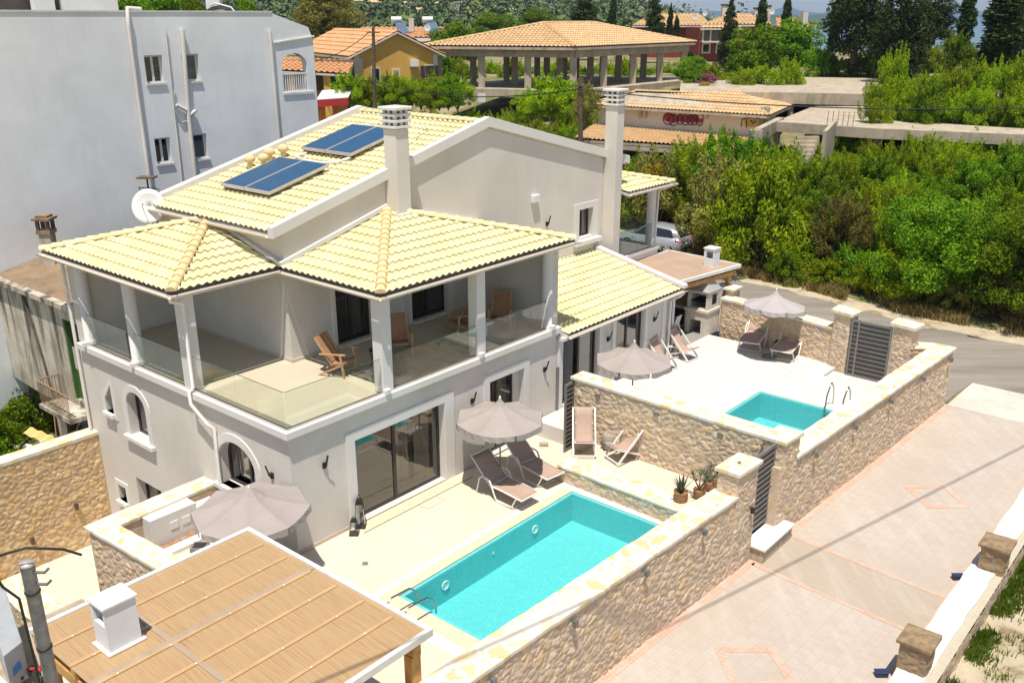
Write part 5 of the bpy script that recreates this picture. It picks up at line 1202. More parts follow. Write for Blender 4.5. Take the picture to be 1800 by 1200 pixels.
# ================================================================ BAMBOO ROOF IN FRONT
t=thing('bamboo_pergola','wide bamboo-mat pergola roof with white edging across the bottom left','pergola',P(-4.8,-4.7,0)); pg=t
a0,a1,b0,b1,zr=-6.9,-2.72,-7.22,-2.3,2.82
tlt=lambda a:zr+(a-a1)*.0
mb=MB(); mb.ab(a0,a1,b0,b1,zr-.02,zr); mb.build('bamboo_mat',M['bamboo'],t)
for q_ in ((a0,a1,b1,b1+.09),(a0,a1,b0-.09,b0),(a1,a1+.09,b0-.09,b1+.09)):
    mb=MB(); mb.ab(*q_,zr-.10,zr+.045); mb.build('edge_trim',M['curb'],t,bevel=.008)
for k in range(7):
    b=b1-.62-k*.72
    if b<b0: break
    mb=MB(); mb.ab(a0,a1-.1,b-.035,b+.035,zr+.002,zr+.022); mb.build('batten',simple('translucent_batten',(.50,.33,.17,1),.4),t)
    for a in (-3.4,-4.5,-5.6,-6.5): mb=MB(); mb.lathe(P(a,b,zr+.022),[(0,.010),(.02,.008),(.026,0)],10); mb.build('roof_screw',M['alu'],t)
for a,w in ((-5.55,.05),(-4.1,.0)):
    if w: mb=MB(); mb.ab(a-w,a+w,b0,b1,zr+.003,zr+.018); mb.build('joint_strip',simple('grey_joint_strip',(.38,.29,.21,1),.3),t)
mb=MB(); mb.ab(a0,a1,-4.35,-4.22,zr+.003,zr+.02); mb.build('joint_strip',simple('grey_joint_strip2',(.38,.29,.22,1),.3),t)
for b in (b0+.12,-5.2,-3.7,b1-.12): mb=MB(); mb.ab(a0,a1-.05,b-.06,b+.06,zr-.22,zr-.025); mb.build('rafter',M['timber'],t)
for a in (a1-.18,-4.6,a0+.1): mb=MB(); mb.ab(a-.08,a+.08,b0+.02,b1-.02,zr-.42,zr-.225); mb.build('beam',M['timber'],t)
for a,b,z0 in ((a1-.18,b0+.15,1.0),(a1-.18,b1-.15,0),(a0+.15,b1-.15,0),(a0+.15,b0+.15,0)): mb=MB(); mb.ab(a-.1,a+.1,b-.1,b+.1,z0,zr-.425); mb.build('post',M['timber'],t,bevel=.01)
t=thing('flue_box','grey-white rendered flue box with slotted sides standing on the bamboo roof','flue',P(-6.1,-3.6,zr))
mb=MB()
A0_,A1_,B0_,B1_=-6.35,-5.82,-3.86,-3.42
wall_holes(mb,lambda u,z,d:P(A0_+d,u,z),rect(B0_,B1_,zr,zr+.84),[rect(B0_+.05,B1_-.07,zr+.50,zr+.78)],.04)
mb.ab(A0_+.04,A1_,B0_,B0_+.04,zr,zr+.84); mb.ab(A0_+.04,A1_,B1_-.04,B1_,zr,zr+.84); mb.ab(A1_-.04,A1_,B0_+.04,B1_-.04,zr,zr+.84); mb.ab(A0_+.04,A1_-.04,B0_+.04,B1_-.04,zr,zr+.5)
mb.build('flue_body',M['whitewall'],t); mb=MB(); mb.ab(A0_-.03,A1_+.03,B0_-.03,B1_+.03,zr+.84,zr+.89); mb.build('flue_cap',M['whitewall'],t,bevel=.01)
mb=MB(); mb.ab(A0_-.06,A1_+.06,B0_-.06,B1_+.06,zr+.003,zr+.04); mb.build('flue_flashing',M['curb'],t,bevel=.01)
# boxes in the planter yard
t=thing('service_cabinet','white rendered service cabinet with two small vents inside the yard wall','cabinet',P(-1.6,3.1,0))
mb=MB(); mb.ab(-2.15,-.9,2.85,3.28,0,.83); mb.build('cabinet_body',M['trim'],t,bevel=.01)
for a in (-1.55,-1.22): mb=MB(); mb.ab(a-.11,a+.11,2.83,2.85,.38,.58); mb.build('vent_cover',M['plastic'],t)
t=thing('meter_panel','small tilted white cover leaning on the yard wall beside the mauve parasol','panel',P(-.6,3.1,0)); mb=MB(); mb.slab([P(-.85,2.9,.1),P(-.3,2.9,.1),P(-.3,3.2,.62),P(-.85,3.2,.62)],Vector((0,0,.03))); mb.build('panel_sheet',M['plastic'],t,bevel=.008)
t=thing('rubble_strip','broken brown rubble strip along the foot of the white cabinet','rubble',P(-1.7,2.7,0)); mb=MB(); rr=random.Random(3)
for k in range(46):
    c=P(-2.3+rr.random()*1.6,2.62+rr.random()*.2,.0); s=.03+rr.random()*.06; mb.hexa([c+Vector((rr.uniform(-1,1)*s*.3+x*s,rr.uniform(-1,1)*s*.3+y*s,z*s*.9)) for z in (0,1) for x,y in ((-1,-1),(1,-1),(1,1),(-1,1))])
mb.build('broken_stones',M['pot'],t)
mb=MB(); mb.ab(-2.55,-2.4,-1.8,2.6,.0,.12); mb.ab(-2.4,-.8,2.3,2.6,.0,.1); struct('yard_kerb',mb,M['curb'])
t=thing('skylight','small dark-framed skylight hatch in the yard floor beside the bamboo roof','skylight',P(-1.9,1.4,0)); q=G(348,966,.0); mb=MB(); mb.box(q.x-.15,q.x+.25,q.y-.15,q.y+.2,.0,.12); mb.build('skylight_frame',M['gate'],t,bevel=.01); mb=MB(); mb.box(q.x-.1,q.x+.2,q.y-.1,q.y+.15,.12,.125); mb.build('skylight_glass',M['cglass'],t)
# ================================================================ UTILITY POLE, AC UNIT, NEIGHBOUR ROOF, bottom left
c=Vector((-5.72,10,0)); t=thing('utility_pole','grey metal utility pole with black cable loops at the bottom left','pole',(c.x,c.y,-4.3)); top=AT(47,990,10)
lean=Vector((.0,0,0)); mb=MB(); x0=top.x; mb.tube([(x0,10,-4.3),(x0,10,top.z)],.088,20); mb.build('pole_shaft',M['galv'],t)
mb=MB(); mb.lathe((x0,10,top.z),[(.093,-.02),(.093,.02),(0,.025)],20); mb.build('pole_cap',M['alu'],t)
for dz_ in (-.42,-1.3,-2.2): mb=MB(); mb.lathe((x0,10,top.z+dz_),[(.09,-.015),(.1,-.012),(.1,.012),(.09,.015)],20); mb.build('strap',M['black'],t)
mb=MB(); mb.tube([(x0-.1,9.9,top.z-2.6),(x0-.1,9.88,top.z-1.2),(x0-.12,9.88,top.z-.45),(x0-.28,9.85,top.z-.25),(x0-.32,9.8,top.z),(x0-.2,9.8,top.z+.25),(x0+.1,9.9,top.z+.3),(x0+.45,10.1,top.z+.15),(x0+.62,10.2,top.z+.0)],.018,8); mb.build('cable_loop',M['black'],t)
for z_ in (-.12,-.3):
    mb=MB(); mb.tube([(x0+.1,9.98,top.z+z_),(x0+.24,9.95,top.z+z_+.02),(x0+.3,9.95,top.z+z_+.08)],.02,6); mb.build('insulator_hook',M['galv'],t)
q=G(17,1130,.0); t=thing('air_conditioner','grey outdoor air conditioning unit with blue and red marks at the left edge','air conditioner',(q.x,q.y,-.6))
mb=MB(); mb.prism([xy(-6.4,1.0),xy(-5.95,1.2),xy(-5.3,3.6),xy(-5.75,3.8)],-.55,.35); mb.build('casing',simple('grey_ac_casing',(.34,.36,.38,1),.5),t,bevel=.02)
mb=MB(); f0=P(-6.4,1.0); 
def onface(s,z): p=P(-6.4,1.0)*(1-s)+P(-5.95,1.2)*s; n=(P(-6.4,1.0)-P(-5.95,1.2)).cross(Vector((0,0,1))).normalized()*-.004; p2=p-n if False else p; return Vector((p2.x,p2.y,z))
side=lambda s,z:(P(-6.4,1.0)*(1-s)+P(-5.95,1.2)*s)+Vector((0,-.004,0))+Vector((0,0,z))
mb.add([side(.25,-.25),side(.75,-.2),side(.7,.0),side(.3,-.05)],[(0,1,2,3)]); mb.build('blue_mark',simple('blue_paint',(.05,.2,.5,1)),t)
t=thing('neighbour_roof','flat cream neighbour roof in the bottom left corner below the pole','roof',P(-8,0,-.6))
mb=MB(); mb.ab(-12,-6.5,-3.5,3.2,-4.3,-.62); mb.build('roof_block',M['offwhite'],t); mb=MB(); mb.ab(-6.5,-6.35,-3.5,3.2,-4.3,-.5); mb.build('parapet',M['curb'],t)
t=thing('scrap_heap','jumble of cables and small coloured parts beside the grey unit','scrap',P(-6.0,.4,-.6)); rr=random.Random(9)
for nm,mt,k in (('cable_bits','black',14),('metal_bits','alu',1),('green_bits','green',1),('red_bits','red',3)):
    mb=MB()
    for _ in range(k):
        c=P(-5.9+rr.uniform(-.35,.35),.7+rr.uniform(-.6,.6),-.55+rr.random()*.3); mb.tube([c,c+Vector((rr.uniform(-.15,.15),rr.uniform(-.15,.15),rr.uniform(-.05,.12))),c+Vector((rr.uniform(-.25,.25),rr.uniform(-.2,.2),0))],.02+rr.random()*.03,6)
    mb.build(nm,M[mt],t)
mb=MB(); mb.ab(-6.35,-3.8,-1.5,3.4,-4.3,-.75); struct('service_yard',mb,M['concrete'])
# ================================================================ POTTED PLANTS
def pot(q,r,h,t): mb=MB(); mb.lathe(q,[(0,0),(r*.7,0),(r*.95,h*.45),(r*.9,h*.85),(r*.98,h),(r*.85,h),(r*.8,h*.9),(0,h*.9)],22); return mb.build('pot',M['pot'],t)
def blades(name,q,n,L,w,mat,t,spread=.6,seed=1,curl=.3):
    rr=random.Random(seed); mb=MB()
    for k in range(n):
        an=k*2.4+rr.uniform(-.3,.3); sp=spread*(k/n)**.7+.05; l=L*rr.uniform(.75,1.1); d_=Vector((math.cos(an),math.sin(an),0)); s=Vector((-math.sin(an),math.cos(an),0)); pts=[]
        for i in range(5):
            u=i/4; c=q+d_*(l*u*sp+.02)+Vector((0,0,l*u*(1-curl*sp*u))); ww=w*(1-u)**.8*(.6+.9*min(u*3,1)*.5)+.002; pts.append((c-s*ww,c+Vector((0,0,-ww*.5)),c+s*ww))
        vs=[p for tr_ in pts for p in tr_]; mb.add(vs,[(3*i+j,3*i+j+1,3*i+j+4,3*i+j+3) for i in range(4) for j in (0,1)])
    return mb.build(name,mat,t)
M['agave']=simple('agave_leaf',(.06,.10,.05,1),.5,var=.2,scale=7)
q=G(1196,880,.5); t=thing('potted_agave','agave with sword leaves in a round terracotta pot on the platform','potted plant',q); pot(q,.2,.3,t); blades('agave_leaves',q+Vector((0,0,.27)),16,.55,.045,M['agave'],t,.65,2)
def branchy(q,label,seed,h=.6,ph=.22):
    t=thing('potted_plant',label,'potted plant',q); pot(q,.16,ph,t); rr=random.Random(seed); mb=MB(); tips=[]
    for k in range(5):
        an=k*1.3; e=q+Vector((math.cos(an)*.2,math.sin(an)*.2,ph+h*rr.uniform(.5,.8))); mb.tube([q+Vector((0,0,ph)),(q+e)/2+Vector((0,0,.1)),e],[.022,.016,.012],6); tips.append(e)
    mb.build('stems',M['oldwood'],t)
    for i,e in enumerate(tips): blades('leaf_rosette',e,16,.17,.012,M['agave'],t,1.2,seed+i,.6)
q=G(1228,872,.5); branchy(q,'bushy branching potted plant between the agave and the wall coping',4)
q=G(1246,858,.5); branchy(q,'smaller dark potted plant half hidden behind the wall coping by the pillar',8,.4)
q=G(1259,848,.5); t=thing('potted_aloe','upright spiky potted aloe against the gate pillar','potted plant',q); pot(q,.13,.2,t); blades('aloe_leaves',q+Vector((0,0,.18)),14,.5,.022,M['agave'],t,.3,6)
q=G(1189,890,.5); t=thing('round_stone','small dark round stone on the platform in front of the pots','stone',P(7.35,-6.5,.5)); mb=MB(); mb.lathe(P(7.38,-6.62,.5),[(0,0),(.09,.02),(.1,.08),(.06,.13),(0,.14)],12); mb.build('stone_body',M['gate'],t)
# ================================================================ BARBECUE CORNER
t=thing('barbecue_pergola','flat brown pergola roof with white rim over the barbecue corner','pergola',P(19,1.6,.5))
zr=3.0; A=[(17.25,.5),(21.75,-.15),(22.0,3.3),(17.3,3.4)]
mb=MB(); mb.prism([xy(*p) for p in A],zr,zr+.03); mb.build('roof_sheet',M['mat_plain'],t)
n4=len(A)
for i in (0,1,2):
    p=P(*A[i]); q_=P(*A[(i+1)%4]); mb=MB(); mb.bar(Vector((p.x,p.y,zr+.0)),Vector((q_.x,q_.y,zr+.0)),.09,.13); mb.build('edge_trim',M['curb'],t)
for k in range(6):
    s=(k+.4)/6; p=P(*A[0])*(1-s)+P(*A[1])*s; q_=P(*A[3])*(1-s)+P(*A[2])*s; mb=MB(); mb.bar(Vector((p.x,p.y,zr-.1))+(q_-p)*.03,Vector((q_.x,q_.y,zr-.1)),.08,.16); mb.build('rafter',M['timber'],t)
p=P(17.3,.62); q_=P(21.6,.0); mb=MB(); mb.bar(Vector((p.x,p.y,zr-.27)),Vector((q_.x,q_.y,zr-.27)),.12,.18); mb.build('beam',M['timber'],t)
mb=MB(); mb.ab(17.05,17.2,.05,.3,.5,2.9); mb.build('post',M['trim'],t); mb=MB(); mb.ab(21.35,21.5,.1,.25,1.95,2.75); mb.build('post',M['timber'],t)
q=P(20.95,.75,3.03); t=thing('flue_box','small white flue box on the barbecue pergola roof','flue',q)
mb=MB(); wall_holes(mb,lambda u,z,d:P(20.75+d,u,z),rect(.5,.95,3.03,3.72),[rect(.56,.86,3.35,3.62)],.04); mb.ab(20.79,21.2,.5,.54,3.03,3.72); mb.ab(20.79,21.2,.91,.95,3.03,3.72); mb.ab(21.16,21.2,.54,.91,3.03,3.72); mb.ab(20.79,21.16,.54,.91,3.03,3.3); mb.build('flue_body',M['whitewall'],t)
mb=MB(); mb.ab(20.72,21.23,.47,.98,3.72,3.77); mb.build('flue_cap',M['plastic'],t)
# stone back wall and counter
t=thing('kitchen_wall','short stone-clad wall of the barbecue corner below the brown roof','wall',P(21,2,.5))
stone_body('wall_body',[xy(20.85,3.5),xy(20.7,.9),xy(21.1,.9),xy(21.25,3.5)],-.4,2.7,t,(0,),seed=51.0); stone_body('pillar',[xy(20.95,-.02),xy(20.93,-.3),xy(21.5,-.35),xy(21.5,.4)],-.4,2.15,t,(0,3,1),seed=53.0)
mb=MB(); mb.ab(20.85,21.6,-.42,.5,2.15,2.22); mb.build('pillar_cap',M['coping'],t)
t=thing('barbecue','tall rendered barbecue with sloping metal hood, grill recess and log opening','barbecue',P(19.8,.55,.5))
a0,a1,b0,b1=19.6,20.6,.0,.95
mb=MB(); wall_holes(mb,lambda u,z,d:P(a0+d,u,z),rect(b0,b1,.5,1.45),[rect(b0+.25,b1-.15,.5,1.1)],.1); mb.ab(a0+.1,a1,b0,b0+.1,.5,1.45); mb.ab(a0+.1,a1,b1-.1,b1,.5,1.45); mb.ab(a1-.1,a1,b0+.1,b1-.1,.5,1.45); mb.build('base',M['cladding'],t)
mb=MB(); mb.ab(a0-.06,a1+.05,b0-.05,b1+.05,1.45,1.55); mb.build('worktop',M['coping'],t)
mb=MB(); wall_holes(mb,lambda u,z,d:P(a0+.05+d,u,z),rect(b0+.02,b1-.02,1.55,2.3),[rect(b0+.12,b1-.12,1.6,2.18)],.08)
wall_holes(mb,lambda u,z,d:P(u,b0+.02+d,z),rect(a0+.14,a1,1.55,2.3),[rect(a0+.35,a0+.75,1.7,2.15)],.06); mb.ab(a0+.13,a1,b1-.1,b1-.02,1.55,2.3); mb.ab(a1-.08,a1,b0+.09,b1-.1,1.55,2.3); mb.build('firebox',M['cladding'],t)
mb=MB()
for k in range(4): mb.ab(a0+.35,a0+.75,b0+.03,b0+.06,1.75+k*.1,1.79+k*.1)
mb.build('side_grille',M['dark'],t)
mb=MB(); mb.ab(a0+.14,a1-.1,b0+.1,b1-.1,1.8,1.83); mb.build('grill_shelf',M['black'],t)
mb=MB(); k0=[P(a0-.02,b0-.03,2.3),P(a1,b0-.03,2.3),P(a1,b1+.03,2.3),P(a0-.02,b1+.03,2.3)]; k1=[P(a0+.22,b0+.2,2.6),P(a1-.22,b0+.2,2.6),P(a1-.22,b1-.2,2.6),P(a0+.22,b1-.2,2.6)]; k2=[P(a0+.33,b0+.32,2.99),P(a1-.33,b0+.32,2.99),P(a1-.33,b1-.3,2.99),P(a0+.33,b1-.3,2.99)]
mb.hexa(k0+k1); mb.hexa(k1+k2); mb.build('hood',simple('pale_metal_hood',(.50,.47,.43,1),.4,.3),t)
t=thing('kitchen_counter','low outdoor kitchen counter with pale worktop along the stone-clad wall','counter',P(20.4,2.2,.5))
mb=MB(); mb.ab(20.1,20.7,1.05,3.4,.5,1.35); mb.build('cabinet',M['cladding'],t); mb=MB(); mb.ab(20.02,20.72,1.0,3.4,1.35,1.41); mb.build('worktop',M['coping'],t); mb=MB(); mb.ab(20.08,20.1,1.3,2.0,.6,1.25); mb.build('cupboard_door',M['dark'],t)
# dining table and chairs
q=P(18.6,1.9,.5); t=thing('dining_table','pale rectangular dining table under the barbecue roof','table',q)
mb=MB(); mb.ab(17.9,19.4,1.5,2.4,1.2,1.24); mb.build('table_top',M['cladding'],t)
for a,b in ((17.98,1.58),(19.32,1.58),(17.98,2.32),(19.32,2.32)): mb=MB(); mb.ab(a-.03,a+.03,b-.03,b+.03,.5,1.2); mb.build('leg',M['gate'],t)
def make_chair():
    t=thing('dining_chair','','chair',(0,0,0)); w=.24
    for s in (-1,1):
        mb=MB(); mb.bar((.22,s*w,0),(.18,s*(w-.02),.45),.03,.03); mb.build('leg',M['plastic'],t)
        mb=MB(); mb.bar((-.26,s*w,0),(-.20,s*(w-.02),.45),.03,.03); mb.build('leg',M['plastic'],t)
        mb=MB(); mb.tube([(.16,s*w,.45),(.16,s*(w+.02),.64),(.08,s*(w+.02),.67),(-.22,s*(w+.01),.68)],.016,6); mb.build('armrest',M['plastic'],t)
    mb=MB(); mb.box(-.22,.22,-w+.01,w-.01,.43,.46); mb.build('seat',M['plastic'],t,bevel=.012)
    mb=MB(); mb.slab([(-.20,-w+.02,.47),(-.20,w-.02,.47),(-.30,w-.03,.86),(-.30,-w+.03,.86)],(-.02,0,0)); mb.build('backrest',M['plastic'],t,bevel=.01); return t
CH0=make_chair()
q=P(18.25,1.15,.506); place(CH0,q,math.atan2(V[1],V[0]),'white plastic armchair at the near side of the dining table, left one','white dining chairs',True)
q=P(18.95,1.15,.506); place(CH0,q,math.atan2(V[1],V[0]),'white plastic armchair at the dining table, right one next to the barbecue','white dining chairs')
q=P(19.9,-3.0,.5); t=thing('plant_tub','dark round tub on the floor between the two shaded loungers against the street wall','tub',q)
mb=MB(); mb.lathe(q,[(0,0),(.2,0),(.26,.38),(.22,.38),(.2,.3),(0,.3)],20); mb.build('tub_body',M['black'],t)
# ================================================================ CAR
def car():
    c=G(1150,437,-.34); t=thing('parked_car','silver hatchback parked on the street beyond the balcony, seen from behind','car',c)
    hd=math.atan2(V[1],V[0]); M3=Matrix.Rotation(hd,3,'Z'); T=lambda p: c+M3@Vector(p)      # +x = car front
    def loft(st,mat,name,par=None,sm=True):
        n=len(st[0]); mb=MB(); vs=[T(p) for s_ in st for p in s_]; fs=[(i*n+j,i*n+(j+1)%n,(i+1)*n+(j+1)%n,(i+1)*n+j) for i in range(len(st)-1) for j in range(n)]
        mb.add(vs,fs+[tuple(range(n)),tuple(range((len(st)-1)*n,len(st)*n))[::-1]],0,sm); o=mb.build(name,mat,par or t); return o
    def sec(x,zb,zt,wb_,wm,wt):
        zm=(zb+zt)/2; return [(x,-wb_,zb),(x,-wm,zm*.9),(x,-wm,zm*1.12),(x,-wt,zt),(x,0,zt+.03),(x,wt,zt),(x,wm,zm*1.12),(x,wm,zm*.9),(x,wb_,zb)]
    lower=[sec(-2.12,.38,.70,.62,.68,.58),sec(-2.06,.28,.92,.78,.84,.72),sec(-1.85,.22,1.02,.84,.90,.80),sec(-1.0,.20,.98,.84,.91,.84),sec(0,.20,.95,.84,.91,.84),sec(.9,.2,.93,.84,.90,.82),sec(1.4,.2,.88,.83,.89,.78),sec(1.85,.25,.78,.76,.83,.68),sec(2.1,.35,.62,.55,.62,.5)]
    loft(lower,M['carpaint'],'body')
    def roofsec(x,z0,z1,w0,w1): return [(x,-w0,z0),(x,-w1,z1-.05),(x,-w1*.8,z1),(x,w1*.8,z1),(x,w1,z1-.05),(x,w0,z0)]
    loft([roofsec(-1.98,.96,1.02,.74,.66),roofsec(-1.70,.98,1.40,.80,.60),roofsec(-1.2,.97,1.50,.82,.62),roofsec(-.2,.95,1.54,.83,.63),roofsec(.35,.94,1.47,.83,.62),roofsec(1.1,.9,.98,.80,.66)],M['carpaint'],'roof')
    def pane_(pts,nm,mat='cglass'): mb=MB(); mb.add([T(p) for p in pts],[tuple(range(len(pts)))]); return mb.build(nm,M[mat],t)
    pane_([(-1.985,-.56,1.06),(-1.985,.56,1.06),(-1.735,.50,1.385),(-1.735,-.50,1.385)],'rear_window')
    pane_([(1.06,-.66,1.0),(1.06,.66,1.0),(.40,.56,1.455),(.40,-.56,1.455)],'windscreen')
    for s in (-1,1):
        pane_([(-1.62,s*.825,1.02),(-.42,s*.85,1.0),(-.36,s*.66,1.45),(-1.45,s*.655,1.40)],'side_window'); pane_([(-.34,s*.85,1.0),(.86,s*.83,.97),(.34,s*.665,1.41),(-.28,s*.66,1.45)],'side_window')
        mb=MB(); mb.slab([T((-2.07,s*.50,.80)),T((-2.05,s*.76,.80)),T((-1.80,s*.885,.90)),T((-1.82,s*.84,1.0)),T((-2.03,s*.55,.98))],M3@Vector((-.03,s*.01,0))); mb.build('tail_light',M['redlight'],t)
        mb=MB(); mb.slab([T((.95,s*.92,.98)),T((1.1,s*.98,.98)),T((1.1,s*1.02,1.08)),T((.95,s*.98,1.1))],M3@Vector((-.12,0,0))); mb.build('mirror',M['carpaint'],t)
        for x in (-1.32,1.32):
            mb=MB(); ang=[6.283*i/24 for i in range(24)]; yo=s*.90; yi=s*.68; R_=.325
            ring1=[T((x+R_*math.cos(a_),yo,.325+R_*math.sin(a_))) for a_ in ang]; ring2=[T((x+R_*math.cos(a_),yi,.325+R_*math.sin(a_))) for a_ in ang]
            mb.add(ring1+ring2,[(i,(i+1)%24,(i+1)%24+24,i+24) for i in range(24)]+[tuple(range(24)),tuple(range(24,48))]); w_=mb.build('wheel',M['rubber'],t)
            mb=MB(); yq=s*.908; mb.add([T((x+.22*math.cos(a_),yq,.325+.22*math.sin(a_))) for a_ in ang],[tuple(range(24))]); r_=mb.build('rim',M['alu'],w_)
            mb=MB(); yq=s*.912
            for k in range(5):
                a_=k*1.2566+.63; mb.add([T((x+.08*math.cos(a_),yq,.325+.08*math.sin(a_))),T((x+.19*math.cos(a_-.22),yq,.325+.19*math.sin(a_-.22))),T((x+.19*math.cos(a_+.22),yq,.325+.19*math.sin(a_+.22)))],[(0,1,2)])
            mb.build('rim_gaps',M['black'],w_)
    mb=MB(); mb.slab([T((-2.11,-.24,.56)),T((-2.11,.24,.56)),T((-2.12,.24,.68)),T((-2.12,-.24,.68))],M3@Vector((-.02,0,0))); mb.build('number_plate',M['plastic'],t)
    mb=MB(); mb.slab([T((-2.10,-.6,.36)),T((-2.10,.6,.36)),T((-2.13,.6,.46)),T((-2.13,-.6,.46))],M3@Vector((-.03,0,0))); mb.build('bumper_trim',M['rubber'],t)
    mb=MB(); mb.tube([T((-1.3,0,1.5)),T((-1.42,0,1.66))],.012,5); mb.build('aerial',M['black'],t)
car()
# ================================================================ VEGETATION
import numpy as np
def leaves_mesh(name,blobs,n,size,mat,seed=1,flat=0.0,droop=0.0,lw=.27):
    """n small leaf faces spread over the outer part of lumpy blobs [(x,y,z,rx,ry,rz)]"""
    g=np.random.default_rng(seed); B=np.array(blobs,float); w=B[:,3]*B[:,4]+B[:,4]*B[:,5]; idx=g.choice(len(B),n,p=w/w.sum())
    d=g.normal(size=(n,3)); d/=np.linalg.norm(d,axis=1)[:,None]; r=1-np.abs(g.normal(0,.22,n)); r=np.clip(r,.2,1.12)
    c=B[idx,:3]+d*B[idx,3:6]*r[:,None]; c[:,2]=np.maximum(c[:,2],.05)
    nr=d*.8+g.normal(size=(n,3))*.75; nr[:,2]+=flat; nr/=np.linalg.norm(nr,axis=1)[:,None]
    t=np.cross(nr,g.normal(size=(n,3))); t/=np.linalg.norm(t,axis=1)[:,None]
    if droop: t[:,2]-=droop; t/=np.linalg.norm(t,axis=1)[:,None]
    s=np.cross(nr,t); sz=size*g.uniform(.6,1.35,n)[:,None]
    v=np.stack([c-t*sz*.6,c+s*sz*lw+nr*sz*.06,c+t*sz*.7,c-s*sz*lw+nr*sz*.06],1).reshape(-1,3)
    me=bpy.data.meshes.new(name); me.vertices.add(4*n); me.vertices.foreach_set('co',v.ravel()); me.loops.add(4*n); me.loops.foreach_set('vertex_index',np.arange(4*n)); me.polygons.add(n); me.polygons.foreach_set('loop_start',np.arange(n)*4); me.polygons.foreach_set('loop_total',np.full(n,4)); me.update(calc_edges=True); me.materials.append(mat); return me
def mobj(name,me,parent=None):
    o=bpy.data.objects.new(name,me); col.objects.link(o); o.parent=parent; ORG[o.name]=Vector((0,0,0)); return o
def make_plant(kind,label,cat,blobs,n,size,mat,seed,trunk=None,flat=.0,droop=0.0):
    t=thing(kind,label,cat,(0,0,0)); mobj('foliage' if cat=='bush' else 'crown',leaves_mesh(kind+'_leaves',blobs,n,size,mat,seed,flat,droop),t)
    rr=random.Random(seed); mb=MB()
    if trunk:
        H,r=trunk; mb.tube([(0,0,-.6),(.03,.02,H*.4),(-.04,.05,H*.8),(0,0,H)],[r*1.2,r,r*.7,r*.35],9)
        for b in blobs[::max(1,len(blobs)//9)]:
            z=min(H*.8,max(.3*H,b[2]-.4*abs(b[5]))); mb.tube([(0,0,z*.8),(b[0]*.5,b[1]*.5,(z*.8+b[2])/2),(b[0],b[1],b[2])],[r*.4,r*.25,r*.1],6)
        mb.build('trunk',M['bark'],t)
    else:
        for k in range(7):
            an=k*.9; R_=blobs[k%len(blobs)]; mb.tube([(0,0,-.4),(R_[0]*.5,R_[1]*.5,R_[2]*.6),(R_[0],R_[1],R_[2]+.1)],[.05,.035,.015],5)
        mb.build('stems',M['bark'],t)
    return t
def lumps(n,R_,H,seed,z0=.25,rb=.42,top=.9):
    rr=random.Random(seed); out=[]
    for k in range(n):
        an=rr.random()*6.283; u=rr.random()**.55; z=z0+(H-z0)*rr.random(); f=math.sqrt(max(.05,1-((z-H*.42)/(H*.62))**2)); r_=R_*u*f*.85; q=rb*rr.uniform(.6,1.25)
        out.append((r_*math.cos(an),r_*math.sin(an),min(z,H*top),q,q,q*.8))
    return out
def shoots(n,seed):
    rr=random.Random(seed+50); return [(rr.uniform(-1.3,1.3),rr.uniform(-1.3,1.3),rr.uniform(1.5,2.35),.13,.13,rr.uniform(.35,.6)) for _ in range(n)]
GB='dense bushes of the roadside thicket'
def sprays(n,R_,H,seed):
    rr=random.Random(seed); out=[]
    for k in range(n):
        an=rr.random()*6.283; f=rr.random()**.5; z=H*(.35+.62*rr.random()); r_=R_*f*math.sqrt(max(.1,1-(z/H)**2*.75)); L=rr.uniform(.35,.75); lean=rr.uniform(.2,.7)
        for j in range(4): u=j/3; out.append(((r_+L*lean*u)*math.cos(an),(r_+L*lean*u)*math.sin(an),z+L*u,.20*(1-.65*u),.20*(1-.65*u),.26*(1-.5*u)))
    return out
protos=[]
for i,(mt,n,sz) in enumerate((('leaf_y',13000,.105),('leaf_y',14000,.09),('leaf_g',13000,.10),('leaf_o',10000,.10),('leaf_y',15000,.085))):
    protos.append(make_plant('thicket_bush','','bush',lumps(38,1.7,2.2,i+3,.1,.42)+sprays(26,1.5,2.2,i+5),n,sz,M[mt],i+11))
for i,(mt,n,sz) in enumerate((('leaf_y',42000,.085),('leaf_g',38000,.09),('leaf_y',42000,.075),('leaf_o',32000,.085))):
    protos.append(make_plant('thicket_shrub','','bush',lumps(46,2.3,4.3,i+73,.3,.5)+sprays(70,2.3,4.4,i),n,sz,M[mt],i+91))
used=[False]*len(protos); car_=G(1150,437,-.34)
def setp(t,loc,s,label,group=None,first=False,rz=None):
    o=t if first else copy_tree(t); o.location=loc; o.rotation_euler=(0,0,R.random()*6.28 if rz is None else rz); o.scale=s if hasattr(s,'__len__') else (s,s,s); o['label']=label
    if group: o['group']=group
    elif 'group' in o: del o['group']
    return o
LIM=[(560,175),(640,158),(700,150),(760,160),(800,172),(900,188),(930,165),(960,148),(1015,142),(1040,205),(1060,262),(1100,285),(1140,268),(1200,270),(1235,240),(1285,226),(1293,226),(1294,292),(1345,292),(1346,262),(1395,256),(1396,286),(1440,286),(1441,245),(1490,240),(1560,232),(1620,238),(1700,245),(1800,235),(1900,235)]
def lim(px):
    for (a,y0),(b,y1) in zip(LIM[:-1],LIM[1:]):
        if a<=px<b: return y0+(y1-y0)*(px-a)/(b-a)
    return 240
def project(p):
    z=p.z-CAMH; d=p.y*cpi-z*spi; return 900+FPX*p.x/d,600-FPX*(p.y*spi+z*cpi)/d,d
def zline(x,y,py):
    b=(py-600)/FPX; return CAMH-y*math.tan(PIT+math.atan(b))
NB={0:'yellow-green bush in the dense roadside thicket',1:'fine-leaved bright bush in the dense roadside thicket',2:'mid-green bush in the dense roadside thicket',3:'dry olive bush in the dense roadside thicket',4:'feathery bright green bush in the dense roadside thicket'}
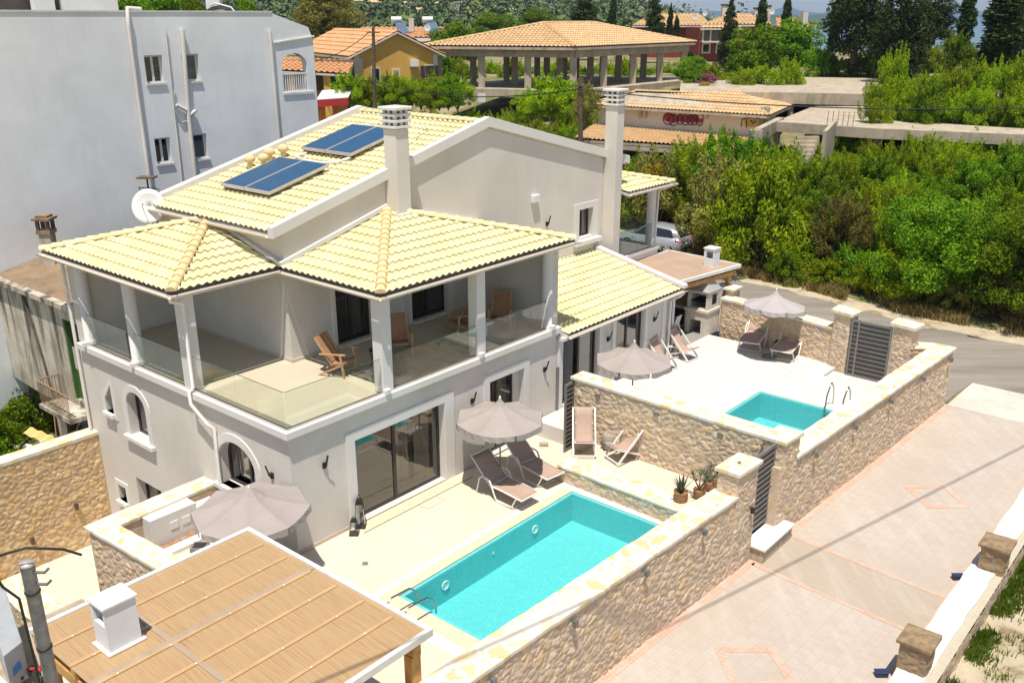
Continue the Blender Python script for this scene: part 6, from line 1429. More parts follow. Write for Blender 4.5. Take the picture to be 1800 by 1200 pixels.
def zone(px,y,a,k):
    kind=('yellow-green bush','fine-leaved bright bush','mid-green bush','dry olive bush','feathery bright green bush','tall feathery shrub','tall mid-green shrub','tall fine-leaved shrub','tall dry-tipped shrub')[k]
    z='between the villa roof and the pavilion' if px<1045 else ('in front of the painted building' if px<1385 and y<62 else ('on the street verge edge of the thicket' if a<35 else ('in the thicket below the concrete deck' if px<1620 and y<62 else ('at the right edge of the thicket' if y<60 else 'on the slope above the thicket'))))
    return kind+' '+z, kind+' group '+z
rb_=random.Random(21); cnt=0
def bush_ok(x,y): 
    a,b=AB(x,y); return a>31.6
tries=0
spots=[]
while tries<9000 and cnt<235:
    tries+=1
    a=31.9+rb_.random()**1.25*34; b=-27+rb_.random()*78
    p=P(a,b); px,py,d=project(Vector((p.x,p.y,terr(p.x,p.y)+.5)))
    if px<585 or px>1870 or py<60: continue
    a-=bulge(b)
    if a<31.7: continue
    if a<34.2 and px<1480 and rb_.random()<.35: continue
    sp=1.2+.022*max(0,p.y-45)
    if (p.x-car_.x)**2+(p.y-car_.y)**2<17 or (px<1272 and p.y<car_.y+3.0): continue
    if any((p.x-q[0])**2+(p.y-q[1])**2<sp*sp for q in spots): continue
    if 1000<px<1376 and 62.0-(px-1008)*.0125<p.y<78: continue      # the painted building stands here
    if 640<px<1240 and p.y>84: continue
    z=terr(p.x,p.y)-.1; hmax=zline(p.x,p.y,lim(px)+rb_.uniform(-9,12))-z
    if hmax<.7: continue
    h=min(hmax,rb_.uniform(1.8,4.3) if a>34 else rb_.uniform(1.1,2.4))
    if 1040<px<1372 and p.y<62: h=min(hmax,rb_.uniform(3.2,5.0) if px<1222 else rb_.uniform(4.5,6.8))
    k=rb_.choice([0,0,1,1,4,4,2,2,2,1,4,3]) if a>33.6 else rb_.choice([3,3,0,2,4])
    if h>2.9 and a>33.4: k=rb_.choice([5,5,6,7,7,6,5,8]); s=h/4.6; sx_=max(s,.62)*rb_.uniform(.8,1.05)
    else: s=h/2.35; sx_=min(1.5,max(s,.7))*rb_.uniform(.85,1.15)
    spots.append((p.x,p.y)); lb_,gb_=zone(px,p.y,a,k); setp(protos[k],(p.x,p.y,z),(sx_,sx_,s),lb_,gb_,first=not used[k]); used[k]=True; cnt+=1
# big dark shade tree and cypresses at the right
def shoots3(n):
    rr=random.Random(99); return [(rr.uniform(-1.2,1.2),rr.uniform(-1.2,1.2),rr.uniform(1.2,2.9)) for _ in range(n)]
big=make_plant('shade_tree','','tree',lumps(60,3.6,5.2,77,1.4,.8)+[(a*2.1,b*2.1,c+2.4,.3,.3,.6) for a,b,c in shoots3(26)],30000,.13,M['leaf_g'],78,(3.4,.2))
for k,(px,py,d,s,l) in enumerate(((1640,520,41,(1.0,1.0,.9),'big glossy green tree over the street verge, darkest mass of the thicket'),(1795,560,38,(.9,.9,.95),'tall rounded tree at the right edge whose shade falls on the street'))):
    q=AT(px,py,d); q.z=terr(q.x,q.y)-.1; setp(big,q,s,l,None,k==0)
def conifer(kind,H,R_,n,size,mat,seed,gap=.0,narrow=True):
    rr=random.Random(seed); bl=[]
    m=int(H*(3.2 if narrow else 3.6))
    for k in range(m):
        u=k/(m-1); z=.6+u*(H-1.0); rad_=R_*((math.sin(math.pi*min(1,.16+u*.92))**.7) if narrow else (1-u)**.75*.95+.05)
        for j in range(1 if narrow else 3):
            an=rr.random()*6.283; o=rad_*(.3 if narrow else .6)*rr.uniform(.6,1.2); q=rad_*(.72 if narrow else .42)*rr.uniform(.8,1.2)
            bl.append((o*math.cos(an),o*math.sin(an),z,q,q,max(.35,q*(1.3 if narrow else .5))))
    return make_plant(kind,'','tree',bl,n,size,M[mat],seed,(H*.92,.14+R_*.06),droop=.35)
cyp=conifer('cypress_tree',12,1.15,7000,.30,'leaf_d',5); fir=conifer('conifer_tree',13,3.2,9000,.36,'leaf_d',6,narrow=False); dk=make_plant('evergreen_tree','','tree',lumps(60,3.6,12,31,1.2,1.5,.97),12000,.36,M['leaf_d'],32,(9,.3))
def tall(proto,px,ytop,ybot,wpx,d,H0,R0,label,group=None,first=False):
    q=AT(px,ybot,d); zt=AT(px,ytop,d).z; g_=min(q.z,q.z); Hh=zt-q.z; w=wpx/FPX*d*1.05/2
    return setp(proto,q,(w/R0,w/R0,Hh/H0),label,group,first)
GC='cypresses beyond the unfinished buildings'
fc=True
for px,yt,yb,w,d,l in ((1335,-30,90,24,125,'narrow dark cypress directly right of the red house chimneys'),(1377,-25,80,21,140,'narrow cypress standing against the strip of sky and sea'),(1690,-45,85,36,95,'tall bright-edged cypress between the two dark evergreens at top right'),(1076,-25,70,16,150,'slim cypress right of the dark conifer above the pavilion roof'),(1072,10,70,14,150,'slim short cypress above the pavilion ridge'),(1176,-5,75,12,145,'thin cypress left of the red house'),(1187,18,80,14,140,'shorter thin cypress close to the red house wall'),(1745,-60,125,84,82,'thick dark cypress near the top right corner'),(1546,-30,120,30,93,'slim cypress between the two big black-green evergreens'),(1462,-20,88,26,104,'slim cypress at the right edge of the sea view'),(1612,-25,110,34,96,'slim cypress right of the broad evergreen'),(1213,85,120,24,125,'small cypress in front of the red house stairs')):
    tall(cyp,px,yt,yb,w,d,12.3,1.25,l,None,fc); fc=False
fc=True
for px,yt,yb,w,d,l in ((1277,-22,125,44,112,'spiky conifer in front of the red house roof'),(1148,-30,78,46,145,'ragged conifer above the right end of the pavilion roof'),(1027,-40,60,62,155,'dark conifer above the middle of the pavilion roof')):
    tall(fir,px,yt,yb,w,d,13,3.2,l,None,fc); fc=False
fc=True
for px,yt,yb,w,d,l in ((1500,-70,105,100,98,'big black-green evergreen right of the sea view'),(1575,-50,150,95,88,'broad black-green evergreen above the concrete deck'),(1640,-20,75,70,110,'greyer evergreen between the dark evergreens at top right'),(1800,-40,110,70,92,'dark evergreen cut by the right edge of the picture')):
    tall(dk,px,yt,yb,w,d,12.3,3.7,l,None,fc); fc=False
rnd=make_plant('broadleaf_tree','','tree',lumps(44,3.0,6.2,41,1.0,1.05,.95),13000,.27,M['leaf_g'],42,(4.2,.18)); fc=True
for px,yt,yb,w,d,l in ((1396,36,128,92,112,'round green tree below the sea view'),(1325,46,135,95,108,'rounded tree in front of the red house, right half'),(870,24,75,80,185,'round bright tree behind the left half of the pavilion roof'),(945,16,70,62,190,'round bright tree behind the pavilion ridge'),(800,42,110,90,130,'loose green tree between yellow house and pavilion'),(770,70,150,50,100,'tree at the left corner of the pavilion'),(1215,100,140,60,95,'low tree by the right pavilion column')):
    tall(rnd,px,yt,yb,w,d,6.5,3.1,l,None,fc); fc=False
# greenery behind the pavilion and beyond the deck
for k,(px,yt,yb,w,d,pi,l) in enumerate([(800+i*33,104+ (i*37)%22,150,50,112+(i*13)%9,(0,2,4)[i%3],'green bush seen between the pavilion columns') for i in range(12)]+[(612+i*16,134+(i*23)%19,186,66,75+(i*5)%9,(0,4,1,2)[i%4],'bright bush below the yellow house and the left pavilion corner') for i in range(13)]+[(1250+i*30,118+(i*29)%18,150,52,92+(i*7)%6,(0,4,1)[i%3],'yellow-green bush on the far edge of the deck') for i in range(4)]+[(1560+i*28,100+(i*41)%45,215,74,66+(i*11)%12,(4,0,1,4)[i%4],'tall feathery bright bush behind the concrete deck') for i in range(10)]+[(1535+i*22,150+(i*31)%40,228,70,62+(i*3)%4,(4,1,0,4,2)[i%5],'feathery bright bush rising right behind the lower concrete deck') for i in range(13)]+[(1440+i*32,88+(i*17)%22,140,60,100,(2,4)[i%2],'green bush on the slope below the dark evergreens') for i in range(5)]+[(1590+i*40,60+(i*23)%40,130,72,92,(3,4,2)[i%3],'olive bush on the upper slope at top right') for i in range(6)]):
    q=AT(px,yb,d); zt=AT(px,yt,d).z; w_=w/FPX*d/2/1.7; setp(protos[pi],q,(w_,w_,max(.5,(zt-q.z)/2.25)),l,l.replace('bush','bushes'))
fl=make_plant('flowering_bush','yellow-flowering bush beside the balcony at the end of the villa','bush',lumps(22,1.3,1.9,61,.2,.5),5500,.13,M['leaf_flower'],62)
def on_px(proto,px,yt,yb,w,d,label,first,R0=1.6,H0=2.1):
    q=AT(px,yb,d); zt=AT(px,yt,d).z; s=w/FPX*d/2/R0; setp(proto,q,(s,s,(zt-q.z)/H0),label,None,first)
on_px(fl,1150,280,345,72,54.9,'yellow-flowering bush beside the balcony at the end of the villa',True); on_px(fl,1241,143,160,36,84,'small yellow-flowering bush on the deck above the graffiti building',False)
for px,yt,yb_,w,d,pi,l in ((972,141,205,120,63,0,'big bright feathery bush in front of the pavilion corner columns'),(935,160,205,80,65,4,'smaller bright bush left of the big one before the pavilion columns'),(1030,150,215,60,60,3,'greyish feathery shrub beside the dark wooden pole'),(1345,120,170,80,86,4,'bright bush standing between the upper deck and the pink blossom'),(1384,110,168,60,86,0,'taller bright bush on the deck left of the bare concrete'),(1300,134,170,70,86,1,'low bright bush on the deck right of the yellow blossom'),(1215,118,150,50,88,2,'rounded bush by the right foot of the pavilion')):
    q=AT(px,yb_,d); zt=AT(px,yt,d).z; s=w/FPX*d/2/1.75; setp(protos[pi],q,(s,s,(zt-q.z)/2.3),l)
pk=make_plant('pink_bush','pink-flowering bush behind the small yellow one on the deck','bush',lumps(20,1.3,1.9,63,.2,.5),4500,.13,M['leaf_pink'],64); on_px(pk,1243,130,156,46,87,'pink-flowering bush behind the small yellow one on the deck',True)
euc=make_plant('eucalyptus_tree','tall drooping olive-green tree behind the yellow house and the white block','tree',lumps(70,4.2,13,71,2.0,1.3,.97),15000,.36,M['leaf_o'],72,(10,.35),droop=.9); tall(euc,585,-25,95,120,130,13.3,4.3,'tall drooping olive-green tree behind the yellow house and the white block',None,True)
pine=make_plant('pine_tree','','tree',lumps(40,3.4,7,81,2.6,1.0,.97),12000,.26,M['leaf_g'],82,(5,.2)); fc=True
for i,(px,yt,w,d,l) in enumerate(((195,-12,60,74,'pine crown above the roof line, leftmost beside the stair hut'),(240,-8,70,72,'pine crown above the roof line left of the bent pipe'),(300,-10,80,75,'pine crown above the roof line between pipe and tank'),(350,0,50,73,'low pine crown above the roof line just left of the water tank'),(445,2,50,76,'pine crown above the roof line right of the water tank'))):
    q=AT(px,120,d); zt=AT(px,yt,d).z; s=w/FPX*d/2/3.2; setp(pine,q,(s*1.2,s*1.2,(zt-q.z)/7.4),l,None,fc); fc=False
# yard greenery lower left
yb=make_plant('garden_bush','','bush',lumps(26,1.2,1.5,91,.1,.42),6500,.10,M['leaf_g'],92); fc=True
for a,b,s,l in ((-2.3,12.3,.8,'leafy green bush behind the yellowish wall, right of the bare ground'),(-2.6,11.2,1.0,'leafy green bush pressed against the yellowish wall coping'),(.4,16.5,1.2,'leafy green bush under the stained wall at the left edge'),(-2.6,13.4,1.2,'leafy green bush at the far left edge of the picture'),(-1.0,15.2,.9,'small leafy bush beside the rubble in the yard')):
    q=P(a,b,-1.5); setp(yb,q,(s,s,s*.95),l,None,fc); fc=False
# hillside wood: far too many trees to count
HH=[(658,8,26),(714,8,18),(737,24,24),(768,8,16),(693,22,12),(808,30,30),(805,8,14),(898,19,20),(970,10,16),(630,4,16),(1126,15,8)]
def wood():
    g=np.random.default_rng(5); V_=[]; rr=random.Random(8); n=0
    for _ in range(5200):
        px=rr.uniform(-120,1330); py=rr.uniform(-8,92) ; h_=hit(px,max(py,-6))
        if h_ is None: continue
        d=h_.y
        if d<165: continue
        if any(abs(px-hx)<hw*.5+3 and -3<py-hy<27 for hx,hy,hw in HH): continue
        if abs(px-585)<20 and d<150: continue
        r_=rr.uniform(3.2,5.5)*(1 if d>240 else .8); H_=r_*rr.choice([1.0,1.3,1.6,2.6]); 
        if H_>r_*2: r_*=.45
        m=42 if d>350 else 90; d3=g.normal(size=(m,3)); d3/=np.linalg.norm(d3,axis=1)[:,None]; d3[:,2]=np.abs(d3[:,2])*1.0
        lump=1+.25*np.sin(d3[:,0]*5+px)+.2*np.sin(d3[:,1]*7+py)
        c=np.array([h_.x,h_.y,h_.z-.5])+d3*np.array([r_,r_,H_])*lump[:,None]*g.uniform(.75,1.05,m)[:,None]
        nr=d3+g.normal(size=(m,3))*.5; nr/=np.linalg.norm(nr,axis=1)[:,None]; t=np.cross(nr,g.normal(size=(m,3))); t/=np.linalg.norm(t,axis=1)[:,None]; s=np.cross(nr,t); sz=(r_*.36 if m==42 else r_*.25)*g.uniform(.7,1.3,m)[:,None]
        V_.append(np.stack([c-t*sz,c+s*sz*.8,c+t*sz,c-s*sz*.8],1).reshape(-1,3)); n+=m
    v_=np.concatenate(V_); me=bpy.data.meshes.new('hillside_wood'); me.vertices.add(4*n); me.vertices.foreach_set('co',v_.ravel()); me.loops.add(4*n); me.loops.foreach_set('vertex_index',np.arange(4*n)); me.polygons.add(n); me.polygons.foreach_set('loop_start',np.arange(n)*4); me.polygons.foreach_set('loop_total',np.full(n,4)); me.update(calc_edges=True)
    t=NT('hillside_foliage'); v3=t.coord(); a=t.noise(v3,.09,4,.6); b=t.noise(v3,.5,3)
    c=t.ramp(t.math('ADD',t.math('MULTIPLY',a,.7),t.math('MULTIPLY',b,.3)),[(.36,(.02,.042,.014,1)),(.47,(.055,.095,.022,1)),(.56,(.11,.15,.035,1)),(.66,(.17,.19,.06,1))]); t.col(c); t.rough(.8); me.materials.append(t.m)
    o=mobj('hillside_wood',me); tag(o,'dark green woodland covering the far hillside','woodland',None,'stuff')
wood()
def grass_patch(name,pts,h,mat,label,seed,w=.018,blades_=5,kind='stuff'):
    g=np.random.default_rng(seed); P_=np.repeat(np.array(pts),blades_,0); n=len(P_); P_=P_+np.concatenate([g.normal(0,.06,(n,2)),np.zeros((n,1))],1); hh=h*g.uniform(.5,1.3,(n,1)); an=g.uniform(0,6.28,n); dx=np.stack([np.cos(an),np.sin(an),np.zeros(n)],1); le=g.normal(0,.3,(n,2)); tip=P_+np.concatenate([le*hh,hh],1); mid=P_+np.concatenate([le*hh*.3,hh*.6],1)
    v_=np.stack([P_-dx*w,P_+dx*w,mid+dx*w*.7,tip,mid-dx*w*.7],1).reshape(-1,3); me=bpy.data.meshes.new(name); me.vertices.add(5*n); me.vertices.foreach_set('co',v_.ravel()); me.loops.add(5*n); me.loops.foreach_set('vertex_index',np.arange(5*n)); me.polygons.add(n); me.polygons.foreach_set('loop_start',np.arange(n)*5); me.polygons.foreach_set('loop_total',np.full(n,5)); me.update(calc_edges=True); me.materials.append(M[mat]); o=mobj(name,me); tag(o,label,'grass',None,kind); return o
rr=random.Random(2); pts=[]
while len(pts)<6500:
    a=30.2+abs(rr.gauss(0,1.6)); b=rr.uniform(-24,16); edge=31.0 if b>1.4 else 29.6+max(0,(b+4.2))*.27
    a+=bulge(b)
    if a<edge+bulge(b)+.15: continue
    p=P(a,b); 
    if noise.noise(Vector((p.x*.5,p.y*.5,1)))<-.15: continue
    pts.append((p.x,p.y,terr(p.x,p.y)))
grass_patch('verge_grass',pts,.42,'drygrass','dry straw-coloured grass and weeds along the far street verge',4,.03,4)
pts=[]
while len(pts)<1500:
    a=rr.uniform(3.5,20.5); b=-13.35-abs(rr.gauss(0,.2 if rr.random()<.75 else 1.0)); p=P(a,b); 
    if noise.noise(Vector((p.x*.9,p.y*.9,7)))<-.02: continue
    pts.append((p.x,p.y,-.55))
grass_patch('plot_grass',pts,.16,'grass','short green grass growing along the low white wall on the sandy plot',6,.012,6)
pts=[]
for _ in range(5000):
    q=AT(rr.uniform(1395,1560),0,1); u=(rr.uniform(1395,1560)-900)/FPX; y=rr.uniform(84,104); x=u*y*1.02; pts.append((x,y,5.75+.0*y))
grass_patch('meadow_grass',pts,.7,'grass','bright long grass behind the concrete deck',8,.06,3)
# ================================================================ BUILDINGS BEHIND
def quad(name,pts,mat,parent,off=None): mb=MB(); mb.slab(pts,off or (0,0,-.15)); return mb.build(name,mat,parent)
def winbox(parent,c,u,w,h,fr_=.12,shut=False,n=None):
    """window on a wall: c centre, u unit along wall"""
    c=Vector(c); u=Vector(u).normalized(); n=Vector((u.y,-u.x,0)); z=Vector((0,0,1)); mb=MB()
    mb.slab([c-u*(w/2+fr_)-z*(h/2+fr_),c+u*(w/2+fr_)-z*(h/2+fr_),c+u*(w/2+fr_)+z*(h/2+fr_),c-u*(w/2+fr_)+z*(h/2+fr_)],n*.05); f=mb.build('window',M['offwhite'],parent)
    mb=MB(); mb.slab([c-u*w/2-z*h/2+n*.05,c+u*w/2-z*h/2+n*.05,c+u*w/2+z*h/2+n*.05,c-u*w/2+z*h/2+n*.05],n*.02); mb.build('pane',M['cglass'],f)
    if shut:
        for s in (-1,1): mb=MB(); k=c+u*s*(w*.75+.05)+n*.07; mb.slab([k-u*w*.25-z*h/2,k+u*w*.25-z*h/2,k+u*w*.25+z*h/2,k-u*w*.25+z*h/2],n*.03); mb.build('shutter',M['dark'],f)
    return f
# yellow gabled house
t=thing('gabled_house','ochre yellow gabled house with orange roof, air conditioner and covered porch','house',AT(697,150,86))
def Y(px,py,d=86.): return AT(px,py,d)
yl,yr=Y(626,150,86),Y(770,150,90); ud=(yr-yl); ud.z=0; L_=ud.length; ud.normalize(); nd=Vector((-ud.y,ud.x,0))   # nd points away from the camera
if nd.y<0: nd=-nd
zg,ze,za=5.2,Y(625,96,86).z,Y(697,54,88).z
mb=MB(); gp=[yl.xy,yr.xy]
def yw(u,z,o=0): q=yl+ud*u+nd*o; return Vector((q.x,q.y,z))
mb.slab([yw(0,zg),yw(L_,zg),yw(L_,ze),yw(L_*.5,za-.25),yw(0,ze)],nd*.3); mb.build('gable_wall',M['yellowwall'],t)
mb=MB(); mb.slab([yw(0,zg,.3),yw(0,ze,.3),yw(0,ze,13),yw(0,zg,13)],ud*.3); mb.build('side_wall',M['yellowwall'],t)
back=17.0
tile_plane('roof_tiles',[yw(-.7,ze-.15,back),yw(-.7,ze-.15,-.35),yw(L_*.5,za,-.35),yw(L_*.5,za,back)],M['tile_or'],t,tw=.5,ch=.8,amp=.05,step=.08,sub=4)
tile_plane('roof_tiles',[yw(L_+.7,ze-.15,-.35),yw(L_+.7,ze-.15,back),yw(L_*.5,za,back),yw(L_*.5,za,-.35)],M['tile_or'],t,tw=.5,ch=.8,amp=.05,step=.08,sub=4)
quad('roof_deck',[yw(-.7,ze-.25,back),yw(-.7,ze-.25,-.4),yw(L_*.5,za-.1,-.4),yw(L_*.5,za-.1,back)],M['offwhite'],t); quad('roof_deck',[yw(L_+.7,ze-.25,-.4),yw(L_+.7,ze-.25,back),yw(L_*.5,za-.1,back),yw(L_*.5,za-.1,-.4)],M['offwhite'],t)
for u in (0.,L_-.45): mb=MB(); mb.slab([yw(u,zg),yw(u+.45,zg),yw(u+.45,ze-.1),yw(u,ze-.1)],nd*-.05); mb.build('corner_quoins',M['offwhite'],t)
winbox(t,yw(.235*L_,Y(665,133,86).z,-.0),ud,.7,1.1); winbox(t,yw(.895*L_,Y(757,128,88).z,-.0),ud,.9,1.1,.1,True)
mb=MB(); mb.slab([yw(.43*L_,zg),yw(.53*L_,zg),yw(.53*L_,Y(707,122,87).z),yw(.43*L_,Y(707,122,87).z)],nd*-.06); d=mb.build('door_surround',M['offwhite'],t); mb=MB(); mb.slab([yw(.45*L_,zg),yw(.51*L_,zg),yw(.51*L_,Y(707,125,87).z),yw(.45*L_,Y(707,125,87).z)],nd*-.08); mb.build('door',M['timber'],t)
q=yw(.70*L_,Y(728,113,87).z,-.35); mb=MB(); mb.slab([q-ud*.4-Vector((0,0,.3)),q+ud*.4-Vector((0,0,.3)),q+ud*.4+Vector((0,0,.3)),q-ud*.4+Vector((0,0,.3))],nd*.35); mb.build('air_conditioner',M['plastic'],t)
# porch on the left
pl0,pl1=Y(478,126,80),Y(628,117,84); zt_=Y(560,104,86).z
e0=Y(470,122,80); e1=Y(612,130,79.5); w0=Y(470,100,86); w1=Y(624,106,86)
tile_plane('roof_tiles',[e0,e1,w1,w0],M['tile_or'],t,tw=.5,ch=.8,amp=.05,step=.08,sub=4); quad('roof_deck',[p+Vector((0,0,-.1)) for p in (e0,e1,w1,w0)],M['offwhite'],t)
for k in (0,.28,.53,.73,1.): p=e0*(1-k)+e1*k; mb=MB(); mb.box(p.x-.35,p.x+.25,p.y+.3,p.y+.8,zg-1,p.z-.15); mb.build('porch_column',M['yellowwall'],t)
mb=MB(); mb.box(e0.x,e1.x,81.0,81.3,zg-1.5,Y(580,161,80).z); mb.build('porch_wall',M['yellowwall'],t); mb=MB(); mb.box(e0.x,e1.x+.5,84.5,84.7,zg-1,zt_); mb.build('porch_back_wall',M['interior'],t)
mb=MB(); mb.box(Y(562,0,82).x,Y(596,0,82).x,82.2,82.3,Y(580,160,82).z,Y(580,134,82).z); mb.build('green_screen',M['green'],t)
t=thing('awning','red and white striped market awning edge in front of the yellow house','awning',Y(590,165,72))
p,q=Y(556,176,72),Y(612,172,73); mb=MB(); mb.slab([p,q,q+Vector((0,0,-.55)),p+Vector((0,0,-.55))],(0,.05,0)); mb.build('valance',M['red'],t); mb=MB(); mb.slab([p,q,q+Vector((0,2.5,.5)),p+Vector((0,2.5,.5))],(0,0,.04)); mb.build('awning_top',M['plastic'],t)
for k in (.1,.5,.9): c=p*(1-k)+q*k; mb=MB(); mb.bar(c+Vector((0,.1,-.5)),c+Vector((0,.1,-3)),.08,.08); mb.build('awning_post',M['red'],t)
# block behind the yellow house
t=thing('flat_house','low cream house with long orange roof and two roof water heaters behind the yellow gable','house',AT(760,80,130))
z0,z1=AT(760,66,130).z,AT(760,48,134).z; p0,p1=AT(612,66,130),AT(788,66,130)
mb=MB(); mb.box(p0.x+1,p1.x-1,131,141,3,z0); mb.build('wall',M['offwhite'],t)
tile_plane('roof_tiles',[Vector((p0.x,130,z0)),Vector((p1.x,130,z0)),Vector((p1.x-1,137,z1)),Vector((p0.x+1,137,z1))],M['tile_or'],t,tw=.7,ch=1.2,amp=.06,step=.1,sub=4); mb=MB(); mb.slab([Vector((p0.x,130,z0-.1)),Vector((p1.x,130,z0-.1)),Vector((p1.x-1,137,z1-.1)),Vector((p0.x+1,137,z1-.1))],(0,0,-.3)); mb.build('eaves',M['offwhite'],t)
for px in (735,749): q=AT(px,74,130.9); winbox(t,q,(1,0,0),1.0,1.2)
mb=MB(); mb.box(p1.x-9,p1.x-2,128.6,130.9,AT(0,73,130).z,AT(0,71.5,130).z); mb.build('balcony_slab',M['offwhite'],t)
for px,yy in ((723,40),(757,41)): q=AT(px,yy,133); mb=MB(); mb.box(q.x-.35,q.x+.35,132.8,133.5,z1-.6,q.z+.6); mb.build('chimney',M['offwhite'],t)
for px,l in ((697,'solar water heater with blue panel on the roof ridge behind the yellow gable'),(752,'solar water heater beside the small dish on the roof behind')):
    q=AT(px,36,131); h=thing('water_heater',l,'water heater',q-Vector((0,0,.8))); mb=MB(); mb.tube([q+Vector((-.7,0,.1)),q+Vector((.7,0,.1))],.38,14); mb.build('tank',M['plastic'],h)
    mb=MB(); mb.slab([q+Vector((-.3,-.2,-.2)),q+Vector((1.1,-.2,-.2)),q+Vector((1.9,-1.6,-1.6)),q+Vector((.5,-1.6,-1.6))],(0,0,-.1)); mb.build('collector',M['panel'],h); mb=MB(); mb.bar(q+Vector((-.6,0,-.2)),q+Vector((-.5,.4,-2)),.08,.08); mb.bar(q+Vector((.6,0,-.2)),q+Vector((.5,.4,-2)),.08,.08); mb.build('stand',M['alu'],h)
def far_dish(px,py,d,r,l,par=None):
    q=AT(px,py,d); h=thing('satellite_dish',l,'satellite dish',q-Vector((0,0,r))); mb=MB(); vs=[q]+[q+Vector((r*math.cos(k*.4488),-.15*r,r*math.sin(k*.4488))) for k in range(14)]; mb.add(vs,[(0,i+1,(i+1)%14+1) for i in range(14)]); mb.build('dish',M['plastic'],h); mb=MB(); mb.tube([q,q-Vector((0,-.1,r*1.6))],.05,5); mb.build('mast',M['alu'],h)
far_dish(751,49,128,.45,'white dish on the roof behind the yellow gable')
# unfinished concrete pavilion with hipped roof
zE=AT(1010,82,88).z; zB=5.95; cF=AT(1010,82,88); cL=AT(764,79.5,92); cR=AT(1209,73,104); cL.z=cR.z=cF.z=zE
uu=(cR-cF); uu.z=0; vv=(cL-cF); vv.z=0; cB=cF+uu+vv
t=thing('concrete_pavilion','unfinished open concrete pavilion with square columns and wide hipped tan roof','pavilion',(cF.x,cF.y,zB))
f=lambda u,v_,z=0: Vector((cF.x+uu.x*u+vv.x*v_,cF.y+uu.y*u+vv.y*v_,z))
rd0,rd1=f(.30,.5,AT(938,40,98).z),f(.70,.5,AT(938,40,98).z)
oh=.045
c0,c1,c2,c3=f(-oh,-oh,zE),f(1+oh*.6,-oh,zE),f(1+oh*.6,1+oh,zE),f(-oh,1+oh,zE)
for pts in ([c3,c0,rd0],[c0,c1,rd1,rd0],[c1,c2,rd1],[c2,c3,rd0,rd1]): tile_plane('roof_tiles',pts,M['tile_tan'],t,tw=.42,ch=.6,amp=.05,step=.07,sub=4); mb=MB(); mb.slab([p+Vector((0,0,-.12)) for p in pts],(0,0,-.2)); mb.build('roof_slab',M['concrete'],t)
ridge_caps('hip_tiles',c0,rd0,M['tile_or'],t,.16,.6); ridge_caps('ridge_tiles',rd0,rd1,M['tile_tan'],t,.16,.6); ridge_caps('hip_tiles',c3,rd0,M['tile_tan'],t,.16,.6); ridge_caps('hip_tiles',c1,rd1,M['tile_tan'],t,.16,.6)
mb=MB(); s_=.02; 
for (a,b),(c,d) in (((0,0),(1,0)),((1,0),(1,1)),((1,1),(0,1)),((0,1),(0,0))): mb.bar(f(a,b,zE-.65),f(c,d,zE-.65),.4,.7)
mb.build('ring_beam',M['concrete'],t)
def pcol(u,v_): q=f(u,v_); mb=MB(); w=.32; mb.hexa([q+Vector((x*w,y*w,z)) for z in (zB,zE-.95) for x,y in ((-1,-1),(1,-1),(1,1),(-1,1))]); mb.build('column',M['concrete'],t)
for v_ in (0,.333,.667,1.0):
    for u in (0,.25,.5,.75,1.0): pcol(min(max(u,.01),.99),min(max(v_,.015),.985))
mb=MB(); mb.prism([tuple(f(-.06,-.08).xy),tuple(f(1.12,-.12).xy),tuple(f(1.12,1.1).xy),tuple(f(-.06,1.1).xy)],zB-.75,zB); mb.build('floor_slab',M['concrete'],t)
mb=MB(); q=AT(847,163,86); mb.slab([q+Vector((-.35,-.6,.0)),q+Vector((.35,-.6,0)),q+Vector((.35,-.6,-.8)),q+Vector((-.35,-.6,-.8))],(0,.03,0)); mb.build('small_notice',M['plastic'],t)
t=thing('bicycle_pile','tangle of dark metal frames leaning by the pavilion corner column','scrap',f(-.02,-.03,zB)); mb=MB(); rr=random.Random(4)
for k in range(3):
    c=f(.02+k*.03,-.05,zB+.45)
    for s in (-.5,.5): mb.tube([c+Vector((s+.33*math.cos(j*.785),.05*k,.33*math.sin(j*.785))) for j in range(8)],.03,5,0,False,True)
    mb.tube([c+Vector((-.5,0,0)),c+Vector((0,0,.1)),c+Vector((.35,0,.5)),c+Vector((.5,0,0))],.03,5)
mb.build('metal_frames',M['black'],t)
# hipped building with spray painting, lower tiled porch
t=thing('painted_building','low unfinished building with tan hipped roof and red spray lettering on its wall','building',AT(1200,250,56))
ze=5.6; eL,eF,eR=G(1030,183,ze),G(1352,203,ze),G(1394,184,ze); r0,r1=AT(1118,160,76.5),AT(1302,167,73); r1.z=r0.z; eB=eL+(eR-eF)
for pts in ([eL,eF,r1,r0],[eF,eR,r1],[eR,eB,r0,r1],[eB,eL,r0]): tile_plane('roof_tiles',pts,M['tile_tan'],t,tw=.30,ch=.45,amp=.045,step=.05,sub=5); mb=MB(); mb.slab([p+Vector((0,0,-.1)) for p in pts],(0,0,-.14)); mb.build('roof_slab',M['concrete'],t)
ridge_caps('ridge_tiles',r0,r1,M['tile_tan'],t,.12,.4); ridge_caps('hip_tiles',eF,r1,M['tile_tan'],t,.12,.4)
ww=(eF-eL).normalized(); wn=Vector((ww.y,-ww.x,0)); wL,wR=eL+ww*.8-wn*.9,eF-ww*.8-wn*.9; zw=5.0
g0=Vector((wL.x,wL.y,1.2)); g1=Vector((wR.x,wR.y,1.2))
mb=MB(); mb.slab([g0,g1,Vector((g1.x,g1.y,ze-.15)),Vector((g0.x,g0.y,ze-.15))],-wn*.3); mb.build('wall',M['offwhite'],t)
sd_=(eR-eF).normalized(); mb=MB(); mb.slab([g1,g1+sd_*5,Vector(((g1+sd_*5).x,(g1+sd_*5).y,ze-.15)),Vector((g1.x,g1.y,ze-.15))],-ww*.3); mb.build('wall',M['offwhite'],t)
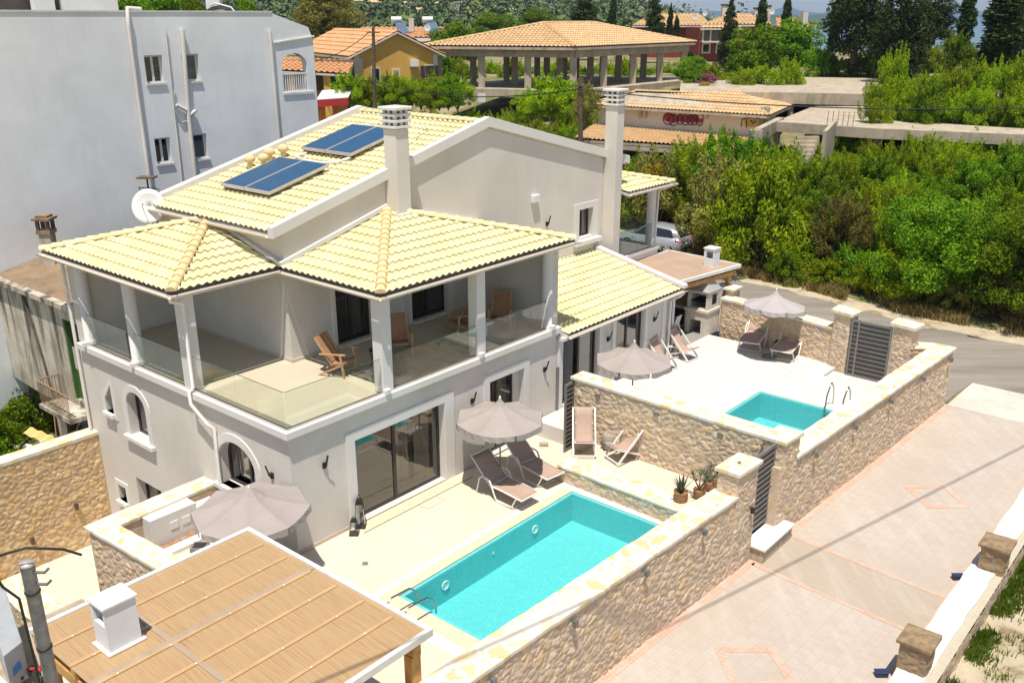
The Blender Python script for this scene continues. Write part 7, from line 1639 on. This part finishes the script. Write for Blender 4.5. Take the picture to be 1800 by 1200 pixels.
Lw=(g1-g0).length; wp_=lambda u,z,o=0: Vector((g0.x+ww.x*u+wn.x*o,g0.y+ww.y*u+wn.y*o,z))
def uofpx(px,py):  # along-wall coordinate of a photo point on this wall
    a=(px-900)/FPX; b=(py-600)/FPX; r=Vector((a,cpi-b*spi,-spi-b*cpi)); n_=Vector((wn.x,wn.y,0)); tt=n_.dot(g0-Vector((0,0,CAMH)))/n_.dot(r); q=Vector((0,0,CAMH))+r*tt; return (q-g0).dot(ww),q.z
def stroke(pts,r,mat,name,o=.03): mb=MB(); mb.tube([wp_(*uofpx(*p),o) for p in pts],r,6); mb.build(name,M[mat],t)
M['spray_red']=simple('red_spray_paint',(.30,.03,.035,1),.7,var=.3); M['spray_dk']=simple('dark_violet_spray',(.05,.02,.06,1),.7); M['spray_y']=simple('yellow_spray',(.50,.33,.05,1),.7)
def ellipse(cx,cy,rx,ry,n=20): return [(cx+rx*math.cos(6.283*i/n),cy+ry*math.sin(6.283*i/n)) for i in range(n+1)]
def fillp(pts,mat,name,o): mb=MB(); c=(sum(p[0] for p in pts)/len(pts),sum(p[1] for p in pts)/len(pts)); q=[wp_(*uofpx(*p),o) for p in pts]; mb.slab(q,wn*.004); mb.build(name,M[mat],t)
for i,(cx,cy,rx,ry) in enumerate(((1175,209,9,10),(1184,211,8,10),(1196,210,6,9),(1205,211,7,9),(1214,211,6,9),(1221,211,6,9),(1230,212,6,9))):
    fillp(ellipse(cx,cy-2,rx*.9,ry*.75,16)[:-1],'spray_red','red_letter_fill',.012+i*.004); stroke(ellipse(cx,cy,rx,ry),.035,'spray_dk','letter_outline',.045+i*.004)
fillp([(1308,210),(1332,211),(1331,222),(1311,223)],'spray_y','yellow_letter_fill',.02); stroke([(1303,222),(1305,210),(1320,207),(1336,209)],.04,'spray_dk','letter_outline'); stroke([(1312,212),(1312,224)],.04,'spray_dk','letter_outline'); stroke([(1320,211),(1324,218),(1329,212)],.04,'spray_dk','letter_outline')
for px in (1127,1135,1234,1243,1342,1350):
    u_,z_=uofpx(px,200); mb=MB(); mb.tube([wp_(u_,z_+.5,.1),wp_(u_,z_-.1,.25),wp_(u_,z_-.25,.1)],.18,8); mb.build('eave_bracket',M['concrete'],t)
# lower porch roof
pe0,pe1=G(1008,243,4.45),G(1322,262,4.2); pw0,pw1=wp_(-.5,uofpx(1060,221)[1],.02),wp_(Lw,uofpx(1330,241)[1],.02)

tile_plane('roof_tiles',[pe0,pe1,pw1,pw0],M['tile_tan'],t,tw=.30,ch=.45,amp=.045,step=.05,sub=5); mb=MB(); mb.slab([p+Vector((0,0,-.1)) for p in (pe0,pe1,pw1,pw0)],(0,0,-.15)); mb.build('roof_slab',M['concrete'],t)
mb=MB(); mb.bar(pe0+Vector((0,.15,-.35)),pe1+Vector((0,.15,-.35)),.25,.5); mb.build('porch_beam',M['concrete'],t)
for k in (.06,.42,.75): q=pe0*(1-k)+pe1*k; mb=MB(); mb.box(q.x-.18,q.x+.18,q.y+.1,q.y+.45,1,q.z-.55); mb.build('porch_column',M['concrete'],t)
# concrete decks, frame and stairs
t=thing('concrete_deck','broad bare upper concrete deck right of the pavilion','deck',AT(1400,150,80))
zD=6.6; pts=[G(1190,163,zD),G(1195,131,zD),G(1553,138,zD),G(1545,164,zD),G(1530,160,zD),G(1395,165,zD)]
pts=[G(1195,160,zD),G(1198,132,zD),G(1553,138,zD),G(1543,166,zD),G(1395,163,zD)]
mb=MB(); mb.prism([tuple(p.xy) for p in pts],zD-.9,zD); mb.build('slab',M['concrete'],t)
for k in range(4): q=pts[3]+(pts[4]-pts[3])*(k/3); mb=MB(); mb.box(q.x-.2,q.x+.2,q.y+.2,q.y+.6,1,zD-.9); mb.build('column',M['concrete'],t)
t=thing('concrete_deck','weathered lower concrete deck with broken stair in the middle of the thicket','deck',AT(1450,215,62)); zD=5.75
pts=[G(1362,214,zD),G(1430,187,zD),G(1545,187,zD),G(1600,214,zD),G(1830,228,zD),G(1830,238,zD),G(1540,226,zD)]
mb=MB(); mb.prism([tuple(p.xy) for p in pts],zD-.65,zD); mb.build('slab',M['concrete'],t)
for k,q in enumerate((pts[0],pts[6],pts[5])): mb=MB(); mb.box(q.x+.1,q.x+.55,q.y+.3,q.y+.75,0,zD-.65); mb.build('column',M['concrete'],t)
mb=MB(); s0=AT(1437,240,58.5)
for k in range(9): mb.box(s0.x-1.3-k*.18,s0.x+.1-k*.18,s0.y-.1-k*.28,s0.y+.2-k*.28,s0.z-.55-k*.24,s0.z-k*.24)
mb.build('stair',M['concrete'],t)
q=AT(1448,222,57); mb=MB(); mb.slab([q+Vector((0,0,-2.6)),q+Vector((1.3,2.2,-2.0)),q+Vector((1.3,2.2,.1)),q+Vector((0,0,-.3))],(.25,0,0)); mb.build('stair_wall',M['concrete'],t)
mb=MB()
for k in range(6): c=pts[0]+(pts[6]-pts[0])*(.55+.05*k); mb.bar(c+Vector((0,.4,0)),c+Vector((.02,.4,.9)),.03,.03)
mb.build('rebar',M['oldwood'],t)
t=thing('concrete_portal','tall bare concrete portal post with angled beam in front of the painted building','concrete portal',AT(1322,290,60))
q=AT(1322,296,60); tp=AT(1327,228,60); w=.36; mb=MB(); mb.box(q.x-w,q.x+w,59.6,60.3,0,tp.z); mb.build('post',M['concrete'],t); mb=MB(); mb.bar(Vector((q.x+.1,59.9,tp.z-.3)),AT(1372,216,64),.45,.75); mb.build('beam',M['concrete'],t)
q=AT(1361,250,63); mb=MB(); mb.box(q.x-.2,q.x+.2,62.8,63.3,0,AT(1361,212,63).z); mb.build('rear_post',M['concrete'],t)
# red house
t=thing('red_house','dark red house with tan roofs, open loggia and chimneys near the sea','house',AT(1260,110,150)); D=150
X=lambda px,d=D:(px-900)/FPX*d*1.03
Zp=lambda py,d=D:AT(900,py,d).z
mb=MB(); mb.box(X(1203),X(1318),D,D+12,2,Zp(49)); mb.build('wall',M['redwall'],t)
mb=MB(); mb.box(X(1206),X(1262),D-1.2,D-.0,Zp(73),Zp(50)); mb.build('loggia',M['interior'],t)
for px in (1206,1218,1238,1248,1261): mb=MB(); mb.box(X(px)-.12,X(px)+.12,D-1.5,D-1.25,Zp(73),Zp(50)); mb.build('loggia_post',M['offwhite'],t)
mb=MB(); mb.box(X(1205),X(1264),D-1.6,D-.0,Zp(75),Zp(72)); mb.build('balcony_slab',M['offwhite'],t)
for px in (1215,1238,1252): winbox(t,Vector((X(px),D-.01,Zp(85))),(1,0,0),.9,1.1,.25)
for a_,b_,c_,d_ in ((1200,1268,49,40),(1203,1318,43,24)):
    z0,z1=Zp(c_),Zp(d_); dd=D-2 if a_==1200 else D-.8; tile_plane('roof_tiles',[Vector((X(a_),dd,z0)),Vector((X(b_),dd,z0)),Vector((X(b_)-2,dd+(2 if a_==1200 else 7),z1)),Vector((X(a_)+(1 if a_==1200 else 6),dd+(2 if a_==1200 else 7),z1))],M['tile_tan'],t,tw=.6,ch=1,amp=.06,step=.1,sub=4)
    mb=MB(); mb.slab([Vector((X(a_),dd,z0-.1)),Vector((X(b_),dd,z0-.1)),Vector((X(b_)-2,dd+(2 if a_==1200 else 7),z1-.1)),Vector((X(a_)+(1 if a_==1200 else 6),dd+(2 if a_==1200 else 7),z1-.1))],(0,0,-.2)); mb.build('eaves',M['offwhite'],t)
for px,y0 in ((1253,10),(1307,16),(1324,12)): mb=MB(); mb.box(X(px)-.45,X(px)+.45,D+5,D+5.9,Zp(40),Zp(y0)); c=mb.build('chimney',M['offwhite'],t); mb=MB(); mb.box(X(px)-.55,X(px)+.55,D+4.9,D+6,Zp(y0),Zp(y0)+.25); mb.build('chimney_cap',M['dark'],c)
mb=MB(); mb.box(X(1355),X(1363),D-4,D-2.5,2,Zp(22)); mb.build('white_stack',M['offwhite'],t)
tile_plane('roof_tiles',[Vector((X(1322),D-2,Zp(48))),Vector((X(1388),D-2,Zp(48))),Vector((X(1368),D+4,Zp(32))),Vector((X(1335),D+4,Zp(32)))],M['tile_or'],t,tw=.6,ch=1,amp=.06,step=.1,sub=4); mb=MB(); mb.box(X(1328),X(1380),D-1.2,D+4,2,Zp(47)); mb.build('wall',M['redwall'],t)
far_dish(1239,24,149,.38,'white dish at the top of the red house roof'); far_dish(1222,30,147,.38,'white dish left of the red house chimney'); far_dish(1357,21,145,.42,'white diamond-like dish on the red house right stack')
t=thing('tan_house','low tan-roofed house behind the conifer, left of the red house','house',AT(1140,60,165)); D2=165
mb=MB(); mb.box(X(1100,D2),X(1215,D2),D2+1,D2+9,2,Zp(42,D2)); mb.build('wall',M['redwall'],t); tile_plane('roof_tiles',[Vector((X(1093,D2),D2,Zp(45,D2))),Vector((X(1222,D2),D2,Zp(45,D2))),Vector((X(1215,D2),D2+8,Zp(24,D2))),Vector((X(1135,D2),D2+8,Zp(24,D2)))],M['tile_tan'],t,tw=.6,ch=1,amp=.06,step=.1,sub=4); mb=MB(); mb.slab([Vector((X(1093,D2),D2,Zp(45,D2)-.1)),Vector((X(1222,D2),D2,Zp(45,D2)-.1)),Vector((X(1215,D2),D2+8,Zp(24,D2)-.1)),Vector((X(1135,D2),D2+8,Zp(24,D2)-.1))],(0,0,-.2)); mb.build('eaves',M['offwhite'],t)
# houses on the hill
def hill_house(px,py,wpx,hpx,label,flat=False,mat='offwhite'):
    h_=hit(px,py+3) or AT(px,py,600); h_=h_*.9; d=h_.y; w=wpx/FPX*d/2; hh=hpx/FPX*d; z=AT(px,py,d).z; y=d-6; t=thing('hillside_house',label,'house',(h_.x,y,z-hh/2))
    x=h_.x*y/d; mb=MB(); mb.box(x-w,x+w,y,y+w*1.2,z-hh*1.5,z+hh*.2); mb.build('wall',M[mat],t)
    e=w*.12
    if not flat:
        mb=MB(); b0=[(x-w-e,y-e,z+hh*.2),(x+w+e,y-e,z+hh*.2),(x+w+e,y+w*1.2+e,z+hh*.2),(x-w-e,y+w*1.2+e,z+hh*.2)]; t0=[(x-w*.4,y+w*.55,z+hh*.6),(x+w*.4,y+w*.55,z+hh*.6),(x+w*.4,y+w*.65,z+hh*.6),(x-w*.4,y+w*.65,z+hh*.6)]; mb.hexa(b0+t0); mb.build('roof',M['tile_tan'],t)
    else: mb=MB(); mb.box(x-w-e,x+w+e,y-e,y+w*1.2,z+hh*.2,z+hh*.32); mb.build('roof',M['offwhite'],t)
    for k in (-.55,0,.55): mb=MB(); mb.box(x+w*k-w*.11,x+w*k+w*.11,y-.12,y,z-hh*.3,z+hh*.02); mb.build('window',M['cglass'],t)
for a in ((658,8,26,14,'two-storey cream house highest on the hill left of the pole'),(714,8,18,8,'small low house on the hill right of the highest one'),(737,24,24,15,'broad cream house lower on the hill above the water heaters'),(768,8,16,8,'small house on the hill just right of the broad one'),(693,22,12,8,'tiny cream house hidden among dark trees on the hill'),(808,30,30,10,'white flat-roofed villa on the hill left of the round trees',True),(805,8,14,12,'slim white house above the flat-roofed villa',True),(898,19,20,6,'low pale house at the hill foot above the round trees'),(970,10,16,7,'white terrace-roofed house on the hill above the pavilion ridge',True),(630,4,16,8,'cream house at the hill crest left of the highest one'),(1126,15,8,5,'tiny tan-roofed house on the hill shoulder by the conifer')): hill_house(*a)
# far shore, mountains, boats
def ridge_strip(name,d,px0,px1,base,tops,depth,mat):
    n=60; vs=[]; rr=random.Random(int(d))
    for i in range(n+1):
        px=px0+(px1-px0)*i/n; x=(px-900)/FPX*d; h=np.interp(px,[a for a,b in tops],[b for a,b in tops]); h=h*(1+.12*noise.noise(Vector((px*.12,d,0)))); z=base+(h/FPX*d)
        vs+= [(x,d,base-5),(x,d+depth*.5,z),(x*1.1,d+depth,base-5)]
    mb=MB(); mb.add(vs,[(3*i+j,3*i+j+1,3*i+j+4,3*i+j+3) for i in range(n) for j in (0,1)]); return struct(name,mb,mat)
M['farland']=simple('distant_scrubland',(.07,.10,.06,1),.95,var=.3,scale=.01)
ridge_strip('far_shore',1900,1300,1560,SEA,[(1300,16),(1400,14),(1440,16),(1470,18),(1560,12)],160,M['farland'])
ridge_strip('far_mountains',7500,1050,1800,SEA,[(1050,12),(1250,12),(1330,10),(1380,14),(1400,19),(1425,12),(1455,8),(1490,12),(1600,14),(1800,10)],1500,M['farland'])
for px,py,d,l in ((1435,46,1150,'white sailing boat with tall mast on the strip of sea'),(1407,51,980,'small white boat nearer the trees on the strip of sea')):
    q=AT(px,py,d); q.z=SEA; t=thing('sailing_boat',l,'boat',q); mb=MB(); mb.hexa([q+Vector(p) for p in ((-3,-1,0),(3.5,-1,0),(3.5,1,0),(-3,1,0),(-4,-1.3,1.4),(4.8,-1.2,1.5),(4.8,1.2,1.5),(-4,1.3,1.4))]); mb.build('hull',M['plastic'],t)
    mb=MB(); mb.tube([q+Vector((0,0,1.4)),q+Vector((0,0,12.5))],.14,6); mb.build('mast',M['plastic'],t); mb=MB(); mb.tube([q+Vector((0,0,2.6)),q+Vector((-3.4,0,2.6))],.22,6); mb.build('boom',M['plastic'],t)
# ================================================================ POWER POLES AND WIRES
def wood_pole(px,ytop,ybot,d,r,label):
    b=AT(px+2,ybot,d); tp=AT(px,ytop,d); t=thing('wooden_pole',label,'pole',(b.x,d,b.z-1)); mb=MB(); mb.tube([(b.x,d,b.z-1.5),(tp.x,d,tp.z)],[r*1.15,r*.85],10); mb.build('shaft',simple('pole_wood',(.13,.085,.055,1),.9,var=.4,scale=5),t); mb=MB(); mb.bar(Vector((tp.x-.5,d-.15,tp.z-.4)),Vector((tp.x+.5,d-.15,tp.z-.4)),.08,.08); mb.build('crossarm',M['oldwood'],t); return tp
w1=wood_pole(656,48,192,74,.14,'weathered wooden utility pole in front of the yellow house gable')
w2=wood_pole(1020,137,262,52,.14,'dark wooden utility pole left of the tall chimney')
def wire(name,label,pts,r=.018,mat='black'): t=thing(name,label,'wire',pts[0]); mb=MB(); mb.tube(pts,r,5); mb.build('strand',M[mat],t); return t
def sag(p,q,s,n=14): return [p*(1-i/n)+q*(i/n)-Vector((0,0,s*4*(i/n)*(1-i/n))) for i in range(n+1)]
wa=AT(657,143,74); wa.y-=.2; wb1=AT(1018,157,51.8); wc=AT(1830,189,50); wz=AT(440,110,95)
t=thing('power_line','long black overhead cable running between the two wooden poles and on to the right','wire',wa)
for nm,pts in (('span',sag(wz,wa,.3)),('span',sag(wa,wb1,.75)),('span',sag(wb1,wc,.45))): mb=MB(); mb.tube(pts,.035,5); mb.build(nm,M['black'],t)
wire('service_cable','black service cable from the wooden pole top down to the yellow house eave',sag(AT(650,56,73.9),AT(540,108,80),.5),.03)
wire('cable_spur','thin cable from the dark pole foot across to the bushes by the balcony',sag(AT(1100,376,48),AT(1152,388,47),.1),.02)
# high cable over the lane: only its shadow falls in the picture
s0=Vector((3.93,17.16,-.35)); s1=Vector((14.92,24.89,-.35)); dr=(s1-s0).normalized(); up_=tow/tow.z*14.4
wire('overhead_cable','overhead cable high above the lane whose shadow crosses the paving',[s0-dr*26+up_,s0+up_,s1+up_,s1+dr*40+up_],.028)
# ================================================================ YARD CLUTTER lower left, roadside litter
def lean_board(label,cat,name,q,w,h,mat,rz=.3,tilt=.25,th=.03):
    q=Vector(q); t=thing(name,label,cat,q); u=Vector((math.cos(rz),math.sin(rz),0)); n=Vector((-math.sin(rz),math.cos(rz),0)); mb=MB(); mb.slab([q,q+u*w,q+u*w+n*h*tilt+Vector((0,0,h)),q+n*h*tilt+Vector((0,0,h))],n*th); mb.build('sheet',M[mat],t); return t
zy=-1.5
q=P(.2,12.2,zy); lean_board('tan wooden board standing upright in the yard behind the wall','board','wooden_board',q,.5,1.0,'timber',.5)
t=thing('bent_pipe','thin bent metal pipe standing behind the wooden board','pipe',P(.3,11.6,zy)); a=P(.1,11.7,zy); mb=MB(); mb.tube([a,a+Vector((.12,.1,1.4)),a+Vector((.3,.2,1.65)),a+Vector((1.2,.5,2.0))],.02,6); mb.build('tube_frame',M['alu'],t)
t=thing('grey_crate','dark grey plastic crate in the shade behind the wall','crate',P(.6,10.9,zy)); q=P(.7,10.9,zy); mb=MB(); mb.box(q.x-.45,q.x+.35,q.y-.25,q.y+.25,zy,zy+.5); mb.build('crate_body',M['galv'],t,bevel=.03)
for i in range(6):
    q=P(.2+.16*i,13.3+.12*(i%3),zy); t=thing('old_plank','rough grey-brown plank leaning upright among the yard clutter','plank',q,'old planks leaning in the yard'); mb=MB(); mb.bar(q,q+Vector((.15*math.sin(i*2),.25,1.7+.2*(i%3))),.11,.03); mb.build('plank_body',M['oldwood' if i%3 else 'teak'],t)
t=thing('rubble_heap','heap of pale broken stones in the yard behind the wall','rubble',P(.2,12.8,zy)); mb=MB(); rr=random.Random(12)
for k in range(120):
    c=P(rr.gauss(.1,.5),12.7+rr.gauss(0,.7),zy+rr.random()*.12); s=rr.uniform(.05,.16); mb.hexa([c+Vector((x*s*rr.uniform(.6,1.2),y*s*rr.uniform(.6,1.2),z*s)) for z in (0,1) for x,y in ((-1,-1),(1,-1),(1,1),(-1,1))])
o=mb.build('stones',M['limewash'],t); o['kind']='stuff'
t=thing('cloth_pile','crumpled red and dusty pink cloth heap at the left edge below the stained wall','cloth pile',P(.1,16.4,.4))
for nm,mt,(px,py),r_ in (('pink_cloth',simple('dusty_pink_cloth',(.38,.22,.2,1),.9),(26,668),.75),('red_cloth',M['red'],(4,665),.45)):
    q=G(px,py,.1); rr=random.Random(5); mb=MB(); N=14; vs=[]
    for i in range(N+1):
        for j in range(N+1):
            x=(i/N-.5)*2; y=(j/N-.5)*2; z=max(0,1-x*x-y*y)**.6*.8; z+=.22*noise.noise(Vector((x*3,y*3,px)))+.1*noise.noise(Vector((x*8,y*8,px))); vs.append(q+Vector((x*r_,y*r_*.8,z*r_*.8)))
    mb.add(vs,[(i*(N+1)+j,i*(N+1)+j+1,(i+1)*(N+1)+j+1,(i+1)*(N+1)+j) for i in range(N) for j in range(N)]); mb.build(nm,mt,t)
t=thing('corrugated_sheet','sun-bleached yellowish sheet lying among the green bushes in the yard','sheet',P(-.6,13.6,-.4)); q=G(72,757,-.35); mb=MB(); vs=[]
for i in range(13):
    for j in (0,1): vs.append(q+Vector((i*.09-.5,j*.5-.2-i*.03,.03*math.sin(i*1.57)-.02*i)))
mb.add(vs,[(2*i,2*i+1,2*i+3,2*i+2) for i in range(12)]); mb.build('sheet_body',simple('bleached_yellow',(.62,.50,.20,1)),t)
t=thing('concrete_slab','pale concrete slab edge in the yard at the left edge of the picture','slab',P(.3,15.8,-.9)); mb=MB(); mb.slab([G(-20,722,-.6),G(38,686,-.6),G(40,694,-.6),G(-20,736,-.6)],(0,0,-.15)); mb.build('slab_body',M['limewash'],t)
rr=random.Random(17)
for i,(px,py) in enumerate(((1402,486),(1397,489),(1386,480),(1507,515),(1408,479))):
    q=G(px,py,-.33); t=thing('litter','small pale piece of litter on the street verge','litter',q,'litter on the street verge'); s=.1+.05*(i%3); mb=MB(); mb.hexa([q+Vector((x*s*(1+.5*rr.random()),y*s*.6,z*s*.5+rr.random()*.04)) for z in (0,1) for x,y in ((-1,-1),(1,-1),(1,1),(-1,1))]); mb.build('scrap_body',M['plastic'],t)

# ================================================================ HAZE
hz=MB(); hz.box(-6000,6000,-60,9800,-12,140); hm=bpy.data.materials.new('haze'); hm.use_nodes=True; ht=hm.node_tree
for nd in list(ht.nodes):
    if nd.type!='OUTPUT_MATERIAL': ht.nodes.remove(nd)
pv=ht.nodes.new('ShaderNodeVolumePrincipled'); pv.inputs['Color'].default_value=(.42,.62,.92,1); pv.inputs['Density'].default_value=.00015; pv.inputs['Anisotropy'].default_value=.2
ht.links.new(pv.outputs[0],[n for n in ht.nodes if n.type=='OUTPUT_MATERIAL'][0].inputs['Volume'])
o=hz.build('haze',hm); o['kind']='stuff'; o['label']='thin blue sea haze over the distant hills'; o['category']='haze'
